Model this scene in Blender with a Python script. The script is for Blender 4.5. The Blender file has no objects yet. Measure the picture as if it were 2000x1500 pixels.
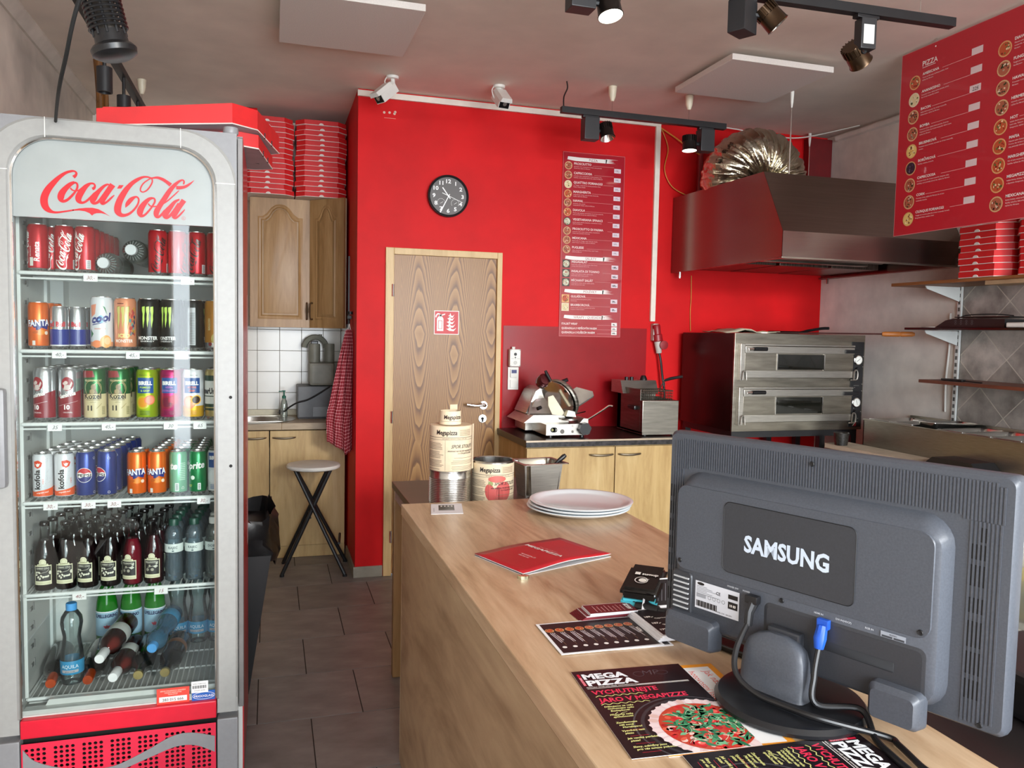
import bpy, bmesh, math, random
from mathutils import Vector, Matrix
from mathutils.geometry import tessellate_polygon
random.seed(7)
SC = bpy.context.scene
COL = SC.collection
PI = math.pi

# ---------------------------------------------------------------- camera
YAW, PITCH, ROLL = math.radians(16.949), math.radians(-3.747), math.radians(-1.1466)
fwd = Vector((math.sin(YAW)*math.cos(PITCH), math.cos(YAW)*math.cos(PITCH), math.sin(PITCH)))
rgt = Vector((math.cos(YAW), -math.sin(YAW), 0)); dwn = fwd.cross(rgt)
r2 = math.cos(ROLL)*rgt + math.sin(ROLL)*dwn; d2 = -math.sin(ROLL)*rgt + math.cos(ROLL)*dwn
cd = bpy.data.cameras.new('camera'); cam = bpy.data.objects.new('camera', cd); COL.objects.link(cam)
cd.sensor_width = 36; cd.lens = 28.0066; cd.clip_start = .05; cd.clip_end = 60
m = Matrix((r2, -d2, -fwd)).transposed().to_4x4(); m.translation = Vector((0, 0, 1.5407)); cam.matrix_world = m
SC.camera = cam

# ---------------------------------------------------------------- world, daylight, exposure
w = bpy.data.worlds.new('daylight'); SC.world = w; w.use_nodes = True
nt = w.node_tree; bg = nt.nodes['Background']
bg.inputs[0].default_value = (.80, .90, 1, 1); bg.inputs[1].default_value = 2.5
def area(name, loc, target, sx, sy, power, col=(1, 1, 1)):
    l = bpy.data.lights.new(name, 'AREA'); l.shape = 'RECTANGLE'; l.size = sx; l.size_y = sy; l.energy = power; l.color = col
    o = bpy.data.objects.new(name, l); COL.objects.link(o); o.location = loc
    o.rotation_euler = (Vector(target)-Vector(loc)).to_track_quat('-Z', 'Y').to_euler(); return o
area('shopfront_daylight', (.8, -5.2, 2.2), (1.6, 4, 1.3), 9, 4.4, 1080, (.88, .94, 1))
area('street_glare', (2.6, -4.5, 2.9), (1.2, 4.9, 1.6), .9, .7, 230, (1, .96, .9))
SC.view_settings.view_transform = 'Standard'; SC.view_settings.look = 'None'
SC.view_settings.gamma = 1; SC.view_settings.use_curve_mapping = False; SC.view_settings.exposure = .42
SC.cycles.use_denoising = True
SC.cycles.max_bounces = 10; SC.cycles.transparent_max_bounces = 16; SC.cycles.caustics_reflective = False; SC.cycles.caustics_refractive = False
SC.cycles.sample_clamp_indirect = 6

# ---------------------------------------------------------------- materials
def s2l(c): c = c/255; return c/12.92 if c <= .04045 else ((c+.055)/1.055)**2.4
def rgb(c): return (s2l(c[0]), s2l(c[1]), s2l(c[2]), 1)
MATS = {}
def newmat(name):
    m = bpy.data.materials.new(name); m.use_nodes = True; n = m.node_tree.nodes; b = n['Principled BSDF']; return m, m.node_tree, b
def coords(nt, scale, rot=(0, 0, 0)):
    tc = nt.nodes.new('ShaderNodeTexCoord'); mp = nt.nodes.new('ShaderNodeMapping')
    mp.inputs['Scale'].default_value = scale; mp.inputs['Rotation'].default_value = rot
    nt.links.new(tc.outputs['Object'], mp.inputs['Vector']); return mp.outputs['Vector']
def noise(nt, vec, scale=1, detail=4, rough=.55, dist=0):
    n = nt.nodes.new('ShaderNodeTexNoise'); n.inputs['Scale'].default_value = scale; n.inputs['Detail'].default_value = detail
    n.inputs['Roughness'].default_value = rough; n.inputs['Distortion'].default_value = dist
    nt.links.new(vec, n.inputs['Vector']); return n.outputs['Fac']
def ramp(nt, fac, stops):
    r = nt.nodes.new('ShaderNodeValToRGB'); e = r.color_ramp.elements
    while len(e) < len(stops): e.new(.5)
    for k, (p, c) in enumerate(stops): e[k].position = p; e[k].color = rgb(c)
    nt.links.new(fac, r.inputs['Fac']); return r.outputs['Color']
def bumpy(nt, b, fac, strength=.2, dist=.002):
    bp = nt.nodes.new('ShaderNodeBump'); bp.inputs['Strength'].default_value = strength; bp.inputs['Distance'].default_value = dist
    nt.links.new(fac, bp.inputs['Height']); nt.links.new(bp.outputs['Normal'], b.inputs['Normal'])
def mat(name, c, rough=.5, metal=0, var=.06, scale=(12, 12, 12), bump=0, coat=0, spec=None, detail=4):
    """plain surface with a little uneven colour and, if asked, fine relief"""
    if name in MATS: return MATS[name]
    m, nt, b = newmat(name)
    b.inputs['Roughness'].default_value = rough; b.inputs['Metallic'].default_value = metal; b.inputs['Coat Weight'].default_value = coat
    if spec is not None: b.inputs['Specular IOR Level'].default_value = spec
    if var or bump:
        f = noise(nt, coords(nt, scale), 1, detail)
        lo = tuple(max(0, x*(1-var)) for x in c); hi = tuple(min(255, x*(1+var)) for x in c)
        nt.links.new(ramp(nt, f, [(.3, lo), (.7, hi)]), b.inputs['Base Color'])
        if bump: bumpy(nt, b, f, bump)
    else: b.inputs['Base Color'].default_value = rgb(c)
    MATS[name] = m; return m
def ink(c, rough=.45):
    k = 'ink_%02x%02x%02x' % tuple(int(v) for v in c[:3]) + ('' if rough == .45 else '_%d' % int(rough*100))
    if k not in MATS:
        m, nt, b = newmat(k); b.inputs['Base Color'].default_value = rgb(c); b.inputs['Roughness'].default_value = rough; MATS[k] = m
    return MATS[k]
def emis(name, c, s):
    if name not in MATS:
        m, nt, b = newmat(name); b.inputs['Base Color'].default_value = rgb(c); b.inputs['Emission Color'].default_value = rgb(c); b.inputs['Emission Strength'].default_value = s; MATS[name] = m
    return MATS[name]
def wood(name, stops, scale, rough=.4, fine=(1, 1, 1), bump=.08, dist=1.2):
    if name in MATS: return MATS[name]
    m, nt, b = newmat(name); b.inputs['Roughness'].default_value = rough
    a = noise(nt, coords(nt, scale), 1, 6, .6, dist); c = noise(nt, coords(nt, tuple(scale[i]*6*fine[i] for i in range(3))), 1, 3, .6)
    mx = nt.nodes.new('ShaderNodeMath'); mx.operation = 'MULTIPLY_ADD'; mx.inputs[1].default_value = .35
    nt.links.new(c, mx.inputs[0]); nt.links.new(a, mx.inputs[2])
    sb = nt.nodes.new('ShaderNodeMath'); sb.operation = 'SUBTRACT'; sb.inputs[1].default_value = .17; nt.links.new(mx.outputs[0], sb.inputs[0])
    nt.links.new(ramp(nt, sb.outputs[0], stops), b.inputs['Base Color']); bumpy(nt, b, mx.outputs[0], bump, .001)
    MATS[name] = m; return m
def bands(name, stops, scale, wave=1.0, dist=6, rough=.45, direction='X', bumpk=.1):
    m, nt, b = newmat(name); b.inputs['Roughness'].default_value = rough
    v = coords(nt, scale); wv = nt.nodes.new('ShaderNodeTexWave'); wv.bands_direction = direction
    wv.inputs['Scale'].default_value = wave; wv.inputs['Distortion'].default_value = dist; wv.inputs['Detail'].default_value = 2; wv.inputs['Detail Scale'].default_value = 1.0
    nt.links.new(v, wv.inputs['Vector']); nt.links.new(ramp(nt, wv.outputs['Fac'], stops), b.inputs['Base Color']); bumpy(nt, b, wv.outputs['Fac'], bumpk, .0006)
    MATS[name] = m; return m
def clear(name, c, mixf=.12, rough=.02, tint_alpha=.0):
    """thin clear sheet or bottle wall: transparent with a fresnel-weighted gloss and an optional tinted body"""
    if name in MATS: return MATS[name]
    m, nt, b = newmat(name); n = nt.nodes; n.remove(b); out = n['Material Output']
    tr = n.new('ShaderNodeBsdfTransparent'); tr.inputs[0].default_value = rgb(c)
    gl = n.new('ShaderNodeBsdfGlossy'); gl.inputs['Roughness'].default_value = rough
    fr = n.new('ShaderNodeFresnel'); fr.inputs[0].default_value = 1.45
    mx = n.new('ShaderNodeMixShader'); ad = n.new('ShaderNodeMath'); ad.operation = 'MULTIPLY_ADD'; ad.inputs[1].default_value = 1.0; ad.inputs[2].default_value = mixf; ad.use_clamp = True
    nt.links.new(fr.outputs[0], ad.inputs[0]); nt.links.new(ad.outputs[0], mx.inputs[0])
    src = tr.outputs[0]
    if tint_alpha:
        df = n.new('ShaderNodeBsdfDiffuse'); df.inputs[0].default_value = rgb(c); m2 = n.new('ShaderNodeMixShader'); m2.inputs[0].default_value = tint_alpha
        nt.links.new(tr.outputs[0], m2.inputs[1]); nt.links.new(df.outputs[0], m2.inputs[2]); src = m2.outputs[0]
    nt.links.new(src, mx.inputs[1]); nt.links.new(gl.outputs[0], mx.inputs[2]); nt.links.new(mx.outputs[0], out.inputs[0]); MATS[name] = m; return m
def steel(name, c=(190, 186, 178), rough=.32, stretch=(14, 14, 420), metal=.95, var=.07):
    return mat(name, c, rough, metal, var, stretch, .05)

M_wall_red = mat('red_wall_paint', (210, 18, 22), .55, spec=.2, var=.05, scale=(3, 3, 3), bump=.03)
M_wall_cream = mat('cream_wall_plaster', (238, 230, 220), .8, var=.05, scale=(6, 6, 6), bump=.1)
M_wall_left = mat('stained_plaster', (212, 202, 190), .85, var=.13, scale=(2.2, 2.2, 2.2), bump=.1)
M_ceil = mat('ceiling_paint', (228, 214, 200), .85, var=.03, scale=(4, 4, 4), bump=.05)
M_trimw = mat('white_trim', (236, 226, 212), .5, var=.03)
M_tilefloor = mat('floor_tile_stone', (134, 130, 127), .42, var=.13, scale=(5, 9, 5), bump=.06, detail=7)
M_grout = mat('dark_grout', (52, 44, 38), .9)
M_tilew = mat('white_glazed_tile', (226, 222, 212), .18, var=.03, scale=(3, 3, 3))
M_groutw = mat('grey_grout', (128, 122, 112), .9)
M_tiled = mat('grey_stone_tile', (166, 158, 150), .45, var=.2, scale=(9, 9, 9), bump=.12, detail=7)
M_oaktop = wood('oak_laminate_top', [(.28, (160, 130, 98)), (.46, (190, 160, 126)), (.62, (206, 179, 146)), (.8, (216, 192, 160))], (8, 1.1, 8), .33, dist=2.6)
M_oakside = wood('oak_laminate_side', [(.28, (138, 110, 80)), (.5, (166, 138, 106)), (.75, (184, 158, 124))], (7, 1.0, 4), .5, dist=2.2)
M_oakpale = wood('pale_oak_front', [(.25, (172, 138, 84)), (.5, (198, 166, 110)), (.75, (212, 184, 130))], (9, 9, 1.3), .45)
M_oakwarm = wood('warm_oak_front', [(.25, (140, 104, 62)), (.5, (164, 126, 82)), (.8, (182, 146, 100))], (14, 14, 1.6), .42)
M_frame = wood('beech_frame', [(.25, (190, 154, 102)), (.6, (216, 184, 130))], (10, 10, 1.2), .45)
def vary(m, amt):
    nt = m.node_tree; b = nt.nodes['Principled BSDF']; l = b.inputs['Base Color'].links[0].from_socket
    oi = nt.nodes.new('ShaderNodeObjectInfo'); mr = nt.nodes.new('ShaderNodeMapRange'); mr.inputs['To Min'].default_value = 1-amt; mr.inputs['To Max'].default_value = 1+amt*.4
    nt.links.new(oi.outputs['Random'], mr.inputs['Value']); hs = nt.nodes.new('ShaderNodeHueSaturation'); nt.links.new(mr.outputs[0], hs.inputs['Value']); nt.links.new(l, hs.inputs['Color']); nt.links.new(hs.outputs[0], b.inputs['Base Color'])
vary(M_tiled, .28); vary(M_tilefloor, .10)
M_board = wood('brown_shelf_board', [(.3, (118, 70, 36)), (.7, (164, 108, 62))], (12, 1.5, 12), .5)
M_boardd = wood('dark_red_shelf_board', [(.3, (84, 42, 28)), (.7, (122, 64, 42))], (12, 1.5, 12), .5)
M_cork = wood('brown_branch_bark', [(.3, (84, 52, 24)), (.7, (150, 96, 40))], (20, 20, 3), .6)
M_browntop = mat('dark_brown_top', (78, 50, 42), .35, var=.08)
M_blacktop = mat('black_worktop', (44, 34, 32), .28, var=.1)
M_steel = steel('brushed_steel')
M_steelh = steel('hood_steel', (140, 122, 114), .24, (3, 3, 300), .97, .04)
M_steeld = steel('worn_steel', (156, 150, 138), .3, (5, 5, 40), .95, .12)
M_chrome = mat('polished_chrome', (226, 224, 220), .12, 1, 0)
M_black = mat('black_plastic', (24, 24, 26), .35, var=.1)
M_matte = mat('matte_black_metal', (26, 26, 28), .45, var=.1)
M_blackg = mat('gloss_black', (14, 12, 12), .12, var=0)
M_dark = mat('dark_void', (16, 14, 13), .7, var=0)
M_greyf = mat('cooler_grey', (140, 140, 142), .38, var=.02, scale=(60, 60, 60))
M_greyl = mat('cooler_pale_frame', (160, 160, 157), .35, var=.02, scale=(50, 50, 50))
M_greyi = mat('cooler_inside', (204, 205, 200), .4, var=.02)
M_white = mat('white_plastic', (232, 230, 222), .4, var=.02)
M_wire = mat('white_coated_wire', (226, 228, 224), .35, var=.02)
M_boxred = mat('red_pizza_card', (206, 30, 32), .6, var=.04)
M_boxw = mat('white_card_edge', (226, 214, 206), .8, var=.04)
M_boxu = mat('grey_card_underside', (176, 164, 168), .8, var=.04)
M_foil = mat('crinkled_foil', (206, 198, 178), .22, 1, .05, (16, 16, 16), .35)
M_foil.node_tree.nodes['Bump'].inputs['Distance'].default_value = .03
M_glass = clear('thin_door_glass', (248, 251, 250), -.005)
# ---------------------------------------------------------------- mesh helpers
class Mesh:
    def __init__(s): s.bm = bmesh.new()
    def add(s, vs, fs, mi=0, M=None):
        bv = [s.bm.verts.new(M @ Vector(v) if M else v) for v in vs]; out = []
        for f in fs:
            try: q = s.bm.faces.new([bv[i] for i in f]); q.material_index = mi; q.smooth = True; out.append(q)
            except ValueError: pass
        return out
    def box(s, x0, x1, y0, y1, z0, z1, mi=0, bev=0, M=None):
        if bev:
            t = bmesh.new(); bmesh.ops.create_cube(t, size=1); bev = min(bev, .49*min(abs(x1-x0), abs(y1-y0), abs(z1-z0)))
            for v in t.verts: v.co = Vector(((x0+x1)/2+v.co.x*(x1-x0), (y0+y1)/2+v.co.y*(y1-y0), (z0+z1)/2+v.co.z*(z1-z0)))
            bmesh.ops.bevel(t, geom=list(t.edges), offset=bev, segments=2, affect='EDGES', profile=.6); t.normal_update()
            t.verts.index_update(); fl = [max(abs(c) for c in f.normal) > .999 for f in t.faces]; q = s.add([v.co.copy() for v in t.verts], [[v.index for v in f.verts] for f in t.faces], mi, M)
            L = s.bm.faces.layers.int.get('flat') or s.bm.faces.layers.int.new('flat')
            s.bm.faces.ensure_lookup_table(); nf = len(s.bm.faces)
            for f, b_ in zip(s.bm.faces[nf-len(fl):], fl): f[L] = int(b_)
            t.free(); return s
        v = [(x, y, z) for x in (x0, x1) for y in (y0, y1) for z in (z0, z1)]
        s.add(v, [(0, 1, 3, 2), (4, 6, 7, 5), (0, 4, 5, 1), (2, 3, 7, 6), (0, 2, 6, 4), (1, 5, 7, 3)], mi, M); return s
    def prism(s, poly, plane, a, b, mi=0, M=None):
        f = {'xy': lambda u, v, w: (u, v, w), 'xz': lambda u, v, w: (u, w, v), 'yz': lambda u, v, w: (w, u, v)}[plane]
        n = len(poly); vs = [f(u, v, a) for u, v in poly]+[f(u, v, b) for u, v in poly]
        fs = [list(range(n)), list(range(2*n-1, n-1, -1))]+[(i, i+n, (i+1) % n+n, (i+1) % n) for i in range(n)]
        q = s.add(vs, fs, mi, M); bmesh.ops.recalc_face_normals(s.bm, faces=q); return s
    def lathe(s, prof, n=20, c=(0, 0, 0), mi=0, M=None, mis=None):
        vs = []; fs = []; rows = []
        for r, z in prof:
            if r < 1e-6: rows.append([len(vs)]); vs.append((c[0], c[1], c[2]+z))
            else:
                rows.append(list(range(len(vs), len(vs)+n)))
                for k in range(n): a = 2*PI*k/n; vs.append((c[0]+r*math.cos(a), c[1]+r*math.sin(a), c[2]+z))
        fm = []
        for j in range(len(rows)-1):
            A, B = rows[j], rows[j+1]
            for k in range(n):
                k2 = (k+1) % n
                if len(A) == 1 and len(B) == 1: continue
                if len(A) == 1: fs.append((A[0], B[k2], B[k]))
                elif len(B) == 1: fs.append((A[k], A[k2], B[0]))
                else: fs.append((A[k], A[k2], B[k2], B[k]))
                fm.append(mis[j] if mis else mi)
        for q, mm in zip(s.add(vs, fs, mi, M), fm): q.material_index = mm
        return s
    def tube(s, pts, r, n=8, mi=0, closed=False, caps=True, M=None):
        pts = [Vector(p) for p in pts]; rs = r if isinstance(r, (list, tuple)) else [r]*len(pts)
        up = Vector((0, 0, 1)); rows = []; vs = []; fs = []; prev = None
        for i, p in enumerate(pts):
            a = pts[i-1] if (i > 0 or closed) else p; b = pts[(i+1) % len(pts)] if (i < len(pts)-1 or closed) else p
            t = (b-a).normalized()
            if prev is None: u = t.cross(up); u = t.cross(Vector((1, 0, 0))) if u.length < 1e-3 else u; u.normalize()
            else: u = (prev-t*prev.dot(t)).normalized()
            prev = u; w = t.cross(u); rows.append(len(vs))
            for k in range(n): q = 2*PI*k/n; vs.append(p+u*math.cos(q)*rs[i]+w*math.sin(q)*rs[i])
        m = len(pts)
        for i in range(m if closed else m-1):
            A, B = rows[i], rows[(i+1) % m]
            for k in range(n): fs.append((A+k, A+(k+1) % n, B+(k+1) % n, B+k))
        if caps and not closed: fs.append(tuple(range(n-1, -1, -1))); fs.append(tuple(rows[-1]+k for k in range(n)))
        q = s.add(vs, fs, mi, M); bmesh.ops.recalc_face_normals(s.bm, faces=q); return s
    def cyl(s, a, b, r, n=16, mi=0, M=None): return s.tube([a, b], r, n, mi, M=M)
    def build(s, name, mats, parent=None, world=True, flat=35):
        me = bpy.data.meshes.new(name)
        if world and parent is not None: s.bm.transform(wm(parent).inverted())
        s.bm.to_mesh(me); s.bm.free()
        for m in (mats if isinstance(mats, (list, tuple)) else [mats]): me.materials.append(m)
        me.set_sharp_from_angle(angle=math.radians(flat))
        a = me.attributes.get('flat')
        if a: vals = [bool(d.value) for d in a.data]; me.attributes.remove(a); me.polygons.foreach_set('use_smooth', [not v for v in vals])
        o = bpy.data.objects.new(name, me); COL.objects.link(o)
        if parent is not None: o.parent = parent
        return o
def wm(o):
    m = Matrix.LocRotScale(o.location, o.rotation_euler, o.scale)
    return wm(o.parent) @ m if o.parent else m
def tag(o, label=None, cat=None, group=None, kind=None):
    if label: o['label'] = label
    if cat: o['category'] = cat
    if group: o['group'] = group
    if kind: o['kind'] = kind
    return o
def thing(name, label, cat, loc=(0, 0, 0), rz=0, group=None):
    o = bpy.data.objects.new(name, None); COL.objects.link(o); o.location = loc; o.rotation_euler = (0, 0, rz); o.empty_display_size = .05
    return tag(o, label, cat, group)
def struct(name, mesh, mats, parent=None):
    o = mesh.build(name, mats, parent); o['kind'] = 'structure'; return o
def copy_tree(o, parent=None):
    c = o.copy(); COL.objects.link(c); c.parent = parent
    for ch in list(o.children): copy_tree(ch, c)
    return c
def smooth_path(pts, k=6, closed=False):
    P = [Vector(p) for p in pts]; n = len(P); out = []
    for i in range(n if closed else n-1):
        g = (lambda j: P[j % n]) if closed else (lambda j: P[max(0, min(n-1, j))])
        a, b, c, d = g(i-1), g(i), g(i+1), g(i+2)
        for t in range(k):
            t /= k; out.append(.5*((2*b)+(c-a)*t+(2*a-5*b+4*c-d)*t*t+(3*b-a-3*c+d)*t**3))
    if not closed: out.append(P[-1])
    return out

# ---------------------------------------------------------------- printed matter: flat shapes mapped on a plane or round a can
GL = {}
def glyphs(text, bold=0, res=2):
    k = (text, bold, res)
    if k not in GL:
        cu = bpy.data.curves.new('t', 'FONT'); cu.body = text; cu.size = 1; cu.resolution_u = res; cu.offset = bold; cu.fill_mode = 'FRONT'
        o = bpy.data.objects.new('t', cu); COL.objects.link(o)
        me = bpy.data.meshes.new_from_object(o)
        vs = [(v.co.x, v.co.y) for v in me.vertices]; fs = [tuple(p.vertices) for p in me.polygons]
        bpy.data.meshes.remove(me); bpy.data.objects.remove(o); bpy.data.curves.remove(cu)
        xs = [v[0] for v in vs] or [0]; GL[k] = (vs, fs, min(xs), max(xs))
    return GL[k]
class Print:
    def __init__(s): s.it = []
    def raw(s, vs, fs, c, layer): s.it.append((vs, fs, c, layer)); return s
    def poly(s, pts, c, layer=1):
        t = tessellate_polygon([[Vector((p[0], p[1], 0)) for p in pts]]); return s.raw([tuple(p) for p in pts], [tuple(f) for f in t], c, layer)
    def rect(s, u0, v0, u1, v1, c, layer=1): return s.raw([(u0, v0), (u1, v0), (u1, v1), (u0, v1)], [(0, 1, 2, 3)], c, layer)
    def disc(s, u, v, r, c, layer=1, n=20, ry=None, rot=0):
        ry = ry or r; return s.raw([(u+r*math.cos(a)*math.cos(rot)-ry*math.sin(a)*math.sin(rot), v+r*math.cos(a)*math.sin(rot)+ry*math.sin(a)*math.cos(rot)) for a in [2*PI*k/n for k in range(n)]], [tuple(range(n))], c, layer)
    def ring(s, u, v, r, wd, c, layer=1, n=28, ry=None):
        ry = ry or r; vs = []; k2 = r-wd
        for k in range(n):
            a = 2*PI*k/n; vs += [(u+r*math.cos(a), v+ry*math.sin(a)), (u+k2*math.cos(a), v+(ry-wd)*math.sin(a))]
        return s.raw(vs, [(2*k, (2*k+2) % (2*n), (2*k+3) % (2*n), 2*k+1) for k in range(n)], c, layer)
    def stroke(s, pts, c, layer=1, wd=None, k=5, sx=1):
        P = [Vector((p[0], p[1], (p[2] if len(p) > 2 else wd))) for p in pts]; P = smooth_path(P, k); vs = []
        for i, p in enumerate(P):
            t = (P[min(i+1, len(P)-1)]-P[max(i-1, 0)]); t.z = 0; t.normalize(); n = Vector((-t.y, t.x, 0))*max(p.z, 0)/2
            vs += [(p.x+n.x, p.y+n.y), (p.x-n.x, p.y-n.y)]
        return s.raw(vs, [(2*i, 2*i+1, 2*i+3, 2*i+2) for i in range(len(P)-1)], c, layer)
    def text(s, t, u, v, size, c, layer=2, bold=0, align='l', rot=0, shear=0, sx=1, width=None):
        vs, fs, x0, x1 = glyphs(t, bold)
        if width: sx = width/max(1e-6, (x1-x0)*size)
        wd = (x1-x0)*size*sx; off = {'l': 0, 'c': -wd/2, 'r': -wd}[align]; cr, sr = math.cos(rot), math.sin(rot); out = []
        for x, y in vs:
            a = (x-x0)*size*sx+shear*y*size+off; b = y*size; out.append((u+a*cr-b*sr, v+a*sr+b*cr))
        return s.raw(out, fs, c, layer)
    def build(s, name, parent, frame, step=None, lift=.0003, world=True, clip=None, rough=.45, u_only=None):
        bm = bmesh.new(); mats = []; idx = {}
        for vs, fs, c, layer in s.it:
            t = bmesh.new(); bv = [t.verts.new((x, y, 0)) for x, y in vs]
            for f in fs:
                try: t.faces.new([bv[i] for i in f])
                except ValueError: pass
            if clip:
                for co, no in clip: bmesh.ops.bisect_plane(t, geom=t.verts[:]+t.edges[:]+t.faces[:], plane_co=co, plane_no=no, clear_outer=True)
            if step and len(t.verts):
                lo = min(v.co.x for v in t.verts); hi = max(v.co.x for v in t.verts); q = math.ceil(lo/step)*step
                while q < hi: bmesh.ops.bisect_plane(t, geom=t.verts[:]+t.edges[:]+t.faces[:], plane_co=(q, 0, 0), plane_no=(1, 0, 0)); q += step
            if c not in idx: idx[c] = len(mats); mats.append(ink(c, rough))
            t.verts.index_update(); nv = [bm.verts.new(frame(v.co.x, v.co.y, layer*lift)) for v in t.verts]
            for f in t.faces:
                try: q = bm.faces.new([nv[v.index] for v in f.verts]); q.material_index = idx[c]
                except ValueError: pass
            t.free()
        me = bpy.data.meshes.new(name)
        if world and parent is not None: bm.transform(wm(parent).inverted())
        bm.to_mesh(me); bm.free()
        for m in mats: me.materials.append(m)
        o = bpy.data.objects.new(name, me); COL.objects.link(o); o.parent = parent; return o
def plane(o, U, V):
    o, U, V = Vector(o), Vector(U), Vector(V); N = U.cross(V).normalized(); return lambda u, v, h: o+U*u+V*v+N*h
def around(r, cz=0): return lambda u, v, h: Vector(((r+h)*math.sin(u/r), -(r+h)*math.cos(u/r), v+cz))
def sheet(name, mats, parent, frame, w, h, t=.002, mi_edge=0, world=True):
    m = Mesh(); c = [(0, 0), (w, 0), (w, h), (0, h)]; vs = [frame(u, v, 0) for u, v in c]+[frame(u, v, -t) for u, v in c]
    m.add(vs, [(0, 1, 2, 3)], 0); m.add(vs, [(7, 6, 5, 4), (0, 4, 5, 1), (1, 5, 6, 2), (2, 6, 7, 3), (3, 7, 4, 0)], mi_edge)
    bmesh.ops.remove_doubles(m.bm, verts=m.bm.verts, dist=1e-6); return m.build(name, mats, parent, world)
def pizza(P, u, v, r, kind=0, layer=2, ry=None, seed=0, n=26, sq=False):
    R = random.Random(seed*31+kind); ry = ry or r; k = ry/r
    base = [((222, 170, 112), (196, 86, 50)), ((214, 176, 128), (176, 96, 70)), ((230, 214, 180), (226, 206, 160)), ((206, 160, 110), (44, 34, 48)), ((220, 180, 110), (232, 200, 120)), ((60, 54, 48), (200, 196, 170))][kind % 6]
    tops = [[(150, 40, 34), (240, 214, 170), (96, 120, 60)], [(110, 60, 50), (236, 214, 186), (60, 70, 40)], [(246, 238, 214), (206, 190, 130), (90, 110, 60)], [(30, 24, 40), (70, 60, 90), (120, 110, 140)], [(250, 236, 190), (206, 150, 70), (110, 60, 50)], [(90, 130, 60), (240, 236, 220), (180, 60, 50)]][kind % 6]
    if sq: P.rect(u-r, v-ry, u+r, v+ry, base[0], layer)
    else: P.disc(u, v, r, base[0], layer, 18, ry)
    P.disc(u, v, r*.84, base[1], layer+1, 16, ry*.84)
    for i in range(n):
        a = R.uniform(0, 2*PI); q = r*.72*math.sqrt(R.random()); P.disc(u+q*math.cos(a), v+q*k*math.sin(a), r*R.uniform(.07, .17), tops[i % 3], layer+2+i % 3, 6, ry*R.uniform(.07, .17))
W_, K_, R_ = (244, 240, 234), (24, 20, 20), (200, 30, 40)
# the flowing cola script, traced as swelling strokes (units: its own grid, y down)
SCRIPT = [
 [(920,285,76),(968,245,60),(985,190,44),(940,150,38),(860,152,52),(740,192,62),(600,290,86),(450,440,118),(340,580,140),(275,720,152),(262,840,155),(290,950,142),(360,1030,108),(450,1075,62),(550,1085,46),(700,1068,38),(920,1035,34)],
 [(950,400,50),(860,440,84),(740,545,112),(655,660,138),(635,765,132),(680,830,74),(770,808,58),(870,722,54),(970,600,44),(1008,510,44),(1000,435,42),(950,402,40)],
 [(850,528,34),(885,572,32),(950,595,28),(1030,588,34),(1100,548,44),(1190,480,54),(1290,432,48),(1370,432,42),(1405,475,40),(1388,530,58),(1345,555,64)],
 [(1290,440,44),(1200,510,80),(1100,620,128),(1035,740,134),(1040,820,112),(1105,868,60),(1190,845,50),(1290,765,50),(1400,650,50)],
 [(1735,462,30),(1690,450,42),(1600,500,62),(1480,620,92),(1385,740,138),(1355,830,118),(1390,882,66),(1480,850,60),(1590,720,66),(1700,570,70)],
 [(1815,455,125),(1740,560,118),(1640,720,104),(1570,840,104),(1590,895,58),(1680,850,46),(1780,760,42),(1850,695,18)],
 [(2110,985,10),(2155,900,84),(2240,800,92),(2330,742,50),(2385,745,40),(2420,800,38),(2405,890,40),(2355,980,44),(2275,1070,48),(2185,1135,58),(2085,1165,70),(1995,1150,100),(1935,1080,140),(1930,980,150),(1965,850,140),(2035,710,130),(2135,560,110),(2255,430,90),(2385,340,76),(2515,280,50),(2625,275,40),(2715,300,34),(2765,296,38),(2865,290,58),(2985,330,70),(3085,392,76),(3180,462,92)],
 [(2725,308,30),(2740,380,30),(2695,480,32),(2615,580,32),(2525,625,28),(2465,600,28),(2465,530,30),(2515,440,30),(2595,370,28),(2710,302,25)],
 [(3310,522,78),(3415,522,76),(3525,500,64),(3615,450,50),(3695,390,25),(3745,345,4)],
 [(2745,765,46),(2665,790,72),(2565,880,104),(2480,1000,130),(2448,1100,132),(2475,1175,84),(2555,1165,50),(2645,1080,45),(2740,960,40),(2800,850,40),(2788,782,40),(2740,765,38)],
 [(2645,895,30),(2685,945,30),(2755,965,28),(2840,960,30)],
 [(3485,445,34),(3500,382,36),(3465,345,36),(3385,372,50),(3265,470,80),(3145,610,102),(3025,790,112),(2915,950,112),(2842,1090,122),(2840,1178,100),(2885,1212,60),(2965,1150,50),(3045,1060,60)],
 [(2965,930,20),(3095,840,30),(3215,740,30),(3325,640,26),(3380,590,12)],
 [(3390,808,42),(3365,812,45),(3275,862,70),(3175,980,102),(3078,1100,132),(3045,1180,120),(3085,1230,70),(3165,1180,60),(3265,1060,60),(3385,900,76)],
 [(3500,820,115),(3395,970,105),(3297,1130,100),(3255,1200,92),(3295,1240,55),(3375,1190,45),(3465,1100,35),(3520,1040,18)]]
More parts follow.
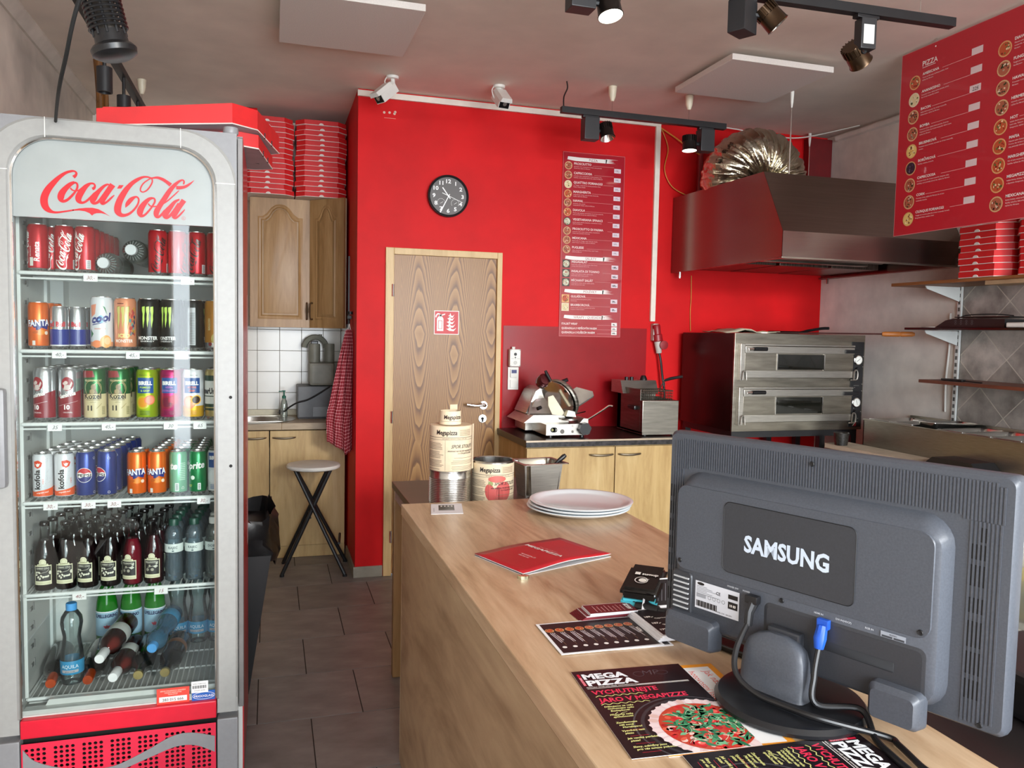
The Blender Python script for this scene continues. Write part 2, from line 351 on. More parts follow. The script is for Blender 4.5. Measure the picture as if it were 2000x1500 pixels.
def script(P, u, v, s, c, layer=2, rot=0):
    """s: size of one grid unit; u, v: where the grid's centre (1950, 720) goes"""
    cr, sr = math.cos(rot), math.sin(rot)
    def T(x, y): a, b = (x-1950)*s, -(y-720)*s; return (u+a*cr-b*sr, v+a*sr+b*cr)
    for i, st in enumerate(SCRIPT): P.stroke([(*T(p[0], p[1]), p[2]*s*1.1) for p in st], c, layer+.15*i, k=4)
    P.poly([T(*p) for p in [(900,1022),(1050,998),(1200,985),(1350,985),(1480,1015),(1600,1080),(1760,1195),(1650,1135),(1550,1110),(1440,1110),(1380,1130),(1340,1165),(1280,1110),(1180,1065),(1050,1045),(900,1052)]], c, layer)
    P.poly([T(*p) for p in [(1960,465),(2068,465),(2012,545),(1912,545)]], c, layer)
# ================================================================ the room
H = 2.97
XL, XR, YW, YN, YF = -1.12, 3.83, 4.92, 5.95, -2.0
fl = struct('floor', Mesh().box(XL, XR, YF, YN, -.06, -.004), M_grout)
TW, TD, X0, Y0 = .408, .4202, -.0475, 5.2515
tile_me = {}
def floor_tile(x0, x1, y0, y1):
    g = .0022; k = (round(x1-x0, 3), round(y1-y0, 3))
    if k not in tile_me:
        t = Mesh().box(g, x1-x0-g, g, y1-y0-g, -.01, 0, 0, 0).build('tile', M_tilefloor, fl, False); t.location = (x0, y0, 0); tile_me[k] = t.data
    else:
        t = bpy.data.objects.new('tile', tile_me[k]); COL.objects.link(t); t.parent = fl; t.location = (x0, y0, 0)
for r in range(-2, 12):
    ya, yb = max(Y0-TD*(r+1), .6), min(Y0-TD*r, YN-.01)
    if yb-ya < .02: continue
    off = 0 if r % 2 == 0 else TW/2
    for k in range(-3, 12):
        xa, xb = max(X0+off+TW*k, XL+.005), min(X0+off+TW*(k+1), XR-.005)
        if xb-xa > .02: floor_tile(xa, xb, ya, yb)
struct('ceiling', Mesh().box(XL-.1, XR+.1, YF, YN+.1, H, H+.12), M_ceil)
struct('wall_left', Mesh().box(XL-.1, XL, YF, YN+.1, 0, H), M_wall_left)
struct('wall_right', Mesh().box(XR, XR+.1, YF, YW+.18, 0, H), M_wall_cream)
b = Mesh(); b.box(.505, .70, YW, YW+.18, 0, H); b.box(.70, 1.395, YW, YW+.18, 2.02, H); b.box(1.395, XR, YW, YW+.18, 0, H)
struct('wall_back', b, M_wall_red)
struct('wall_niche_right', Mesh().box(.505, .60, YW+.18, YN+.1, 0, H), M_wall_red)
wn = struct('wall_niche', Mesh().box(XL, .505, YN, YN+.1, 0, H), M_wall_cream)
ts = bpy.data.meshes.new('tile')
def niche_tile(x0, x1, z0, z1):
    t = Mesh().box(x0+.0015, x1-.0015, YN-.008, YN, z0+.0015, z1-.0015, 0, .001).build('tile', M_tilew, wn)
struct('trim_5', Mesh().box(XL+.01, .505, YN-.004, YN, .90, 1.55), M_groutw)
zs = [.908, .9515, 1.0724, 1.2227, 1.3733, 1.5227, 1.55]; xs = [-1.0-.001, -.8455, -.693, -.541, -.389, -.237, -.085, .0675, .219, .371, .496]
for i in range(len(xs)-1):
    for j in range(len(zs)-1): niche_tile(xs[i], xs[i+1], zs[j], zs[j+1])
wr = bpy.data.objects['wall_niche_right']
for j in range(len(zs)-1):
    for i in range(3): Mesh().box(.497, .5035, YN-.012-.152*(i+1)+.0015, YN-.012-.152*i-.0015, zs[j]+.0015, zs[j+1]-.0015).build('tile', M_tilew, wr)
# unseen shopfront: sill, lintel, piers added to block cooler-glass reflections, gap for one streak
fw = Mesh(); [fw.box(a, b_, YF-.12, YF, 0, H) for a, b_ in ((XL-.1, -.80), (-.66, -.44), (3.45, XR+.1), (1.98, 2.04))]; fw.box(XL-.1, XR+.1, YF-.12, YF, 2.72, H+.12); fw.box(-.44, XR, YF-.12, YF, 0, .25); struct('wall_front_baffle', fw, M_wall_cream)
# cornices, trunking, skirting
def cornice(name, pts, ax):
    m = Mesh(); m.prism(pts, *ax); struct(name, m, M_wall_left)
cornice('trim_1', [(XL, H-.055), (XL+.012, H-.055), (XL+.05, H-.012), (XL+.05, H), (XL, H)], ('xz', YF, YN))
cornice('trim_2', [(YN, H-.055), (YN-.012, H-.055), (YN-.05, H-.012), (YN-.05, H), (YN, H)], ('yz', XL+.05, .505))
m = Mesh().prism([(XR, H-.05), (XR-.03, H-.045), (XR-.035, H-.02), (XR, H-.018)], 'xz', YF, YW-.12); struct('trim_3', m, M_wall_cream)
tk = Mesh().box(.50, 2.50, YW-.018, YW, 2.925, 2.96, 0, .003); struct('trim_4', tk, M_trimw)
c = Mesh().box(2.463, 2.499, YW-.02, YW, 1.63, 2.925, 0, .003).build('cable_trunking', M_trimw); tag(c, 'white vertical cable trunking running down the red wall to the red plug', 'trunking')
struct('baseboard_back', Mesh().box(.498, .672, YW-.012, YW, 0, .068, 0, .002), mat('grey_skirting_tile', (150, 144, 130), .4))
struct('baseboard_niche', Mesh().box(.494, .505, YW-.011, 5.43, 0, .068, 0, .002), mat('grey_skirting_tile', (150, 144, 130), .4))
# diamond-laid tiles on the right wall
wrt = bpy.data.objects['wall_right']
struct('trim_6', Mesh().box(XR-.0075, XR, .9, 3.655, .9, 2.2), mat('light_tile_grout', (206, 198, 184), .9))
hd = .1595
for i in range(-3, 18):
    for j in range(-4, 6):
        if (i+j) % 2: continue
        cy, cz = 3.512-i*hd, 1.4405+j*hd
        pts = [(cy-hd+.0042, cz), (cy, cz-hd+.0042), (cy+hd-.0042, cz), (cy, cz+hd-.0042)]
        def clip(P, f, g):
            o = []
            for a in range(len(P)):
                p, q = P[a], P[(a+1) % len(P)]
                if f(p) >= 0: o.append(p)
                if f(p)*f(q) < 0: t = f(p)/(f(p)-f(q)); o.append((p[0]+(q[0]-p[0])*t, p[1]+(q[1]-p[1])*t))
            return o
        for f in (lambda p: 3.655-p[0], lambda p: p[1]-.905, lambda p: 2.195-p[1], lambda p: p[0]-.9):
            pts = clip(pts, f, 0) if len(pts) >= 3 else []
        if len(pts) < 3: continue
        Mesh().prism(pts, 'yz', XR-.0085, XR-.003).build('tile', M_tiled, wrt)

# ---------------------------------------------------------------- the wooden door
M_door = bands('zebrano_door_veneer', [(.0, (104, 66, 26)), (.3, (146, 100, 48)), (.65, (184, 140, 84)), (1, (200, 160, 104))], (1, 1, .13), 18, 9, .4, 'X')
def zebra():
    # cathedral figure: growth rings cut by the board, repeated across the leaf
    m, nt, b = newmat('zebrano_door'); b.inputs['Roughness'].default_value = .4; N = nt.nodes; L = nt.links
    tc = N.new('ShaderNodeTexCoord'); sp = N.new('ShaderNodeSeparateXYZ'); L.new(tc.outputs['Object'], sp.inputs[0])
    def mth(op, a, b=None, c=None):
        q = N.new('ShaderNodeMath'); q.operation = op
        for i, v in enumerate((a, b, c)):
            if v is None: continue
            if isinstance(v, (int, float)): q.inputs[i].default_value = v
            else: L.new(v, q.inputs[i])
        return q.outputs[0]
    n = noise(nt, coords(nt, (2.2, 1, .55)), 1, 2, .5); n2 = noise(nt, coords(nt, (40, 40, 1.4)), 1, 3)
    n3 = noise(nt, coords(nt, (9, 1, 2)), 1, 3)
    xw = mth('PINGPONG', mth('ADD', sp.outputs[0], .03), .115); xx = mth('MULTIPLY', xw, xw)
    zz = mth('PINGPONG', mth('ADD', mth('MULTIPLY', n, .7), mth('MULTIPLY', sp.outputs[2], 1.0)), .62)
    r = mth('ADD', mth('MULTIPLY', zz, 9), mth('SUBTRACT', mth('MULTIPLY', n3, 2.0), mth('MULTIPLY', xx, 640)))
    f = mth('FRACT', r); f = mth('ADD', mth('MULTIPLY', f, .8), mth('MULTIPLY', n2, .25))
    L.new(ramp(nt, f, [(.05, (182, 138, 80)), (.55, (154, 108, 56)), (.85, (106, 66, 26)), (.97, (162, 116, 62))]), b.inputs['Base Color'])
    return m
M_zeb = zebra()
leaf = Mesh().box(.727, 1.397, 4.925, 4.965, .008, 2.008, 0, .002); d = leaf.build('door_1', M_zeb); d['kind'] = 'structure'; d['label'] = 'closed wooden door with zebra-like grain in the red wall'
f = Mesh(); f.box(.676, .727, 4.903, 5.0, 0, 2.04, 0, .003); f.box(1.383, 1.416, 4.903, 5.0, 0, 2.04, 0, .003); f.box(.727, 1.383, 4.903, 5.0, 2.0, 2.04, 0, .003); f.build('door_frame', M_frame, d)
h = Mesh(); h.cyl((1.309, 4.925, 1.068), (1.309, 4.912, 1.068), .026, 20); h.tube(smooth_path([(1.309, 4.915, 1.068), (1.309, 4.875, 1.07), (1.295, 4.865, 1.075), (1.25, 4.862, 1.07), (1.19, 4.866, 1.078)], 5), [.011]*10+[.009]*11, 10)
h.build('door_handle', M_chrome, d)
k = Mesh(); k.cyl((1.305, 4.925, .982), (1.305, 4.914, .982), .026, 20); k.cyl((1.305, 4.915, .982), (1.305, 4.909, .982), .009, 12, 1); k.box(1.301, 1.309, 4.908, 4.912, .962, .98, 1); k.build('lock_rosette', [M_chrome, M_dark], d)
for z in (1.78, 1.0, .25):
    Mesh().cyl((.722, 4.899, z-.037), (.722, 4.899, z+.037), .008, 10).build('hinge', M_chrome, d)
# ================================================================ kitchen niche
def arch_outline(x0, x1, z0, z1, rise):
    w_ = x1-x0; mx = (x0+x1)/2; s = z1-rise; half = [(x1, z0), (x1, s), (x1-.10*w_, s+.0*rise), (x1-.20*w_, s+.25*rise), (x1-.30*w_, s+.72*rise), (x1-.40*w_, s+.95*rise), (mx, z1)]
    return half+[(2*mx-x, z) for x, z in half[-2::-1]]
def cathedral_door(parent, w_, h_, frame, mat_, handle_u):
    d = Mesh()
    def T(u, v, n): return frame(u, v, n)
    def slab(poly, a, b):
        n = len(poly); vs = [T(u, v, a) for u, v in poly]+[T(u, v, b) for u, v in poly]
        d.add(vs, [list(range(n, 2*n))]+[(i, (i+1) % n, (i+1) % n+n, i+n) for i in range(n)])
    slab([(.002, .002), (w_-.002, .002), (w_-.002, h_-.002), (.002, h_-.002)], 0, .018)
    for k, (ins, a, b) in enumerate([(.052, .018, .0215), (.062, .0215, .0175), (.07, .0175, .024), (.09, .024, .0275)]):
        o1 = arch_outline(ins, w_-ins, ins+.004, h_-ins*.8, .085*min(1, w_/.3)); i2 = ins+.010
        o2 = arch_outline(i2, w_-i2, i2+.004, h_-i2*.8-.004, .085*min(1, w_/.3)); n = len(o1)
        vs = [T(u, v, a+.0005) for u, v in o1]+[T(u, v, b+.0005) for u, v in o2]
        d.add(vs, [(i, (i+1) % n, (i+1) % n+n, i+n) for i in range(n)]+([list(range(n, 2*n))] if k == 3 else []))
    dd = d.build('door', mat_, parent)
    hh = Mesh(); z0 = .06; pts = [T(handle_u, z0, .022), T(handle_u, z0+.005, .042), T(handle_u, z0+.055, .048), T(handle_u, z0+.105, .042), T(handle_u, z0+.11, .022)]
    hh.tube(smooth_path(pts, 5), [.007, .0075, .006, .005, .004, .004, .0045, .005, .005, .006, .007, .007, .006, .005, .005, .004, .004, .005, .006, .007, .007], 8); hh.build('handle', mat('aged_brass_handle', (120, 104, 82), .3, .9), dd)
cab = thing('wall_cabinet', 'warm oak wall cabinet with one arched panel door above the white tiles', 'cabinet', (-.13, 5.67, 1.54))
Mesh().box(-.13, .267, 5.672, 5.945, 1.54, 2.405, 0, .002).build('carcass', M_oakwarm, cab)
cathedral_door(cab, .395, .868, plane((-.129, 5.672, 1.539), (1, 0, 0), (0, 0, 1)), M_oakwarm, .372)
cab = thing('wall_cabinet', 'narrow slanting end wall cabinet beside the red wall', 'cabinet', (.36, 5.7, 1.54))
Mesh().prism([(.268, 5.672), (.478, 5.46), (.49, 5.46), (.49, 5.945), (.268, 5.945)], 'xy', 1.54, 2.405).build('carcass', M_oakwarm, cab)
U = Vector((.214, -.214, 0)).normalized()
cathedral_door(cab, .30, .868, plane((.272, 5.662, 1.539), U, (0, 0, 1)), M_oakwarm, .03)
# base units and worktop
def bow_handle(parent, x0, x1, y, z, name='handle'):
    hh = Mesh(); pts = smooth_path([(x0, y, z+.001), (x0+.012, y-.02, z), ((x0+x1)/2, y-.028, z-.003), (x1-.012, y-.02, z), (x1, y, z+.001)], 5)
    hh.tube(pts, [.003+.004*math.sin(PI*i/(len(pts)-1)) for i in range(len(pts))], 8); hh.build(name, mat('satin_nickel_handle', (150, 140, 122), .3, .9), parent)
def base_unit(name, label, x0, x1, y0, y1, z1, hx, mat_, plinth=.08, cat='cabinet', side=None, ctop=None):
    t = thing(name, label, cat, ((x0+x1)/2, y0, 0))
    Mesh().box(x0+.001, x1-.001, y0+.02, y1, .0, ctop or z1, 0).build('carcass', side or mat_, t)
    d = Mesh().box(x0+.002, x1-.002, y0, y0+.018, plinth+.004, z1-.006, 0, .0015).build('door', mat_, t)
    bow_handle(d, hx[0], hx[1], y0, z1-.05)
    Mesh().box(x0+.001, x1-.001, y0+.012, y0+.02, .002, plinth, 0).build('plinth', mat_, t); return t
base_unit('base_cabinet', 'oak base cabinet under the sink with a curved bar handle', -.60, -.003, 5.44, 5.94, .864, (-.18, -.022), M_oakpale, ctop=.75)
base_unit('base_cabinet', 'wide oak base cabinet behind the folding stool', .0, .488, 5.44, 5.94, .864, (.018, .165), M_oakpale, ctop=.75)
wt = thing('kitchen_worktop', 'beige wood-look worktop with the steel sink in the kitchen niche', 'worktop', (0, 5.4, .866))
m = Mesh(); m.box(-.60, -.50, 5.42, 5.945, .866, .911, 0, .003); m.box(.075, .49, 5.42, 5.945, .866, .911, 0, .003); m.box(-.50, .075, 5.42, 5.49, .866, .911, 0, .003); m.box(-.50, .075, 5.88, 5.945, .866, .911); m.build('slab', wood('beige_worktop', [(.3, (150, 128, 98)), (.7, (186, 164, 132))], (2, 14, 14), .35), wt)
Mesh().box(-.60, .49, 5.928, 5.942, .911, .951, 0, .002).build('upstand', mat('cream_upstand', (206, 198, 172), .5), wt)
sk = thing('sink', 'small round steel sink bowl at the left of the niche worktop', 'sink', (-.1, 5.68, .9))
m = Mesh(); m.box(-.51, .085, 5.49, 5.505, .908, .916, 0, .002); m.box(-.51, .085, 5.855, 5.87, .908, .916, 0, .002); m.box(.07, .085, 5.49, 5.87, .908, .916, 0, .002)
m.lathe([(.19, .0), (.185, -.004), (.175, -.06), (.15, -.13), (0, -.14)], 32, (-.13, 5.68, .914)); m.lathe([(.19, 0), (.30, 0)], 32, (-.13, 5.68, .9135)); m.build('bowl', M_steel, sk)
sp_ = thing('soap_bottle', 'clear pump soap bottle with green head beside the sink', 'bottle', (.095, 5.76, .911))
Mesh().lathe([(0, 0), (.022, 0), (.024, .01), (.024, .09), (.018, .12), (.011, .13), (.011, .14)], 14).build('bottle', clear('pale_clear_plastic', (214, 222, 214), .1, .05, .25), sp_, False)
m = Mesh(); m.lathe([(.013, .135), (.013, .152), (.006, .156), (.005, .18), (.010, .182), (.010, .19), (0, .191)], 12); m.tube([(0, 0, .186), (-.035, -.005, .184)], .004, 6); m.build('pump_head', mat('green_pump', (16, 96, 74), .4), sp_, False)
g = thing('vegetable_cutter', 'grey food processor with round feed tubes stacked on the dark grey box', 'appliance', (.34, 5.74, 1.14))
M_ga = mat('grey_appliance_plastic', (128, 128, 116), .5); M_gd = mat('dark_grey_appliance', (92, 94, 96), .45)
m = Mesh(); m.box(.262, .43, 5.66, 5.90, 1.14, 1.30, 0, .02); m.box(.43, .472, 5.72, 5.92, 1.14, 1.30, 0, .012); m.build('hopper_body', M_ga, g)
Mesh().lathe([(0, .13), (.037, .13), (.04, .12), (.04, 0), (0, 0)], 20, (.30, 5.76, 1.30)).build('feed_tube', M_ga, g)
Mesh().lathe([(0, .13), (.034, .13), (.036, .12), (.036, 0), (0, 0)], 20, (.405, 5.80, 1.30)).build('feed_tube', M_ga, g)
m = Mesh(); m.tube([(.235+.075*(1-math.cos(a)), 5.84, 1.40+.075*math.sin(a)) for a in [PI*k/12 for k in range(13)]], .02, 8); m.cyl((.345, 5.84, 1.48), (.345, 5.84, 1.495), .012); m.build('carry_handle', M_ga, g)
Mesh().box(.275, .325, 5.745, 5.785, 1.425, 1.45, 0, .006).build('pusher', M_black, g)
g2 = thing('appliance_base', 'dark grey boxy appliance standing on the niche worktop under the food processor', 'appliance', (.30, 5.76, .911))
m = Mesh(); m.box(.182, .42, 5.66, 5.92, .916, 1.138, 0, .008); m.build('housing', M_gd, g2)
m = Mesh(); m.box(.285, .416, 5.655, 5.665, .925, .995, 0, .002); m.build('drawer_front', mat('mid_grey_panel', (118, 122, 124), .4), g2)
m = Mesh(); m.box(.43, .475, 5.72, 5.9, .913, 1.138, 0, .006); m.build('side_post', M_matte, g2)
m = Mesh(); m.box(.19, .41, 5.67, 5.91, .911, .918); m.build('foot_rim', M_matte, g2)
m = Mesh(); m.tube(smooth_path([(.40, 5.648, 1.137), (.33, 5.645, 1.09), (.25, 5.645, 1.045), (.18, 5.645, 1.025), (.12, 5.68, .985)], 6), .006, 8)
m.box(.06, .095, 5.78, 5.83, .93, .965, 0, .01); m.tube(smooth_path([(.12, 5.68, .985), (.10, 5.72, .96), (.08, 5.79, .948)], 5), .006, 8); m.box(.05, .07, 5.79, 5.80, .94, .943, 0); m.build('mains_cable', M_black); tag(bpy.data.objects['mains_cable'], 'black cable with plug crossing the front of the grey appliance', 'cable')
# hook and gingham towel
hk = Mesh(); hk.box(.478, .488, 5.19, 5.20, 1.52, 2.0); hk.box(.472, .50, 5.17, 5.20, 1.60, 1.625, 0, .004); hk.lathe([(0, 0), (.018, 0), (.018, .02), (0, .02)], 12, (.49, 5.17, 1.63), M=None); hk.box(.47, .484, 5.175, 5.20, 1.545, 1.57, 0, .003); hk.tube(smooth_path([(.484, 5.165, 1.60), (.484, 5.15, 1.585), (.484, 5.16, 1.565)], 4), .004, 6)
o = hk.build('towel_hook', M_matte); tag(o, 'black hook rail on the niche side wall above the checked towel', 'hook')
def gingham():
    m, nt, b = newmat('red_white_check_cloth'); b.inputs['Roughness'].default_value = .9
    uv = nt.nodes.new('ShaderNodeUVMap'); sp = nt.nodes.new('ShaderNodeSeparateXYZ'); nt.links.new(uv.outputs[0], sp.inputs[0]); o = []
    for i in (0, 1):
        a = nt.nodes.new('ShaderNodeMath'); a.operation = 'FRACT'; q = nt.nodes.new('ShaderNodeMath'); q.operation = 'MULTIPLY'; q.inputs[1].default_value = 46
        nt.links.new(sp.outputs[i], q.inputs[0]); nt.links.new(q.outputs[0], a.inputs[0])
        g = nt.nodes.new('ShaderNodeMath'); g.operation = 'LESS_THAN'; g.inputs[1].default_value = .2; nt.links.new(a.outputs[0], g.inputs[0]); o.append(g.outputs[0])
    s = nt.nodes.new('ShaderNodeMath'); s.operation = 'ADD'; nt.links.new(o[0], s.inputs[0]); nt.links.new(o[1], s.inputs[1])
    h = nt.nodes.new('ShaderNodeMath'); h.operation = 'MULTIPLY'; h.inputs[1].default_value = .5; nt.links.new(s.outputs[0], h.inputs[0])
    nt.links.new(ramp(nt, h.outputs[0], [(.1, (126, 8, 26)), (.5, (196, 106, 114)), (1, (240, 226, 222))]), b.inputs['Base Color']); return m
m = Mesh(); nu, nv = 28, 30; uvl = m.bm.loops.layers.uv.new('UVMap'); grid = []
for j in range(nv+1):
    t = j/nv; z = 1.535-.79*t; wd = .018+.085*min(1, t*1.5)**.8; cx = .478-.045*min(1, t*1.3)**1.1+.02*max(0, t-.7); row = []
    for i in range(nu+1):
        s = i/nu*2-1; zz = z + (.06*abs(s-.2)*max(0, t-.6)*2.5 - .05*max(0, t-.8)*(1 if s > .2 else -1))
        row.append(m.bm.verts.new((cx+wd*.92*s, 5.14+.022*math.sin(s*9+t*1.5)*min(1, t*2)+.012*math.sin(s*21), zz)))
    grid.append(row)
for j in range(nv):
    for i in range(nu):
        f = m.bm.faces.new((grid[j][i], grid[j][i+1], grid[j+1][i+1], grid[j+1][i])); f.smooth = True
        for l, (a, c_) in zip(f.loops, ((i, j), (i+1, j), (i+1, j+1), (i, j+1))): l[uvl].uv = (a/nu*.42+.1*(c_/nv), c_/nv*.80)
ob = m.build('checked_towel', gingham(), flat=180); tag(ob, 'red and white checked towel hanging from the black hook beside the niche', 'towel')
sm = ob.modifiers.new('thick', 'SOLIDIFY'); sm.thickness = .003
lp = Mesh().tube(smooth_path([(.475, 5.14, 1.535), (.482, 5.15, 1.57), (.488, 5.14, 1.535)], 5), .003, 6).build('hanging_loop', M_white, ob)
# pizza boxes
def pizza_box(name, label, loc, w_, d_, h_, ch, rz=0, group=None):
    t = thing(name, label, 'pizza box', loc, rz, group); a = w_/2
    poly = [(-a, d_), (-a, ch), (-a+ch, 0), (a-ch, 0), (a, ch), (a, d_-ch*.5), (a-ch*.5, d_), (-a+ch*.5, d_)]; poly[0] = (-a, d_-ch*.5)
    Mesh().prism(poly, 'xy', .0016, h_-.0004).build('carton', M_boxred, t, False)
    p2 = [(x*1.006, y*1.004-.0012) for x, y in poly]; Mesh().prism(p2, 'xy', 0, .0032).build('white_edge', M_boxw, t, False)
    n = 9; Mesh().prism([(.016*math.cos(PI*k/n), .0016+.013*math.sin(PI*k/n)) for k in range(n+1)], 'xz', -.003, .002).build('closing_tab', M_boxw, t, False)
    return t
ORD = ['lowest', 'second', 'third', 'fourth', 'fifth', 'sixth', 'seventh', 'eighth', 'ninth', 'tenth', 'eleventh', 'twelfth', 'thirteenth', 'fourteenth', 'fifteenth', 'sixteenth']
pb = None
def box_stack(n, x, y, z0, h_, where, group, w_=.326, rz=0, seed=1, jit=.006):
    global pb; R = random.Random(seed)
    for k in range(n):
        if k == n-1: o_ = 'topmost'
        elif k == 0: o_ = 'lowest'
        else: o_ = ORD[k]+' from the bottom'
        lab = 'red pizza box, %s in %s' % (o_, where)
        if pb is None or abs(h_-.0332) > .002 and k == 0: t = pb = pizza_box('pizza_box', lab, (0, 0, 0), w_, .33, h_, .055)
        else: t = copy_tree(pb)
        t['label'] = lab; t['group'] = group; t.location = (x+R.uniform(-jit, jit), y+R.uniform(-jit, jit), z0+k*h_); t.rotation_euler = (0, 0, rz+R.uniform(-.015, .015))
box_stack(15, -.015, 5.50, 2.407, .0332, 'the left stack above the kitchen cabinets', 'red pizza boxes in the left stack on the kitchen cabinets', seed=2)
box_stack(15, .327, 5.50, 2.407, .0332, 'the right stack above the kitchen cabinets', 'red pizza boxes in the right stack on the kitchen cabinets', seed=5)
# folding stool
def stool(label, loc, rz=0):
    t = thing('folding_stool', label, 'stool', loc, rz)
    Mesh().lathe([(0, .664), (.150, .664), (.162, .670), (.165, .680), (.160, .690), (.15, .6925), (0, .694)], 40).build('seat', M_white, t, False)
    for a, b_ in (((-.115, -.02, .664), (.185, -.13, .012)), ((-.115, .10, .664), (.215, .19, .012)), ((.105, -.04, .664), (-.19, -.05, .012)), ((.105, .10, .664), (-.175, .235, .012))):
        m = Mesh(); m.cyl(a, b_, .0115, 10); m.cyl(b_, (b_[0], b_[1], 0), .014, 10); m.build('leg', M_matte, t, False)
    m = Mesh(); m.cyl((.15, -.11, .085+.12), (.175, .13, .085+.12), .008, 8); m.cyl((-.02, -.05, .36), (-.02, .13, .36), .006, 8); m.build('crossbar', M_matte, t, False); return t
stool('white round folding stool on crossed black legs in front of the oak cabinet', (.262, 5.09, 0))
stool('white round folding stool whose seat edge shows beside the drinks cooler', (-.700, 1.72, 0), .6)
# bin with bag
t = thing('waste_bin', 'tall black bin with a black bag folded over its rim behind the cooler', 'bin', (-.22, 3.62, 0))
m = Mesh(); Mt = lambda w0, z0, w1, z1: None
def frustum(m, cx, cy, a0, b0, z0, a1, b1, z1, mi=0):
    vs = [(cx+sx*a, cy+sy*b_, z) for a, b_, z in ((a0, b0, z0), (a1, b1, z1)) for sx, sy in ((-1, -1), (1, -1), (1, 1), (-1, 1))]
    m.add(vs, [(3, 2, 1, 0), (4, 5, 6, 7), (0, 1, 5, 4), (1, 2, 6, 5), (2, 3, 7, 6), (3, 0, 4, 7)], mi)
frustum(m, -.22, 3.56, .135, .135, 0, .225, .185, .60); m.build('tub', mat('bin_black_plastic', (28, 27, 28), .5), t)
m = Mesh(); R = random.Random(3); ring = 44; rows = []
for j, (s, z) in enumerate([(1.02, .70), (1.06, .765), (1.10, .74), (1.13, .68), (1.14, .64), (1.15, .60), (1.12, .575)]):
    rw = []
    for k in range(ring):
        a = 2*PI*k/ring; ca, sa = math.cos(a), math.sin(a); q = max(abs(ca), abs(sa))**.6
        rr = 1+R.uniform(-.03, .03)+(.05*math.sin(a*7+j)); rw.append(m.bm.verts.new((-.22+.225*s*rr*ca/q*.98, 3.56+.185*s*rr*sa/q*.98, z+R.uniform(-.02, .02)+(.03*math.sin(a*5) if j > 3 else .02*math.sin(a*3)))))
    rows.append(rw)
for j in range(6):
    for k in range(ring): f = m.bm.faces.new((rows[j][k], rows[j][(k+1) % ring], rows[j+1][(k+1) % ring], rows[j+1][k]))
f = m.bm.faces.new(rows[0])
ob = m.build('bag', mat('black_bin_bag', (12, 12, 14), .38, var=.1, bump=.6, scale=(26, 26, 26)), t); 
# ================================================================ on and along the red wall
# clock
ck = thing('wall_clock', 'round black wall clock with white numerals above the wooden door', 'clock', (1.056, YW, 2.37))
Mesh().lathe([(0, 0), (.126, 0), (.128, .01), (.128, .034), (.121, .038), (.116, .034), (.115, .026), (0, .026)], 56, M=Matrix.Translation((1.056, YW, 2.37)) @ Matrix.Rotation(PI/2, 4, 'X')).build('case', M_matte, ck)
P = Print(); P.disc(0, 0, .114, (92, 88, 86), 1, 48)
for n in range(1, 13):
    a = PI/2-n*PI/6; P.text(str(n), .090*math.cos(a), .090*math.sin(a)-.0115, .033, (250, 250, 248), 2, .03, 'c', sx=1.15)
for cx in (-.045, .043):
    for k in range(13): a = math.radians(-30+20*k); P.disc(cx+.024*math.cos(a), -.042+.024*math.sin(a), .0022, (236, 236, 232), 2, 6)
    P.stroke([(cx-.006, -.048, .002), (cx+.012, -.036, .002)], (236, 236, 232), 2)
P.build('dial', ck, plane((1.056, YW-.026, 2.37), (1, 0, 0), (0, 0, 1)))
P = Print(); W2 = (255, 255, 252)
P.stroke([(.012, -.016, .006), (-.038, .05, .007)], W2, 1); P.stroke([(.008, .012, .004), (-.052, -.105, .008)], W2, 2); P.stroke([(-.04, .017, .004), (.0, .001, .004)], W2, 3); P.stroke([(0, .001, .003), (.092, -.036, .002)], W2, 3); P.disc(0, 0, .006, W2, 4, 12)
P.build('clock_hands', ck, plane((1.056, YW-.030, 2.37), (1, 0, 0), (0, 0, 1)))
# fire sign on the door
fs = thing('fire_extinguisher_sign', 'square red and white fire extinguisher sign stuck on the wooden door', 'sign', (1.0617, 4.924, 1.59))
F = plane((.982, 4.9205, 1.515), (1, 0, 0), (0, 0, 1)); sheet('sign_plate', ink((238, 232, 224)), fs, F, .16, .15, .003)
P = Print(); P.rect(.005, .005, .155, .145, (206, 44, 50)); P.poly([(.018, .022), (.060, .022), (.060, .098), (.052, .112), (.026, .112), (.018, .098)], W_, 2); P.rect(.026, .035, .052, .088, (196, 60, 60), 3); P.rect(.029, .038, .049, .085, W_, 4)
P.rect(.032, .110, .048, .124, W_, 2); P.stroke([(.040, .122, .008), (.026, .130, .008), (.014, .118, .008), (.012, .106, .006)], W_, 2); P.poly([(.034, .120), (.07, .132), (.07, .124), (.04, .114)], W_, 2)
for k, (u, v) in enumerate([(.078, .022), (.078, .044), (.08, .066), (.084, .088), (.09, .106)]):
    q = 1-.1*k; P.poly([(u, v+.014), (u+.02*q, v+.002), (u+.048*q, v), (u+.066*q, v+.022), (u+.05*q, v+.012), (u+.034*q, v+.012), (u+.022*q, v+.03), (u+.014*q, v+.016)], W_, 2)
P.build('pictogram', fs, F)
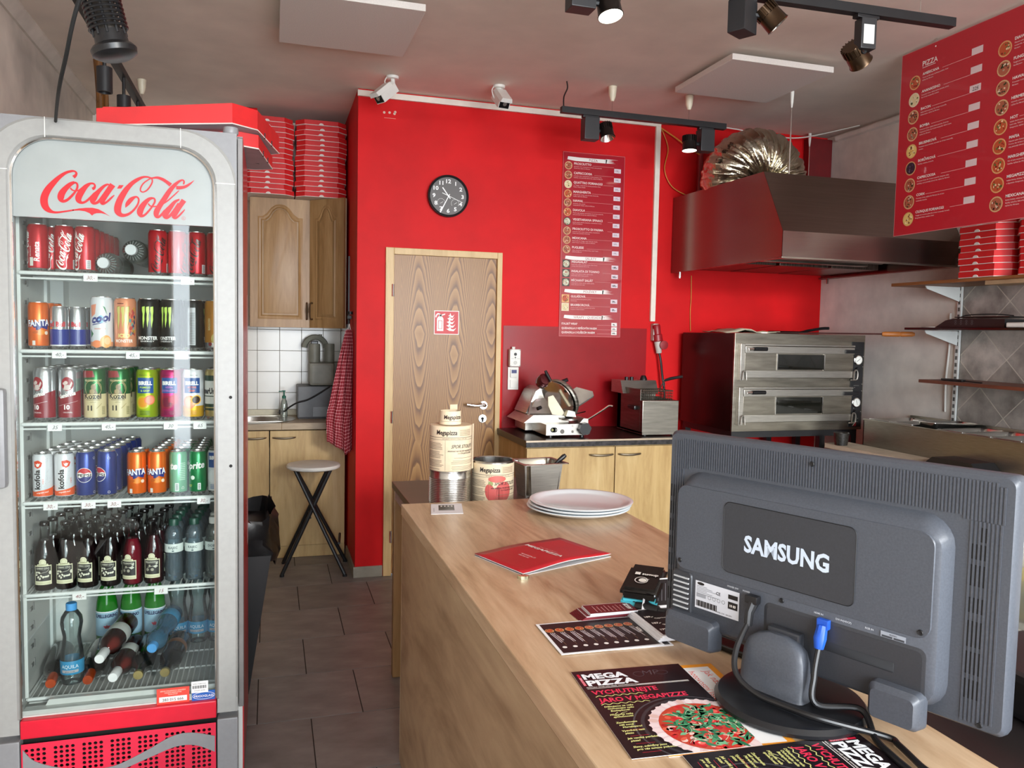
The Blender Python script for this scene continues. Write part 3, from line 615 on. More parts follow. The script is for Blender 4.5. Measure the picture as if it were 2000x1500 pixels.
# switches
def rounded(name, mats, parent, x0, x1, y0, y1, z0, z1, bev=.003): return Mesh().box(x0, x1, y0, y1, z0, z1, 0, bev).build(name, mats, parent)
s1 = thing('surface_socket_box', 'white surface box with a round black keyhole above the thermostat', 'switch', (1.51, YW, 1.37))
rounded('box', M_white, s1, 1.468, 1.540, 4.872, YW-.004, 1.318, 1.430, .006); Mesh().cyl((1.498, 4.9, 1.43), (1.498, 4.9, 1.445), .012, 12).build('cable_gland', M_white, s1)
P = Print(); P.disc(.036, .080, .010, K_, 2); P.poly([(.030, .056), (.042, .056), (.036, .066)], K_, 2); P.rect(.035, .048, .037, .057, K_, 2); P.disc(.036, .026, .011, (206, 204, 196), 2); P.ring(.036, .026, .011, .0015, (150, 148, 140), 3); P.text('STOP', .010, .049, .007, (120, 118, 112)); P.text('START', .046, .049, .007, (120, 118, 112))
for u in (.006, .066):
    for v in (.006, .106): P.disc(u, v, .0025, K_, 2, 8)
P.build('front_marks', s1, plane((1.468, 4.872, 1.318), (1, 0, 0), (0, 0, 1)))
s2 = thing('thermostat_switch', 'white wall plate with a small blue display above a rocker switch', 'switch', (1.51, YW, 1.24))
rounded('plate', M_white, s2, 1.466, 1.538, 4.904, YW-.004, 1.168, 1.314); rounded('rocker', M_white, s2, 1.480, 1.524, 4.897, 4.905, 1.180, 1.232, .002); rounded('thermostat_body', M_white, s2, 1.480, 1.526, 4.893, 4.905, 1.248, 1.302, .003)
P = Print(); P.rect(.0, .0, .034, .022, (58, 66, 120)); P.text('21.5', .006, .006, .013, (30, 36, 80), 2); P.build('display', s2, plane((1.487, 4.892, 1.275), (1, 0, 0), (0, 0, 1)))
# glossy splashback
sp_ = Mesh().box(1.434, 2.446, YW-.004, YW-.0008, .921, 1.580, 0).build('splashback', mat('gloss_red_panel', (150, 18, 26), .25, var=.05, scale=(5, 5, 5), bump=.06, spec=.25)); tag(sp_, 'glossy darker red splashback panel behind the slicer and fryer', 'panel')
# red industrial plug and its cable
pl = thing('industrial_plug', 'red industrial plug in its socket at the foot of the white trunking', 'plug', (2.5, YW, 1.5))
A = Matrix.Translation((2.50, 4.885, 1.60)) @ Matrix.Rotation(math.radians(172), 4, 'Y'); M_pr = mat('plug_red', (150, 26, 34), .4); M_pg = mat('plug_grey', (196, 190, 182), .5)
Mesh().box(2.476, 2.515, 4.875, YW, 1.50, 1.615, 0, .006).build('wall_mount', M_pg, pl)
Mesh().lathe([(0, -.01), (.022, -.01), (.027, .0), (.027, .055), (.033, .06), (.035, .10), (.030, .105), (0, .105)], 18, M=A).build('socket_body', M_pr, pl)
Mesh().lathe([(0, 0), (.03, 0), (.03, .015), (0, .018)], 18, M=Matrix.Translation((2.545, 4.862, 1.472)) @ Matrix.Rotation(PI/2, 4, 'X')).build('socket_lid', M_pr, pl)
Mesh().lathe([(.025, .10), (.024, .13), (.020, .165), (.019, .185), (0, .185)], 16, M=A).build('plug_grip', M_pg, pl)
cb = Mesh().tube(smooth_path([(2.525, 4.88, 1.42), (2.535, 4.87, 1.36), (2.55, 4.87, 1.26), (2.565, 4.86, 1.14), (2.565, 4.87, .99), (2.56, 4.88, .93)], 6), .008, 8).build('plug_cable', M_black); tag(cb, 'thick black cable hanging from the red plug behind the fryer', 'cable')
M_or = mat('orange_cable', (208, 128, 44), .5)
o = Mesh().tube(smooth_path([(2.50, 4.905, 2.92), (2.556, 4.905, 2.79), (2.535, 4.905, 2.65), (2.59, 4.90, 2.54), (2.70, 4.88, 2.48)], 8), .0035, 6).build('orange_wire', M_or); tag(o, 'thin orange wire looping from the trunking top to the hood', 'cable')
o = Mesh().tube(smooth_path([(2.768, 4.912, 1.95), (2.772, 4.912, 1.8), (2.769, 4.912, 1.7), (2.776, 4.912, 1.57)], 6), .003, 6).build('orange_wire', M_or); tag(o, 'thin orange wire running down the red wall from hood to oven', 'cable')
o = Mesh().tube(smooth_path([(2.50, 4.90, 2.915), (2.6, 4.89, 2.86), (2.70, 4.885, 2.80), (2.79, 4.885, 2.76)], 6), .005, 6).build('brown_wire', M_or); tag(o, 'brown wire sloping from the trunking top behind the track spotlight', 'cable')
o = Mesh().cyl((2.795, 4.895, 2.36), (2.795, 4.895, 2.969), .019, 12).build('riser_pipe', mat('pipe_red_paint', (150, 22, 30), .4)); tag(o, 'dark red painted pipe rising to the ceiling behind the foil duct', 'pipe')
o = Mesh().box(3.632, 3.826, 4.86, YW, 2.42, 2.945, 0, .002).build('duct_casing', mat('dark_red_casing', (112, 16, 22), .5)); tag(o, 'dark red boxed casing in the corner above the extractor hood', 'panel')

# ---------------------------------------------------------------- base cabinets with the black worktop
base_unit('base_cabinet', 'pale oak base cabinet directly below the meat slicer', 1.412, 1.965, 4.318, 4.91, .878, (1.80, 1.95), M_oakpale)
base_unit('base_cabinet', 'pale oak base cabinet directly below the table fryer', 1.967, 2.50, 4.318, 4.91, .878, (1.985, 2.13), M_oakpale)
bt = thing('black_worktop', 'black worktop with marbled front edge carrying the slicer and fryer', 'worktop', (1.95, 4.3, .88))
Mesh().box(1.400, 2.52, 4.30, 4.912, .881, .921, 0, .002).build('slab', M_blacktop, bt)
Mesh().box(1.402, 2.52, 4.294, 4.300, .883, .909).build('edge_band', mat('black_marble_edge', (30, 28, 30), .25, var=.9, scale=(40, 40, 40)), bt)
Mesh().box(1.400, 2.52, 4.292, 4.302, .911, .9215).build('metal_lip', mat('bronze_lip', (176, 160, 140), .3, .6), bt)

# ---------------------------------------------------------------- meat slicer
sl = thing('meat_slicer', 'polished meat slicer with a round blade standing on the black worktop', 'slicer', (1.69, 4.6, .921))
m = Mesh(); m.prism([(1.555, .936), (1.82, .936), (1.82, 1.032), (1.79, 1.034), (1.762, 1.002), (1.555, 1.000)], 'xz', 4.395, 4.66)
m.prism([(1.51, .936), (1.80, .936), (1.80, 1.0), (1.51, 1.0)], 'xz', 4.655, 4.87); m.build('base', M_steel, sl)
m = Mesh(); m.prism([(1.45, 1.0), (1.74, 1.0), (1.70, 1.045), (1.51, 1.045)], 'xz', 4.50, 4.86); m.prism([(1.50, 1.046), (1.70, 1.046), (1.68, 1.07), (1.60, 1.205), (1.562, 1.18)], 'xz', 4.62, 4.86); m.build('body', M_steel, sl)
m = Mesh(); vs = [(1.500, 4.56, 1.048), (1.722, 4.54, 1.046), (1.70, 4.60, 1.22), (1.628, 4.66, 1.225), (1.560, 4.68, 1.178)]
n = len(vs); v2 = [(x+.001, y+.012, z-.001) for x, y, z in vs]; m.add(vs+v2, [tuple(range(n)), tuple(range(2*n-1, n-1, -1))]+[(i, i+n, (i+1) % n+n, (i+1) % n) for i in range(n)]); m.build('product_table', mat('bright_steel_plate', (216, 214, 208), .22, .8), sl)
B = Matrix.Translation((1.672, 4.53, 1.135)) @ Matrix.Rotation(math.radians(28), 4, 'Z') @ Matrix.Rotation(math.radians(68), 4, 'Y')
Mesh().lathe([(0, -.006), (.118, -.004), (.122, 0), (.118, .004), (0, .008)], 48, M=B).build('blade', M_chrome, sl)
B2 = Matrix.Translation((1.685, 4.525, 1.135)) @ Matrix.Rotation(math.radians(28), 4, 'Z') @ Matrix.Rotation(math.radians(68), 4, 'Y')
m = Mesh(); m.lathe([(.128, -.008), (.135, 0), (.128, .022), (.06, .036), (0, .040)], 48, M=B2); m.build('blade_guard', mat('ribbed_alloy', (150, 146, 136), .35, .8, .3, (3, 3, 160)), sl)
m = Mesh(); vs = [(1.600, 4.50, 1.155), (1.632, 4.50, 1.165), (1.70, 4.47, 1.055), (1.675, 4.47, 1.045), (1.625, 4.49, 1.05), (1.603, 4.50, 1.10)]
n = len(vs); v2 = [(x, y+.008, z) for x, y, z in vs]; m.add(vs+v2, [tuple(range(n)), tuple(range(2*n-1, n-1, -1))]+[(i, i+n, (i+1) % n+n, (i+1) % n) for i in range(n)]); m.build('thickness_plate', mat('cream_plate', (226, 216, 184), .4), sl)
m = Mesh(); m.lathe([(0, -.03), (.03, -.025), (.042, 0), (.042, .05), (.03, .07), (0, .075)], 24, M=Matrix.Translation((1.60, 4.62, 1.235)) @ Matrix.Rotation(math.radians(70), 4, 'X')); m.build('motor_cover', mat('dark_gloss_cover', (88, 34, 38), .15, .5), sl)
m = Mesh(); m.tube([(1.600, 4.56, 1.31), (1.607, 4.555, 1.29), (1.635, 4.53, 1.235)], [.008, .011, .008], 8); m.tube([(1.655, 4.50, 1.235), (1.712, 4.47, 1.262)], .012, 10); m.tube([(1.53, 4.49, 1.085), (1.555, 4.50, 1.092)], .011, 8); m.build('handle', M_black, sl)
m = Mesh(); vs = [(1.745, 4.62, 1.11), (1.80, 4.66, 1.175), (1.86, 4.70, 1.20), (1.955, 4.66, 1.175), (1.955, 4.64, 1.15), (1.79, 4.58, 1.07)]; n = len(vs); v2 = [(x, y+.004, z-.01) for x, y, z in vs]
m.add(vs+v2, [tuple(range(n)), tuple(range(2*n-1, n-1, -1))]+[(i, i+n, (i+1) % n+n, (i+1) % n) for i in range(n)]); m.build('slice_deflector', mat('bright_steel_plate', (216, 214, 208), .22, .8), sl)
m = Mesh(); m.tube(smooth_path([(1.83, 4.50, 1.0), (1.88, 4.49, 1.03), (1.95, 4.48, 1.075), (1.985, 4.47, 1.10), (2.005, 4.46, 1.098)], 5), .007, 8); m.tube([(1.77, 4.47, 1.055), (1.85, 4.52, 1.062)], .004, 6); m.build('meat_arm', M_chrome, sl)
m = Mesh(); m.prism([(1.688, 1.045), (1.752, 1.04), (1.742, 1.072), (1.700, 1.082)], 'xz', 4.42, 4.50); m.lathe([(0, 0), (.05, 0), (.05, .01), (0, .012)], 24, (1.725, 4.47, 1.018)); m.build('carriage', M_steel, sl)
m = Mesh(); kn = []; 
for k in range(24): kn.append((.034+.004*(k % 4 < 2), 0))
vs = []; 
for y in (4.355, 4.392):
    for k in range(24): a = 2*PI*k/24; r_ = kn[k][0]; vs.append((1.788+r_*math.cos(a), y, .975+r_*math.sin(a)))
m.add(vs, [tuple(range(24)), tuple(range(47, 23, -1))]+[(k, k+24, (k+1) % 24+24, (k+1) % 24) for k in range(24)]); m.build('thickness_knob', M_black, sl)
P = Print(); P.disc(.038, .030, .015, K_, 1); P.disc(.052, .030, .015, K_, 1); P.rect(.038, .015, .052, .045, K_, 1); P.disc(.037, .030, .007, (150, 150, 90), 2); P.rect(.056, .028, .064, .032, (210, 210, 205), 2); P.disc(.098, .020, .013, (112, 108, 102), 1); P.ring(.098, .020, .013, .002, (80, 76, 72), 2); P.disc(.163, .018, .008, (120, 116, 110), 1); P.disc(.163, .052, .006, (190, 188, 180), 1)
P.build('control_panel', sl, plane((1.558, 4.3945, .938), (1, 0, 0), (0, 0, 1)))
m = Mesh(); [m.lathe([(0, 0), (.014, 0), (.012, .016), (0, .016)], 12, (x, y, .921)) for x in (1.59, 1.79) for y in (4.42, 4.82)]; m.build('rubber_feet', M_black, sl)
# ---------------------------------------------------------------- fryer
fr = thing('deep_fryer', 'small steel table fryer with a wire basket beside the slicer', 'fryer', (2.3, 4.57, .921))
m = Mesh(); m.box(2.170, 2.415, 4.385, 4.42, .935, 1.138, 0, .003); m.box(2.170, 2.174, 4.42, 4.75, .935, 1.205, 0); m.box(2.411, 2.415, 4.42, 4.75, .935, 1.138); m.box(2.170, 2.415, 4.70, 4.75, .935, 1.19); m.box(2.17, 2.415, 4.38, 4.75, .93, .945); m.build('tank', mat('fryer_steel', (128, 124, 116), .34, .95, .1, (6, 6, 60), .05), fr)
Mesh().prism([(4.62, 1.165), (4.80, 1.165), (4.80, 1.245), (4.66, 1.245)], 'yz', 2.145, 2.395).build('control_head', M_steel, fr)
m = Mesh()
for x in (2.205, 2.24): m.lathe([(0, 0), (.013, 0), (.013, .02), (0, .022)], 12, (x, 4.70, 1.245))
m.lathe([(0, 0), (.024, 0), (.022, .012), (.014, .03), (0, .032)], 16, (2.32, 4.69, 1.245)); m.build('knob', M_black, fr)
wb = Mesh(); x0, x1, y0, y1, z0, z1 = 2.19, 2.395, 4.43, 4.60, 1.06, 1.195
wb.tube([(x0, y0, z1), (x1, y0, z1), (x1, y1, z1), (x0, y1, z1)], .004, 6, closed=True)
for k in range(15):
    x = x0+(x1-x0)*k/14; wb.tube([(x, y0, z1), (x, y0, z0), (x, y1, z0), (x, y1, z1)], .0012, 4, caps=False)
    y = y0+(y1-y0)*k/14; wb.tube([(x0, y, z1), (x0, y, z0), (x1, y, z0), (x1, y, z1)], .0012, 4, caps=False)
for k in range(8):
    z = z0+(z1-z0)*k/8; wb.tube([(x0, y0, z), (x1, y0, z), (x1, y1, z), (x0, y1, z)], .0012, 4, closed=True)
wb.build('basket', mat('basket_wire', (120, 112, 100), .35, .9), fr)
m = Mesh(); m.tube([(2.30, 4.43, 1.19), (2.302, 4.40, 1.235), (2.31, 4.39, 1.265)], .003, 6); m.tube([(2.325, 4.43, 1.19), (2.322, 4.40, 1.235), (2.312, 4.39, 1.265)], .003, 6); m.build('basket_bracket', M_chrome, fr)
Mesh().tube([(2.315, 4.39, 1.262), (2.345, 4.37, 1.275), (2.41, 4.34, 1.29)], [.008, .010, .009], 10).build('basket_handle', M_black, fr)
Mesh().box(2.150, 2.170, 4.46, 4.56, 1.075, 1.10, 0, .006).build('side_handle', M_black, fr)
m = Mesh(); [m.lathe([(0, 0), (.012, 0), (.012, .016), (0, .016)], 12, (x, y, .921)) for x in (2.20, 2.39) for y in (4.41, 4.72)]; m.build('rubber_feet', M_black, fr)

# ---------------------------------------------------------------- pizza menu on the red wall
mb = thing('wall_menu_board', 'tall narrow red menu board with round pizza pictures on the red wall', 'menu board', (2.03, YW, 2.1))
F = plane((1.81, YW-.008, 1.517), (1, 0, 0), (0, 0, 1)); sheet('board', mat('menu_red_acrylic', (170, 34, 46), .14, var=0, coat=.5), mb, F, .438, 1.194, .007)
P = Print(); vv = lambda y: 1.194*(1-(y-62)/1393)
for a in ((.002, .002, .436, .0035), (.002, 1.1905, .436, 1.192), (.002, .002, .0035, 1.192), (.4345, .002, .436, 1.192)): P.rect(*a, (226, 140, 140), 1)
def brush(P, u0, u1, v, t, s=0):
    R = random.Random(s); h_ = .013; P.poly([(u0, v+h_), (u0+.08, v+h_*.8), (u1-.08, v+h_*.9), (u1-.085, v-h_), (u0+.05, v-h_), (u0-.004, v-h_*.5)], W_, 1)
    for k in range(7): b_ = v-h_+k*h_*.3; P.poly([(u1-.09, b_), (u1-.09, b_+h_*.36), (u1-R.uniform(-.01, .05), b_+h_*.22)], W_, 1)
    P.text(t, (u0+u1)/2, v-.0085, .0225, (150, 60, 64), 2, .0, 'c')
ing = {'PROSCIUTTO': 'prosciutto cotto, mozzarella fior di latte, extra panenský|olivový olej, rajčata San Marzano', 'CAPRICCIOSA': 'prosciutto cotto, mozzarella fior di latte, žampiony, olivy,|artyčoky, extra panenský olivový olej, rajčata San Marzano', 'QUATTRO FORMAGGI': 'týr Taleggio, mozzarella fior di latte, gorgonzola, Grana|Padano, rukola, smetana', 'MARGHERITA': 'mozzarella fior di latte, extra panenský olivový olej,|bazalka, rajčata San Marzano', 'HAWAI': 'prosciutto cotto, ananas,|mozzarella fior di latte, rajčata San Marzano', 'DIAVOLA': 'Pikantní salám Spianata, Grana Padano, fior di latte mozzarella,|extra panenský olivový olej, rajčata San Marzano', 'VEGETARIANA SPINACI': 'paprika, špenát, kukuřice, žampiony, mozzarella fior di latte,|rajčata San Marzano', 'PROSCIUTTO DI PARMA': 'prosciutto crudo, rukola, cherry rajčata, mozzarella fior|di latte, extra panenský olivový olej', 'MEXICANA': 'Mletá hovězí, týr Taleggio, kukuř. feferonky, fazolky,|cibule Tropea, mozzarella, rajčata San Marzano', 'PUGLIESE': 'rajčata, černé olivy, ančovičky di latte, cibule Tropea,|rajčata San Marzano', 'MEGASALÁT': 'kuřecí maso, rajčata, parmezán, šunka, cibule, listový|dresing, extra panenský olivový olej', 'INSALATA DI TONNO': 'tuňák, mozzarella fior di latte, rajčata, vejce,|listový salát, cibule Tropea, paprika', 'MÍCHANÝ SALÁT': 'mozzarella fior di latte, okurky, rajčata, paprika,|rukola, bílé zelí, ledový salát', 'GULÁŠOVÁ': 'poctivá kořeněná hovězí gulášová polévka|bramborová', 'BRAMBOROVÁ': 'jemně kořeněná bramborová polévka dle tradiční|receptury s lesními houbami'}
L_ = list(ing.items()); ys = [155, 225, 295, 365, 432, 502, 572, 643, 712, 783, 892, 963, 1032, 1155, 1220]
PR = ['195,-', '199,-', '205,-', '175,-', '199,-', '205,-', '189,-', '225,-', '209,-', '199,-', '149,-', '165,-', '169,-', '59,-', '59,-']
for i, ((nm, tx), y) in enumerate(zip(L_, ys)):
    v = vv(y)-.002*i*0; pizza(P, .040, v-.008, .026, [1, 1, 2, 0, 1, 0, 5, 1, 1, 1, 5, 5, 5, 0, 2][i], 2, seed=i, n=12, sq=i >= 10)
    P.text(nm, .078, v, .020, (238, 214, 210), 2, .02); x1 = .078+.013*len(nm); P.rect(x1, v-.0005, .36, v+.001, (216, 150, 150), 1)
    for j, ln in enumerate(tx.split('|')): P.text(ln, .078, v-.014-.011*j, .0085, (226, 170, 170), 2, .01)
    P.rect(.362, v-.034, .410, v-.006, (226, 210, 218), 1); P.text(PR[i], .386, v-.026, .0165, (150, 130, 140) if i < 10 else K_, 2, .02 if i < 10 else .05, 'c')
for y, t in ((112, 'PIZZA'), (856, 'SALÁTY'), (1108, 'POLÉVKY'), (1305, 'WRAPY / QUESADILLY')): brush(P, .035, .39, vv(y), t, y)
for y, t, p in ((1352, 'ITALSKÝ WRAP', '99,-'), (1386, 'QUESADILLA S VEPŘOVÝM MASEM', '109,-'), (1418, 'QUESADILLA S KUŘECÍM MASEM', '109,-')):
    P.text(t, .018, vv(y)-.010, .0185, (240, 220, 216), 2, .02, sx=.88); P.rect(.27, vv(y)-.0105, .368, vv(y)-.009, (216, 150, 150), 1); P.rect(.372, vv(y)-.016, .412, vv(y)+.008, (240, 234, 230), 1); P.text(p, .392, vv(y)-.010, .014, K_, 2, .04, 'c')
P.build('menu_print', mb, F, lift=.0002, rough=.2)
# ================================================================ pizza oven on its stand
ov = thing('pizza_oven', 'two-deck stainless pizza oven with two glazed doors and black control strip', 'oven', (3.16, 4.5, .96))
Mesh().box(2.690, 3.640, 4.235, 4.86, .962, 1.560, 0, .002).build('body', mat('oven_black_side', (34, 16, 16), .25), ov)
Mesh().box(2.690, 3.640, 4.222, 4.236, .960, 1.562, 0, .002).build('front_panel', M_steeld, ov)
for zt, zb in ((1.497, 1.290), (1.233, 1.018)):
    dr = Mesh().box(2.745, 3.535, 4.196, 4.222, zb, zt-.012, 0, .003).build('door', M_steeld, ov)
    m = Mesh(); m.box(2.745, 3.535, 4.188, 4.197, zt-.055, zt-.014, 0, .002); m.box(2.745, 3.535, 4.188, 4.197, zb+.002, zb+.045, 0, .002); m.box(2.735, 3.54, 4.19, 4.222, zt-.010, zt, 0, .002); m.build('door_rail', M_steel, dr)
    g_ = Mesh(); g_.box(2.972, 3.312, 4.1945, 4.197, zb+.052, zt-.062); g_.build('door_window', mat('oven_glass', (22, 22, 18), .06, var=0, coat=.5), dr)
    Mesh().box(2.970, 2.975, 4.190, 4.197, zb+.048, zt-.058).build('window_trim', M_chrome, dr); Mesh().box(3.309, 3.316, 4.188, 4.197, zb+.048, zt-.058).build('window_trim', M_chrome, dr)
    m = Mesh(); m.tube([(2.765, 4.185, zt-.034), (2.795, 4.178, zt-.030)], .008, 8, 1); m.tube([(2.795, 4.176, zt-.030), (2.885, 4.176, zt-.030)], [.012, .0115], 12); m.build('door_handle', [M_black, M_chrome], dr); Mesh().box(3.46, 3.57, 4.172, 4.186, zt-.05, zt-.028, 0, .003).build('door_handle', M_black, dr)
    m = Mesh(); m.box(2.712, 2.742, 4.188, 4.222, zb-.015, zt, 0, .002); m.build('hinge_post', M_steel, dr); m = Mesh(); m.tube(smooth_path([(2.722, 4.18, zb-.01), (2.727, 4.178, zb+.035), (2.745, 4.178, zb+.038), (2.752, 4.18, zb-.012)], 5), .004, 6); m.build('hinge_arm', M_steel, dr); m = Mesh(); m.tube(smooth_path([(3.53, 4.18, zb-.01), (3.535, 4.178, zb+.05), (3.555, 4.178, zb+.04), (3.552, 4.18, zb-.005), (3.51, 4.18, zb-.01)], 5), .005, 6); m.build('hinge_arm', M_steel, dr)
Mesh().box(3.537, 3.628, 4.214, 4.224, .978, 1.520, 0, .002).build('control_strip', M_matte, ov)
for z, an in ((1.405, .6), (1.134, -1.25)):
    gp = Mesh().lathe([(0, 0), (.029, 0), (.031, .006), (.027, .008), (0, .008)], 28, M=Matrix.Translation((3.583, 4.214, z)) @ Matrix.Rotation(PI/2, 4, 'X')).build('gauge', M_chrome, ov)
    P = Print(); P.disc(0, 0, .026, (236, 236, 230)); [P.disc(.021*math.cos(a), .021*math.sin(a), .0016, K_, 2, 6) for a in [math.radians(-40+26*k) for k in range(11)]]; P.stroke([(-.016*math.cos(an), -.016*math.sin(an), .003), (.016*math.cos(an), .016*math.sin(an), .002)], K_, 3); P.build('gauge_dial', gp, plane((3.583, 4.205, z), (1, 0, 0), (0, 0, 1)))
    Mesh().lathe([(0, 0), (.019, 0), (.017, .018), (0, .02)], 18, M=Matrix.Translation((3.578, 4.214, z-.065)) @ Matrix.Rotation(PI/2, 4, 'X')).build('knob', M_black, ov)
P = Print(); R = random.Random(5)
for k in range(22): P.disc(.008+R.choice((0, .02, .055, .075)), .03+.022*k, .002, (200, 196, 186), 1, 8)
P.poly([(.022, .004), (.052, .004), (.052, .036), (.022, .036)], (40, 90, 60), 1); P.poly([(.024, .004), (.052, .004), (.052, .034)], (176, 40, 44), 2); P.stroke([(.024, .005, .004), (.052, .034, .004)], W_, 3); P.rect(.02, .262, .06, .263, (150, 150, 145))
P.build('strip_marks', ov, plane((3.540, 4.2138, .98), (1, 0, 0), (0, 0, 1)))
st = thing('oven_stand', 'black steel frame stand carrying the pizza oven', 'stand', (3.16, 4.5, 0))
for x in (2.72, 3.36, 3.60):
    for y in (4.26, 4.82): Mesh().box(x-.02, x+.02, y-.02, y+.02, 0, .92).build('leg', M_matte, st)
m = Mesh(); m.box(2.70, 3.62, 4.24, 4.28, .92, .96); m.box(2.70, 3.62, 4.80, 4.84, .92, .96); m.box(2.70, 2.74, 4.28, 4.80, .92, .96); m.box(3.58, 3.62, 4.28, 4.80, .92, .96); m.build('top_frame', M_matte, st)
# things on the oven
m = Mesh(); R = random.Random(8); rows = []
for j in range(7):
    rows.append([m.bm.verts.new((2.80+.055*i+R.uniform(-.01, .01), 4.47+.05*j+R.uniform(-.01, .01), 1.570+R.uniform(0, .014)+(.012 if i in (2, 3) else 0)-(.006 if i in (0, 7) else 0))) for i in range(8)])
for j in range(6):
    for i in range(7): m.bm.faces.new((rows[j][i], rows[j][i+1], rows[j+1][i+1], rows[j+1][i])).smooth = True
o = m.build('oven_cloth', mat('cream_cloth', (214, 204, 178), .9, bump=.3), flat=180); tag(o, 'crumpled cream cloth lying on top of the pizza oven', 'cloth'); q = o.modifiers.new('t', 'SOLIDIFY'); q.thickness = .006
pn = thing('frying_pan', 'dark pan with an upturned handle on top of the oven', 'pan', (3.2, 4.4, 1.562))
Mesh().lathe([(0, 0), (.09, 0), (.11, .018), (.107, .02), (.088, .004), (0, .004)], 28, (3.325, 4.62, 1.562)).build('pan_body', M_matte, pn)
Mesh().tube(smooth_path([(3.36, 4.52, 1.575), (3.39, 4.45, 1.588), (3.43, 4.38, 1.602), (3.455, 4.34, 1.604)], 4), [.006]*3+[.009]*10, 8).build('pan_handle', M_matte, pn)
pe = thing('pizza_peel', 'long pizza peel with turned wooden grip sticking out from the oven top', 'peel', (3.3, 4.2, 1.57))
m = Mesh(); m.lathe([(0, 0), (.105, 0), (.105, .003), (0, .003)], 28, (2.95, 4.345, 1.564)); m.build('blade', M_steeld, pe)
Mesh().tube([(3.03, 4.295, 1.568), (3.56, 3.99, 1.572)], .005, 8).build('shaft', mat('peel_shaft', (110, 70, 66), .3, .8), pe)
Mesh().tube([(3.56, 3.99, 1.572), (3.575, 3.98, 1.572), (3.64, 3.938, 1.573), (3.645, 3.935, 1.573), (3.65, 3.93, 1.573), (3.70, 3.90, 1.574), (3.712, 3.893, 1.574)], [.012, .016, .0165, .014, .0165, .0155, .010], 14).build('grip', mat('turned_wood_grip', (184, 112, 52), .4, var=.15, scale=(10, 10, 40)), pe)

# ================================================================ extractor hood and foil duct
hd_ = thing('extractor_hood', 'large stainless extractor hood with sloping front hanging above the oven', 'hood', (3.2, 4.3, 1.96))
pr = [(4.91, 1.960), (3.685, 1.966), (3.685, 2.108), (3.879, 2.452), (4.91, 2.464)]
m = Mesh(); xa, xb, t_ = 2.612, 3.822, .003
m.prism(pr, 'yz', xa, xa+t_); m.prism(pr, 'yz', xb-t_, xb)
for i in (1, 2, 3):
    (y0, z0), (y1, z1) = pr[i], pr[i+1]; nrm = Vector((0, y1-y0, z1-z0)).cross(Vector((1, 0, 0))).normalized()*t_
    vs = [(xa, y0, z0), (xb, y0, z0), (xb, y1, z1), (xa, y1, z1)]; v2 = [(x, y+nrm.y, z+nrm.z) for x, y, z in vs]; m.add(vs+v2, [(0, 1, 2, 3), (7, 6, 5, 4), (0, 4, 5, 1), (2, 6, 7, 3)])
bmesh.ops.recalc_face_normals(m.bm, faces=m.bm.faces[:]); m.build('canopy', M_steelh, hd_)
m = Mesh(); m.box(xa, xb, 3.683, 3.69, 1.963, 1.972, 0, .001); m.box(xa, xb, 3.69, 3.71, 1.964, 1.968); m.box(xa+.003, xa+.03, 3.69, 4.9, 1.963, 1.968); m.box(xb-.03, xb-.003, 3.69, 4.9, 1.963, 1.968); m.build('lower_rim', M_steeld, hd_)
Mesh().box(xa+.004, xb-.004, 3.70, 4.90, 2.05, 2.055).build('inner_plate', mat('dark_inner_plate', (58, 48, 44), .45, .5), hd_)  # recessed plate in one even dark tone
for k in range(3): Mesh().box(xa+.04+.385*k, xa+.40+.385*k, 4.30, 4.86, 1.985, 2.03, 0, .004).build('grease_filter', mat('filter_steel', (96, 84, 76), .35, .8, .4, (120, 4, 4)), hd_)
m = Mesh(); m.box(xa+.10, xb-.25, 4.15, 4.19, 1.990, 2.02, 0, .004); m.box(xa+.10, xb-.25, 4.02, 4.04, 1.995, 2.02, 0, .004); m.build('lamp_rail', M_steeld, hd_)
for x, y in ((2.645, 4.85), (3.79, 4.80)): Mesh().cyl((x, y, 1.965), (x, y, 1.925), .009, 10).build('drain_nipple', M_chrome, hd_)
du = thing('foil_duct', 'thick crinkled foil duct bending out of the extractor hood top', 'duct', (2.87, 4.45, 2.46))
m = Mesh(); R = random.Random(4); na, nb = 130, 56; rows = []
for i in range(na+1):
    a = -.35+(PI+.70)*i/na; tp = 1-.30*max(0, (a-2.5)/(PI+.35-2.5))**1.5; rib = .003*math.sin(i*1.9)+R.uniform(-.002, .002); rw = []
    for k in range(nb):
        b_ = 2*PI*k/nb; rr = .174+rib+.005*math.sin(b_*3+i*.9)*math.sin(i*.37+b_)+.004*math.sin(i*.8+2.2*math.sin(b_*2))+R.uniform(-.0012, .0012)
        rr *= tp; q = max(.012, .160+rr*math.cos(b_)); rw.append(m.bm.verts.new((2.905+q*math.cos(a), 4.40+rr*math.sin(b_)+.07*(1-math.cos(max(0, a-1.2))), 2.495+q*math.sin(a))))
    rows.append(rw)
for i in range(na):
    for k in range(nb): m.bm.faces.new((rows[i][k], rows[i][(k+1) % nb], rows[i+1][(k+1) % nb], rows[i+1][k])).smooth = True
m.build('foil_tube', M_foil, du, flat=50)
m = Mesh(); m.lathe([(.182, 0), (.182, .02), (.178, .02), (.178, 0)], 32, (3.045, 4.40, 2.462)); m.build('collar', M_steeld, du)
for (x, y, z0), lab in (((2.811, 3.93, 2.455), 'thin steel hanging rod in front of the foil duct'), ((3.62, 4.84, 2.46), 'thin steel hanging rod beside the dark red corner casing')):
    t = thing('hanging_rod', lab, 'rod', (x, y, z0)); top = 2.92 if y < 4 else 2.968
    Mesh().cyl((x, y, z0), (x, y, top), .004, 8).build('rod', M_chrome, t); Mesh().lathe([(.004, -.09), (.008, -.06), (.011, 0)], 10, (x, y, top)).build('anchor', M_white, t)
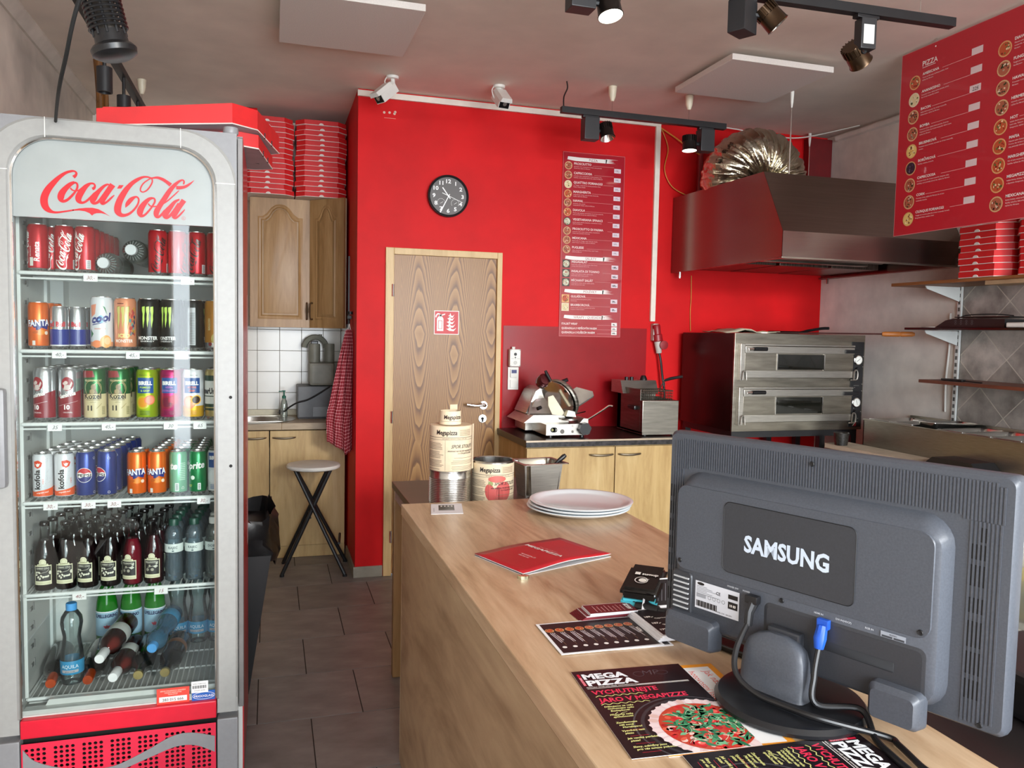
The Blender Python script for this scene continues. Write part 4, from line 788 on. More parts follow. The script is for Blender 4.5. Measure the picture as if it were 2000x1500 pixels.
o = Mesh().tube(smooth_path([(2.50, 4.90, 2.945), (2.75, 4.86, 2.95), (3.0, 4.84, 2.945), (3.3, 4.84, 2.925), (3.55, 4.82, 2.93), (3.75, 4.5, 2.955)], 8), .004, 6).build('ceiling_wire', M_white); tag(o, 'thin pale wire sagging below the ceiling above the foil duct', 'cable')

# ================================================================ right wall: rails, brackets, shelves
def rail(y, lab):
    t = thing('shelf_rail', lab, 'rail', (XR, y, 1.5)); m = Mesh(); m.box(XR-.022, XR-.009, y-.014, y+.014, .92, 2.02, 0, .002); m.build('upright', M_wire, t)
    m = Mesh()
    for k in range(27):
        z = .95+.04*k; m.box(XR-.0235, XR-.0215, y-.006, y-.002, z, z+.022); m.box(XR-.0235, XR-.0215, y+.002, y+.006, z, z+.022)
    m.build('slots', M_dark, t)
rail(3.672, 'white slotted shelf rail at the edge of the diamond tiles'); rail(2.55, 'white slotted shelf rail further along the diamond tiles')
def shelf(name, lab, x0, y0, y1, z, th, m_, cat='shelf'):
    t = thing(name, lab, cat, (x0, y1, z)); Mesh().box(x0, XR-.012, y0, y1, z, z+th, 0, .002).build('board', m_, t)
    for y in (3.672, 2.55):
        if y0 < y < y1+.01: Mesh().prism([(XR-.024, z-.002), (x0+.07, z-.002), (x0+.08, z-.018), (XR-.024, z-.085)], 'xz', y-.003, y+.003).build('bracket', M_wire, t)
shelf('wall_shelf', 'light brown board shelf carrying red pizza boxes on the right wall', 3.49, 2.0, 3.857, 1.850, .018, M_board)
shelf('wall_shelf', 'black glossy shelf with scales below the pizza boxes', 3.50, 2.0, 3.75, 1.597, .014, M_blackg)
shelf('wall_shelf', 'dark red-brown shelf, lowest of three on the diamond-tiled wall', 3.50, 2.0, 3.625, 1.302, .018, M_boardd)
o = Mesh().box(3.475, 3.60, 2.1, 3.20, 1.826, 1.848, 0, .002).build('spare_board', M_oakside); tag(o, 'short pale board tucked under the pizza box shelf', 'board')
o.location.z = .0
def side_stack(n, x, y, where, group, seed):
    R = random.Random(seed)
    for k in range(n):
        t = copy_tree(pb); o_ = 'topmost' if k == n-1 else ('lowest' if k == 0 else ORD[k]+' from the bottom'); t['label'] = 'red pizza box, %s in %s' % (o_, where); t['group'] = group
        t.location = (x+R.uniform(-.006, .006), y+R.uniform(-.006, .006), 1.8685+k*.0332); t.rotation_euler = (0, 0, -PI/2+R.uniform(-.03, .03))
side_stack(9, 3.49, 3.27, 'the far stack on the right wall shelf', 'red pizza boxes in the far stack on the right wall shelf', 3)
side_stack(9, 3.495, 2.925, 'the near stack on the right wall shelf', 'red pizza boxes in the near stack on the right wall shelf', 9)
t = thing('kitchen_scales', 'black kitchen scales with sloping keypad on the black shelf', 'scales', (3.6, 3.3, 1.611))
Mesh().prism([(3.57, 1.612), (3.13, 1.612), (3.13, 1.655), (3.45, 1.66), (3.50, 1.65)], 'yz', 3.54, 3.76).build('housing', M_black, t)
Mesh().box(3.56, 3.78, 3.12, 3.46, 1.664, 1.670, 0, .002).build('weighing_plate', M_blackg, t)
P = Print(); [P.ring(.05+.035*i, .018+.014*j, .006, .0015, (110, 110, 112), 1) for i in range(4) for j in range(2)]; P.build('keypad', t, plane((3.539, 3.48, 1.614), (0, -1, 0), (0, 0, 1)))
o = Mesh().tube(smooth_path([(3.62, 3.52, 1.65), (3.60, 3.42, 1.678), (3.60, 3.25, 1.682), (3.62, 3.15, 1.674)], 5), .003, 6).build('scales_cable', M_black); tag(o, 'thin black cable draped over the kitchen scales', 'cable')
t = thing('plastic_tray', 'white tray at the right end of the black shelf', 'tray', (3.6, 2.9, 1.611)); frs = Mesh(); frs.box(3.515, 3.74, 2.60, 3.10, 1.6115, 1.637, 0, .006); frs.build('tray_body', M_white, t)
t = thing('round_lid', 'flat white lid lying at the far end of the black shelf', 'lid', (3.64, 3.62, 1.611)); Mesh().lathe([(0, 0), (.10, 0), (.102, .004), (.09, .006), (0, .005)], 28, (3.63, 3.615, 1.6115)).build('lid_disc', M_boxw, t)
t = thing('cutting_tool', 'small black tool lying on the lowest shelf', 'tool', (3.58, 3.45, 1.32)); m = Mesh(); m.box(3.55, 3.58, 3.38, 3.52, 1.321, 1.333, 0, .004); m.tube([(3.565, 3.38, 1.326), (3.56, 3.26, 1.323)], .003, 6); m.build('tool_body', M_black, t)
o = Mesh().tube(smooth_path([(XR-.012, 3.74, 1.70), (XR-.012, 3.735, 1.5), (XR-.014, 3.745, 1.3), (XR-.012, 3.74, 1.12)], 6), .006, 8).build('white_wall_cable', M_white); tag(o, 'white cable beside the slotted shelf rail', 'cable')

# ---------------------------------------------------------------- preparation counter with topping pans
pc = thing('preparation_counter', 'stainless preparation counter with a row of topping pans under the wall shelves', 'counter', (3.6, 3.1, 0))
Mesh().box(3.33, 3.815, 1.9, 3.985, .08, .862, 0, .003).build('cabinet_body', M_steeld, pc)
Mesh().box(3.27, 3.45, 1.9, 4.10, .868, .898, 0, .003).build('work_surface', mat('cream_cutting_board', (206, 190, 168), .5), pc)
m = Mesh(); m.box(3.452, 3.458, 1.9, 3.985, .872, 1.055); m.box(3.80, 3.815, 1.9, 3.985, .862, 1.075); m.box(3.452, 3.815, 3.978, 3.985, .862, 1.056); m.box(3.447, 3.470, 1.9, 3.985, 1.050, 1.058, 0, .001); m.build('raised_well', steel('dull_steel', (150, 146, 136), .35), pc)
m = Mesh(); m.prism([(3.02, .899), (3.34, .899), (3.34, .905), (3.30, .935), (3.06, .938)], 'yz', 3.30, 3.45); o = m.build('dark_cover', M_matte); tag(o, 'dark cover lying on the counter in front of the topping pans', 'cover')
def gn_pan(name, lab, loc, sx, sy, dep, group=None, rot=(0, 0, 0), rim=.012, cat='pan'):
    t = thing(name, lab, cat, loc, 0, group); m = Mesh()
    def ring(a, b_, z, r_, n=5):
        o = []
        for cx, cy, a0 in ((a-r_, b_-r_, 0), (-a+r_, b_-r_, PI/2), (-a+r_, -b_+r_, PI), (a-r_, -b_+r_, 1.5*PI)):
            for k in range(n): q = a0+PI/2*k/(n-1); o.append((cx+r_*math.cos(q), cy+r_*math.sin(q), z))
        return o
    L = [ring(sx/2, sy/2, -.003, .012), ring(sx/2, sy/2, 0, .012), ring(sx/2-rim, sy/2-rim, .0, .03), ring(sx/2-rim-.004, sy/2-rim-.004, -.01, .03), ring(sx/2-rim-.012, sy/2-rim-.012, -dep, .028), ]
    n = len(L[0]); vs = [p for q in L for p in q]; fs = [(j*n+k, j*n+(k+1) % n, (j+1)*n+(k+1) % n, (j+1)*n+k) for j in range(len(L)-1) for k in range(n)]+[tuple((len(L)-1)*n+k for k in range(n))]
    m.add(vs, fs); m.build('pan_shell', M_steeld if dep > .1 else mat('pan_steel', (214, 212, 208), .2, 1, .03), t, False); t.rotation_euler = rot; return t
names = ['farthest', 'second', 'third', 'fourth', 'fifth', 'sixth', 'seventh', 'eighth', 'ninth', 'tenth', 'eleventh']
for k in range(12):
    y = 3.885-.172*k; up = k == 2
    lab = 'steel topping pan sitting raised and tilted above its neighbours' if up else 'flat steel topping pan, %s along the preparation counter' % (names[k if k < 2 else k-1])
    gn_pan('topping_pan', lab, (3.636, y, 1.085 if up else 1.061), .325, .170, .05, 'steel topping pans set into the preparation counter', (0, .03, -.05) if up else (0, 0, 0))
t = thing('condiment_cup', 'small black patterned cup with white contents at the end of the counter', 'cup', (3.30, 3.99, .899)); Mesh().lathe([(0, 0), (.036, 0), (.046, .075), (.043, .075), (.035, .06)], 20, (3.30, 3.99, .899)).build('cup_body', mat('black_speckled_cup', (30, 28, 26), .4, var=.8, scale=(90, 90, 90)), t)
Mesh().lathe([(.036, .06), (.02, .068), (0, .072)], 16, (3.30, 3.99, .899)).build('cup_contents', M_white, t)

# ================================================================ hanging menu board on the right
mb = thing('hanging_menu_board', 'large red pizza menu board with white price tags hanging in front of the extractor hood', 'menu board', (3.02, 2.6, 2.06))
F = plane((3.02, 3.340, 2.0597), (0, -1, 0), (0, 0, 1)); BW = 1.42; sheet('board', mat('menu_red_print', (186, 36, 48), .28, var=0, coat=.2), mb, F, BW, .892, .006)
P = Print(); P.rect(0, 0, .002, .892, (220, 150, 150)); P.rect(0, .890, BW, .892, (200, 120, 120)); P.rect(0, 0, BW, .002, (216, 150, 150)); P.disc(.21, .872, .004, W_, 2, 10)
P.text('PIZZA', .135, .800, .034, W_, 2, .01); P.rect(.135, .792, .215, .794, W_, 2)
cols = [[('AMERICANA', 'Trhané hovězí maso, barbecue omáčka, čedar|rajčata San Marzano'), ('ANANASSINO', 'Prosciutto Cotto, italská slanina pancetta, ananas,|fior di latte mozzarella, smetana'), ('BACON', 'Italská slanina pancetta, fior di latte mozzarella,|cibule tropea, rajčata San Marzano'), ('BOMBA', 'Prosciutto Cotto, italská slanina pancetta, žampiony,|Gorgonzola Dolce, fior di latte mozzarella, cibule tropea,|rajčata San Marzano'), ('BRUSINKOVÁ', 'Prosciutto Cotto, brusinky, hermelín, fior di latte mozzarella,|smetana'), ('BORŮVKOVÁ', 'Borůvky, smetana, drobenka'), ('CAPRICCIOSA', 'Prosciutto Cotto, fior di latte mozzarella, žampiony, olivy,|artyčoky, extra panenský olivový olej, rajčata San Marzano'), ('CORN', 'Prosciutto Cotto, rajčata San Marzano, fior di latte|mozzarella, kukuřice'), ('CIUNQUE FORMAGGI', 'Taleggio sýr s modrou plísní, fior di latte mozzarella, hermelín|Gorgonzola Dolce, smetana, čedar')],
        [('DIAVOLA', 'Pikantní salám Spianata, Grana|mozzarella, extra panenský|Marzano'), ('FUNGHI', 'Pangši pancetta, fior di latte|San Marzano'), ('HAWAI', 'Prosciutto Cotto, ananas, San|Marzano'), ('HERMES', 'Hermelín, prosciutto, rajčata|rajčata San Marzano'), ('HOT', 'Italská slanina pancetta, feferonky|kozí rohy, Tabasco, salám|Gorgonzola, rajčata'), ('MAFIA', 'Pikantní salám Spianata, San|Pomme, fior di latte mozzarella|olej, panenský olivový'), ('MARGHERITA', 'Fior di latte mozzarella, čerstvá|bazalka, rajčata San Marzano'), ('MEGAPIZZA', 'Italská slanina, klobása, šunka|z Appennin, Gorgonzola, žampiony'), ('MEXICANA', 'Italská klobása, mleté hovězí|fazolky, kukuřice, feferonky|rajčata San Marzano')]]
for c, col in enumerate(cols):
    for i, (nm, tx) in enumerate(col):
        u0 = .092+c*.50; v = .735-.0824*i; pizza(P, u0, v, .034, [0, 2, 1, 1, 4, 3, 1, 1, 4][i] if c == 0 else [0, 1, 1, 1, 0, 0, 0, 0, 1][i], 2, seed=c*20+i, n=16)
        P.text(nm, u0+.046, v+.022, .0175, W_, 2, .02); x1 = u0+.052+.0125*len(nm); P.rect(x1, v+.024, u0+.325, v+.0255, (236, 190, 188), 1)
        for j, ln in enumerate(tx.split('|')): P.text(ln, u0+.046, v+.008-.012*j, .0082, (238, 204, 200), 2, .01)
        P.rect(u0+.327, v+.025, u0+.387, v+.056, (226, 204, 204), 1)
        if c == 0 and i == 2: P.text('225', u0+.357, v+.031, .022, (60, 50, 60), 2, .01, 'c', shear=.2)
P.build('menu_print', mb, F, lift=.0003, rough=.3)
for y in (3.13, 2.2): Mesh().cyl((3.024, y, 2.945), (3.024, y, 2.969), .003, 6).build('hanger', M_chrome, mb)
# ================================================================ ceiling things
M_panel = mat('white_heating_panel', (222, 214, 206), .7, var=.03, scale=(200, 200, 200), bump=.05)
for (x0, x1, y0, y1), lab in (((.042, .645, 3.505, 4.115), 'square white ceiling heating panel above the wooden door side'), ((2.20, 2.80, 3.572, 4.160), 'square white ceiling heating panel nearer the extractor hood')):
    t = thing('ceiling_panel', lab, 'panel', ((x0+x1)/2, (y0+y1)/2, 2.93)); Mesh().box(x0, x1, y0, y1, 2.915, 2.945, 0, .002).build('panel_plate', M_panel, t)
    m = Mesh(); [m.box(x-.02, x+.02, y-.02, y+.02, 2.945, H) for x in (x0+.15, x1-.15) for y in (y0+.15, y1-.15)]; m.build('spacer', M_dark, t)
def track(name, lab, a, b_, cups, z=2.790, feed=None):
    a, b_ = Vector(a), Vector(b_); t = thing(name, lab, 'light track', (*((a+b_)/2).xy, z)); d = (b_-a).normalized(); n = Vector((-d.y, d.x, 0))*.018
    vs = []; 
    for zz in (z, z+.034):
        for p in (a, b_):
            vs += [(p.x+n.x, p.y+n.y, zz), (p.x-n.x, p.y-n.y, zz)]
    m = Mesh(); m.add(vs, [(0, 1, 3, 2), (4, 6, 7, 5), (0, 4, 5, 1), (2, 3, 7, 6), (0, 2, 6, 4), (1, 5, 7, 3)]); bmesh.ops.recalc_face_normals(m.bm, faces=m.bm.faces[:]); m.build('rail', M_matte, t)
    for p in cups:
        Mesh().cyl((*p, z+.034), (*p, 2.93), .0022, 6).build('suspension_wire', M_chrome, t)
        Mesh().lathe([(0, -.085), (.010, -.083), (.020, -.055), (.025, 0), (0, 0)], 18, (*p, H-.002)).build('ceiling_cup', mat('ivory_cup', (226, 214, 188), .4), t)
    if feed: Mesh().tube(smooth_path([(feed[0]+.015, feed[1], H-.002), (feed[0]+.02, feed[1], 2.93), (feed[0], feed[1], 2.88), (feed[0], feed[1], z+.03)], 5), .004, 6).build('feed_cable', M_black, t)
    return t
track('light_track', 'black spotlight track hanging parallel to the red wall', (1.585, 4.35, 0), (2.645, 4.35, 0), [(1.899, 4.35), (2.397, 4.35)], feed=(1.60, 4.35))
track('light_track', 'longer black spotlight track carrying three spotlights, nearest to the viewer', (.90, 2.66, 0), (2.585, 2.60, 0), [(1.0, 2.655), (2.43, 2.606)], z=2.775)
track('light_track', 'black spotlight track running along the left wall above the cooler', (-.716, 3.3, 0), (-.716, 5.65, 0), [(-.716, 4.45), (-.716, 5.195)])
M_lens = emis('lit_reflector', (255, 250, 235), 2.2)
def spot(lab, x, y, ztop, box, head, aim, sz=(.045, .032, .115), style='cyl', lit=False, sticker=False, rz=0):
    """driver box hangs under the track; a finned head on its side points along aim"""
    t = thing('track_spotlight', lab, 'spotlight', (x, y, ztop), 0); a, b_, c_ = sz
    m = Mesh(); m.box(x-.05, x+.05, y-.016, y+.016, ztop-.014, ztop, 0, .003); m.build('track_adapter', M_matte, t)
    Rz = Matrix.Translation((x+box[0], y+box[1], 0)) @ Matrix.Rotation(rz, 4, 'Z')
    m = Mesh(); m.box(-a, a, -b_, b_, ztop-.014-c_, ztop-.014, 0, .003, M=Rz); m.build('driver_box', mat('charcoal_housing', (40, 40, 42), .45), t)
    if sticker: sheet('rating_sticker', ink((232, 230, 224)), t, plane(Rz @ Vector((-a*.72, -b_-.001, ztop-.014-c_*.85)), Rz.to_3x3() @ Vector((1, 0, 0)), (0, 0, 1)), a*1.4, c_*.62, .0005)
    hp = Vector((x+head[0], y+head[1], ztop+head[2])); Q = Matrix.Translation(hp) @ Vector(aim).normalized().to_track_quat('Z', 'Y').to_matrix().to_4x4()
    m = Mesh(); m.lathe([(0, -.046), (.036, -.044), (.038, -.040), (.038, -.01), (.041, -.008), (.043, .038), (.046, .043), (.043, .045)], 28, M=Q)
    for k in range(20): m.box(-.002, .002, .034, .044, -.044, -.008, M=Q @ Matrix.Rotation(2*PI*k/20, 4, 'Z'))
    m.build('lamp_head', mat('bronze_black_head', (36, 30, 28), .3, .5) if style != 'gold' else mat('bronze_head', (84, 66, 50), .28, .9), t)
    Mesh().lathe([(.043, .044), (.026, .012), (.016, 0), (0, 0)], 28, M=Q).build('reflector', M_lens if lit else M_chrome, t)
    q = hp-Vector((x+box[0], y+box[1], hp.z)); Mesh().tube([hp, (x+box[0], y+box[1], hp.z)], .012, 8).build('joint', M_matte, t)
spot('left black spotlight on the track beside the wall menu board', 1.765, 4.35, 2.790, (0, 0), (.10, 0, -.08), (.12, -.35, -1), (.045, .035, .125))
spot('lit black spotlight at the right end of the track near the foil duct', 2.513, 4.35, 2.790, (0, 0), (-.105, 0, -.10), (0, -.05, -1), (.045, .035, .13), lit=True)
spot('lit black spotlight, leftmost on the nearest track', 1.03, 2.655, 2.775, (0, 0), (.105, 0, -.085), (.1, -.25, -1), (.045, .035, .105), lit=True)
spot('bronze-ribbed spotlight tilted downward, middle of the nearest track', 1.655, 2.63, 2.775, (0, 0), (.11, -.01, -.055), (.75, -.25, -.8), (.045, .035, .115), style='gold', rz=.5)
spot('tilted spotlight with a white sticker on its driver box', 2.185, 2.615, 2.775, (0, 0), (.0, .045, -.13), (.85, .3, -.62), (.032, .024, .115), sticker=True, style='gold', rz=-.1)
def cyl_spot(lab, x, y, z0, z1, r_=.033):
    t = thing('track_spotlight', lab, 'spotlight', (x, y, z1)); Mesh().lathe([(0, z1-z0), (r_, z1-z0), (r_, 0), (r_*.8, 0), (r_*.7, .03), (0, .03)], 22, (x, y, z0)).build('lamp_head', mat('charcoal_housing', (40, 40, 42), .45), t); Mesh().cyl((x, y, z1), (x, y, 2.79), .008, 8).build('stem', M_matte, t)
cyl_spot('black cylindrical spotlight hanging nearest on the left wall track', -.712, 4.05, 2.58, 2.69)
cyl_spot('black cylindrical spotlight, second along the left wall track', -.712, 4.55, 2.58, 2.70)
cyl_spot('black cylindrical spotlight, third along the left wall track', -.712, 5.0, 2.60, 2.72)
# cameras
def cctv(lab, base, body, aim, dome=False):
    t = thing('security_camera', lab, 'camera', (base[0], base[1], H)); m = Mesh(); m.lathe([(0, -.016), (.034, -.014), (.036, 0), (0, 0)], 22, (base[0], base[1], H-.001)); m.tube([(base[0], base[1], H-.012), (base[0]+.004, base[1], H-.06), body], [.013, .013, .009], 10); m.build('mount', M_white, t)
    Q = Matrix.Translation(body) @ Vector(aim).normalized().to_track_quat('Z', 'Y').to_matrix().to_4x4()
    m = Mesh(); m.prism([(-.034, -.030), (.034, -.030), (.034, .018), (.02, .034), (-.02, .034), (-.034, .018)], 'xy', -.055, .075, M=Q); m.prism([(-.037, .016), (.037, .016), (.03, .040), (-.03, .040)], 'xy', -.03, .095, M=Q); m.build('housing', M_white, t)
    m = Mesh(); m.prism([(-.030, -.026), (.030, -.026), (.030, .014), (-.030, .014)], 'xy', .0745, .0775, M=Q); m.lathe([(.012, .078), (.012, .081), (0, .081)], 14, M=Q, mi=1); m.build('lens_window', [M_blackg, M_chrome], t)
    Mesh().tube(smooth_path([(base[0]-.03, base[1], H-.004), (base[0]-.045, base[1]-.01, H-.04), (base[0]-.02, base[1]-.005, H-.09), tuple(body)], 5), .0035, 6).build('lead', M_white, t)
cctv('white security camera at the top left corner of the red wall, tilted left', (.665, 4.62), (.63, 4.60, 2.875), (-.75, -.45, -.75))
cctv('white security camera facing the room, right of the other one', (1.278, 4.57), (1.283, 4.55, 2.895), (.10, -.75, -.62))
P = Print(); [P.disc(x, z, .008, (226, 190, 170), 1, 7) for x, z in ((0, 0), (.032, .002), (.062, -.002), (.066, .008))]; P.rect(.0, -.032, .07, -.0305, (226, 190, 170)); o = P.build('paint_chips', bpy.data.objects['wall_back'], plane((.66, YW-.0005, 2.845), (1, 0, 0), (0, 0, 1)))
# black ribbed lantern hanging top left
t = thing('ribbed_lantern', 'black ribbed tube lantern hanging above the drinks cooler in front of the wall track', 'lamp', (-.40, 2.3, 2.3)); A_ = Vector((-.352, 2.15, 2.175)); B_ = Vector((-.46, 2.15, 2.62)); d = (B_-A_); Q = Matrix.Translation(A_) @ d.normalized().to_track_quat('Z', 'Y').to_matrix().to_4x4()
pr = [(0, 0), (.036, 0), (.050, .008), (.052, .020), (.046, .028), (.038, .032), (.036, .06), (0, .06)]; Mesh().lathe(pr, 32, M=Q).build('end_cap', M_black, t)
m = Mesh(); m.lathe([(.026, .05), (.026, d.length)], 20, M=Q); m.build('inner_tube', mat('dark_inner_tube', (60, 54, 48), .4), t)
m = Mesh()
for k in range(int((d.length-.07)/.0105)): z = .068+k*.0105; m.tube([Q @ Vector((.042*math.cos(a), .042*math.sin(a), z)) for a in [2*PI*q/24 for q in range(24)]], .0030, 5, closed=True)
for k in range(10): a = 2*PI*k/10; m.tube([Q @ Vector((.036*math.cos(a), .036*math.sin(a), .05)), Q @ Vector((.036*math.cos(a), .036*math.sin(a), d.length))], .0035, 5)
m.build('cage', M_black, t); Mesh().lathe([(0, 0), (.042, 0), (.042, .04), (0, .05)], 28, M=Q @ Matrix.Translation((0, 0, d.length))).build('top_cap', M_black, t)
Mesh().tube([tuple(B_), (-.47, 2.15, H-.002)], .005, 6).build('cord', M_black, t)
o = Mesh().tube(smooth_path([(-.30, 1.95, 2.45), (-.385, 1.95, 2.245), (-.44, 2.05, 2.13), (-.50, 2.25, 2.10), (-.655, 2.9, 2.152)], 8), .0045, 8).build('black_lead', mat('matte_rubber', (18, 18, 18), .8)); tag(o, 'black lead sloping down from the ceiling to the cooler top at the far left', 'cable')
q = Mesh().tube([(-.30, 1.95, 2.45), (-.22, 1.95, 2.72), (-.2, 1.95, H)], .0055, 8).build('lead_run', M_black, o)
t = thing('wooden_branch', 'brown knobbly wooden pole standing behind the pizza boxes at the left wall', 'branch', (-.885, 4.9, 0)); m = Mesh(); R = random.Random(6)
m.tube(smooth_path([(-.885+.006*math.sin(k), 4.9, H*k/10-.001*(k == 10)) for k in range(11)], 3), [.024+.004*math.sin(i*1.3) for i in range(31)], 10); m.build('stem', M_cork, t)
m = Mesh(); m.tube(smooth_path([(-.862+.012*math.sin(k*1.4), 4.89, 2.0+.13*k) for k in range(8)], 3), .011, 8)
for k in range(26): z = 1.9+k*.04; a = R.uniform(0, 2*PI); m.lathe([(.005, 0), (.0, .014)], 5, M=Matrix.Translation((-.885+.024*math.cos(a), 4.9+.024*math.sin(a), z)) @ Vector((math.cos(a), math.sin(a), .2)).to_track_quat('Z', 'Y').to_matrix().to_4x4())
m.build('side_shoot', M_cork, t)
t = thing('wooden_drum', 'small brown round object on the left wall track behind the ceiling cup', 'ornament', (-.66, 5.1, 2.7)); Mesh().lathe([(0, 0), (.035, 0), (.045, .03), (.045, .10), (.03, .13), (0, .13)], 18, (-.715, 5.32, 2.66)).build('drum_body', mat('dark_brown_lacquer', (110, 58, 34), .4), t)
# ================================================================ drinks cooler
CX0, CX1, CY0, CY1, CZ = -.800, -.100, 2.68, 3.30, 2.145
co = thing('drinks_cooler', 'tall grey glass-door drinks cooler with red cola script and red base', 'cooler', (-.45, 2.68, 0))
# carcass: walls, back, floor, roof
m = Mesh(); SX = -.083
m.box(CX0-.015, -.742, 2.735, CY1, .03, CZ-.004); m.box(-.128, SX-.004, 2.735, CY1, .03, CZ-.004); m.box(-.742, -.128, CY1-.04, CY1, .03, CZ-.004)
m.box(-.742, -.128, 2.735, CY1-.04, 1.93, CZ-.004); m.box(-.742, -.128, 2.735, CY1-.04, .03, .325); m.build('carcass', M_greyi, co)
m = Mesh(); m.box(CX0-.02, SX, 2.735, CY1+.002, CZ-.003, CZ, 0); m.build('top_plate', M_greyf, co)
side = Mesh().box(SX-.004, SX, 2.74, CY1, .03, CZ-.003).build('side_panel', mat('gloss_red_side', (170, 34, 38), .3, var=.03, coat=.1), co)
P = Print(); P.ring(.27, 1.62, .14, .004, (226, 130, 130), 1, 40, ry=.22); script(P, .30, 1.20, .000115, (232, 190, 186), 2, rot=PI/2); P.text('Enjoy', .30, .72, .07, (226, 170, 168), 2, .01, rot=PI/2, shear=.2); P.rect(.42, .6, .50, 1.56, (206, 170, 168)); P.build('side_decals', side, plane((SX, 2.75, .1), (0, 1, 0), (0, 0, 1)))
Mesh().box(-.098, SX+.001, 2.705, 2.74, .285, 2.135, 0, .002).build('edge_strip', mat('dull_strip', (120, 116, 114), .4, .3), co)
# inner liner back corner strips and shelf pilasters
m = Mesh(); 
for x in (-.738, -.134):
    m.box(x-.006 if x < -.5 else x-.006, x+.006, 2.79, 2.80, .35, 1.92); m.box(x-.005, x+.005, 3.10, 3.115, .35, 1.92)
m.box(-.742, -.70, 3.18, 3.26, .33, 1.93); m.build('pilaster', M_wire, co)
m = Mesh(); 
for k in range(24): z = .42+.062*k; m.box(-.7415, -.7385, 2.86, 2.885, z, z+.012); m.box(-.7415, -.7385, 2.895, 2.90, z-.006, z+.02)
m.build('liner_slots', mat('slot_grey', (120, 120, 118), .6), co)
# arched door frame
def rrect(x0, x1, z0, z1, r_, n=10):
    o = [(x1, z0)]
    for k in range(n+1): a = PI/2*k/n; o.append((x1-r_+r_*math.cos(a), z1-r_+r_*math.sin(a)))
    for k in range(n+1): a = PI/2+PI/2*k/n; o.append((x0+r_+r_*math.cos(a), z1-r_+r_*math.sin(a)))
    o.append((x0, z0)); return o
outer = rrect(CX0+.0, CX1, .285, 2.143, .165); inner = rrect(-.727, -.166, .33, 2.085, .115)
m = Mesh(); yA, yB = 2.680, 2.735; n = len(outer)
vs = [(x, yA+.006, z) for x, z in outer]+[(x+(.006 if x < -.45 else -.006), yA, z-.006*(z > 2)) for x, z in outer]+[(x+(-.008 if x < -.45 else .008), yA, z+.006*(z > 2)) for x, z in inner]+[(x, yA+.012, z) for x, z in inner]+[(x, yB, z) for x, z in inner]+[(x, yB, z) for x, z in outer]
fs = [(j*n+k, j*n+k+1, (j+1)*n+k+1, (j+1)*n+k) for j in range(5) for k in range(n-1)]+[(k+1, k, 5*n+k, 5*n+k+1) for k in range(n-1)]
fs += [(j*n, (j+1)*n, 0, 0) for j in ()]
m.add(vs, fs); m.box(CX0+.001, -.73, yA+.002, yB, .283, .33); m.box(-.163, CX1-.001, yA+.002, yB, .283, .33)
bmesh.ops.recalc_face_normals(m.bm, faces=m.bm.faces[:]); m.build('door_frame', M_greyl, co)
m = Mesh(); corner = [(CX0-.012, 2.143-.165)]; 
def corner_fill(x_out, sgn):
    q = [(x_out, 1.95), (x_out, 2.1435)]; xc = (CX0+.165) if sgn < 0 else (CX1-.165); q.append((xc, 2.1435)); zc = 2.143-.165
    arc = [(xc+sgn*.165*math.sin(PI/2*k/10), zc+.165*math.cos(PI/2*k/10)) for k in range(11)]; q += arc[1:] if True else []; q.append((arc[-1][0], 1.95)); return q
m.prism(corner_fill(CX0-.018, -1), 'xz', yA+.008, yB); m.build('corner_fill', M_greyf, co); m = Mesh(); m.prism(corner_fill(CX1+.0005, 1), 'xz', yA+.008, yB); m.build('corner_fill', M_greyf, co)
for x in (-.632, -.262): Mesh().box(x-.001, x+.001, 2.6785, 2.681, 2.084, 2.143).build('frame_seam', mat('seam_light', (238, 238, 232), .4), co)
for x0, x1 in ((CX0, -.727), (-.166, CX1)): Mesh().box(x0+.004, x1-.004, 2.6785, 2.681, 1.9835, 1.9855).build('frame_seam', mat('seam_light', (238, 238, 232), .4), co)
m = Mesh(); m.tube([(x, 2.690, z) for x, z in inner], .005, 6); m.build('door_gasket', M_chrome, co)
for z in (1.3146, 1.094): Mesh().lathe([(0, -.002), (.005, -.002), (.005, .001), (0, .001)], 12, M=Matrix.Translation((-.1195, 2.679, z)) @ Matrix.Rotation(PI/2, 4, 'X')).build('screw_cap', M_dark, co)
Mesh().box(-.805, -.742, 2.645, 2.684, 1.05, 1.345, 0, .012).build('door_handle', M_greyf, co)
Mesh().lathe([(0, 0), (.022, 0), (.024, .006), (.022, .02), (0, .022)], 20, (-.118, 2.71, 2.144)).build('hinge_cap', M_greyf, co)
# header light box with script
m = Mesh(); hp_ = rrect(-.724, -.169, 1.852, 2.082, .112); m.prism(hp_, 'xz', 2.700, 2.716); hd2 = m.build('header_panel', mat('header_acrylic', (160, 166, 164), .3, var=.02), co)
P = Print(); sgrid = .085
def px2(x, y):   # logo grid -> metres on the header, with its slight slope
    return (-.6486+(60+.085*x-77)*.0014043-.0000167*(.085*y-52), 1.9279+(60+.085*x-77)*.000098-.001529*(.085*y-52))
for i, st in enumerate(SCRIPT): P.stroke([(*px2(p[0], p[1]), p[2]*.085*.00155) for p in st], (196, 28, 38), 2+.3*i, k=6)
P.poly([px2(*p) for p in [(900,1022),(1050,998),(1200,985),(1350,985),(1480,1015),(1600,1080),(1760,1195),(1650,1135),(1550,1110),(1440,1110),(1380,1130),(1340,1165),(1280,1110),(1180,1065),(1050,1045),(900,1052)]], (196, 28, 38), 2)
P.poly([px2(*p) for p in [(1960,465),(2068,465),(2012,545),(1912,545)]], (196, 28, 38), 2)
u, v = px2(3490, 1245); P.ring(u, v, .0058, .001, (190, 110, 110), 2); P.text('R', u, v-.003, .008, (190, 110, 110), 2, 0, 'c')
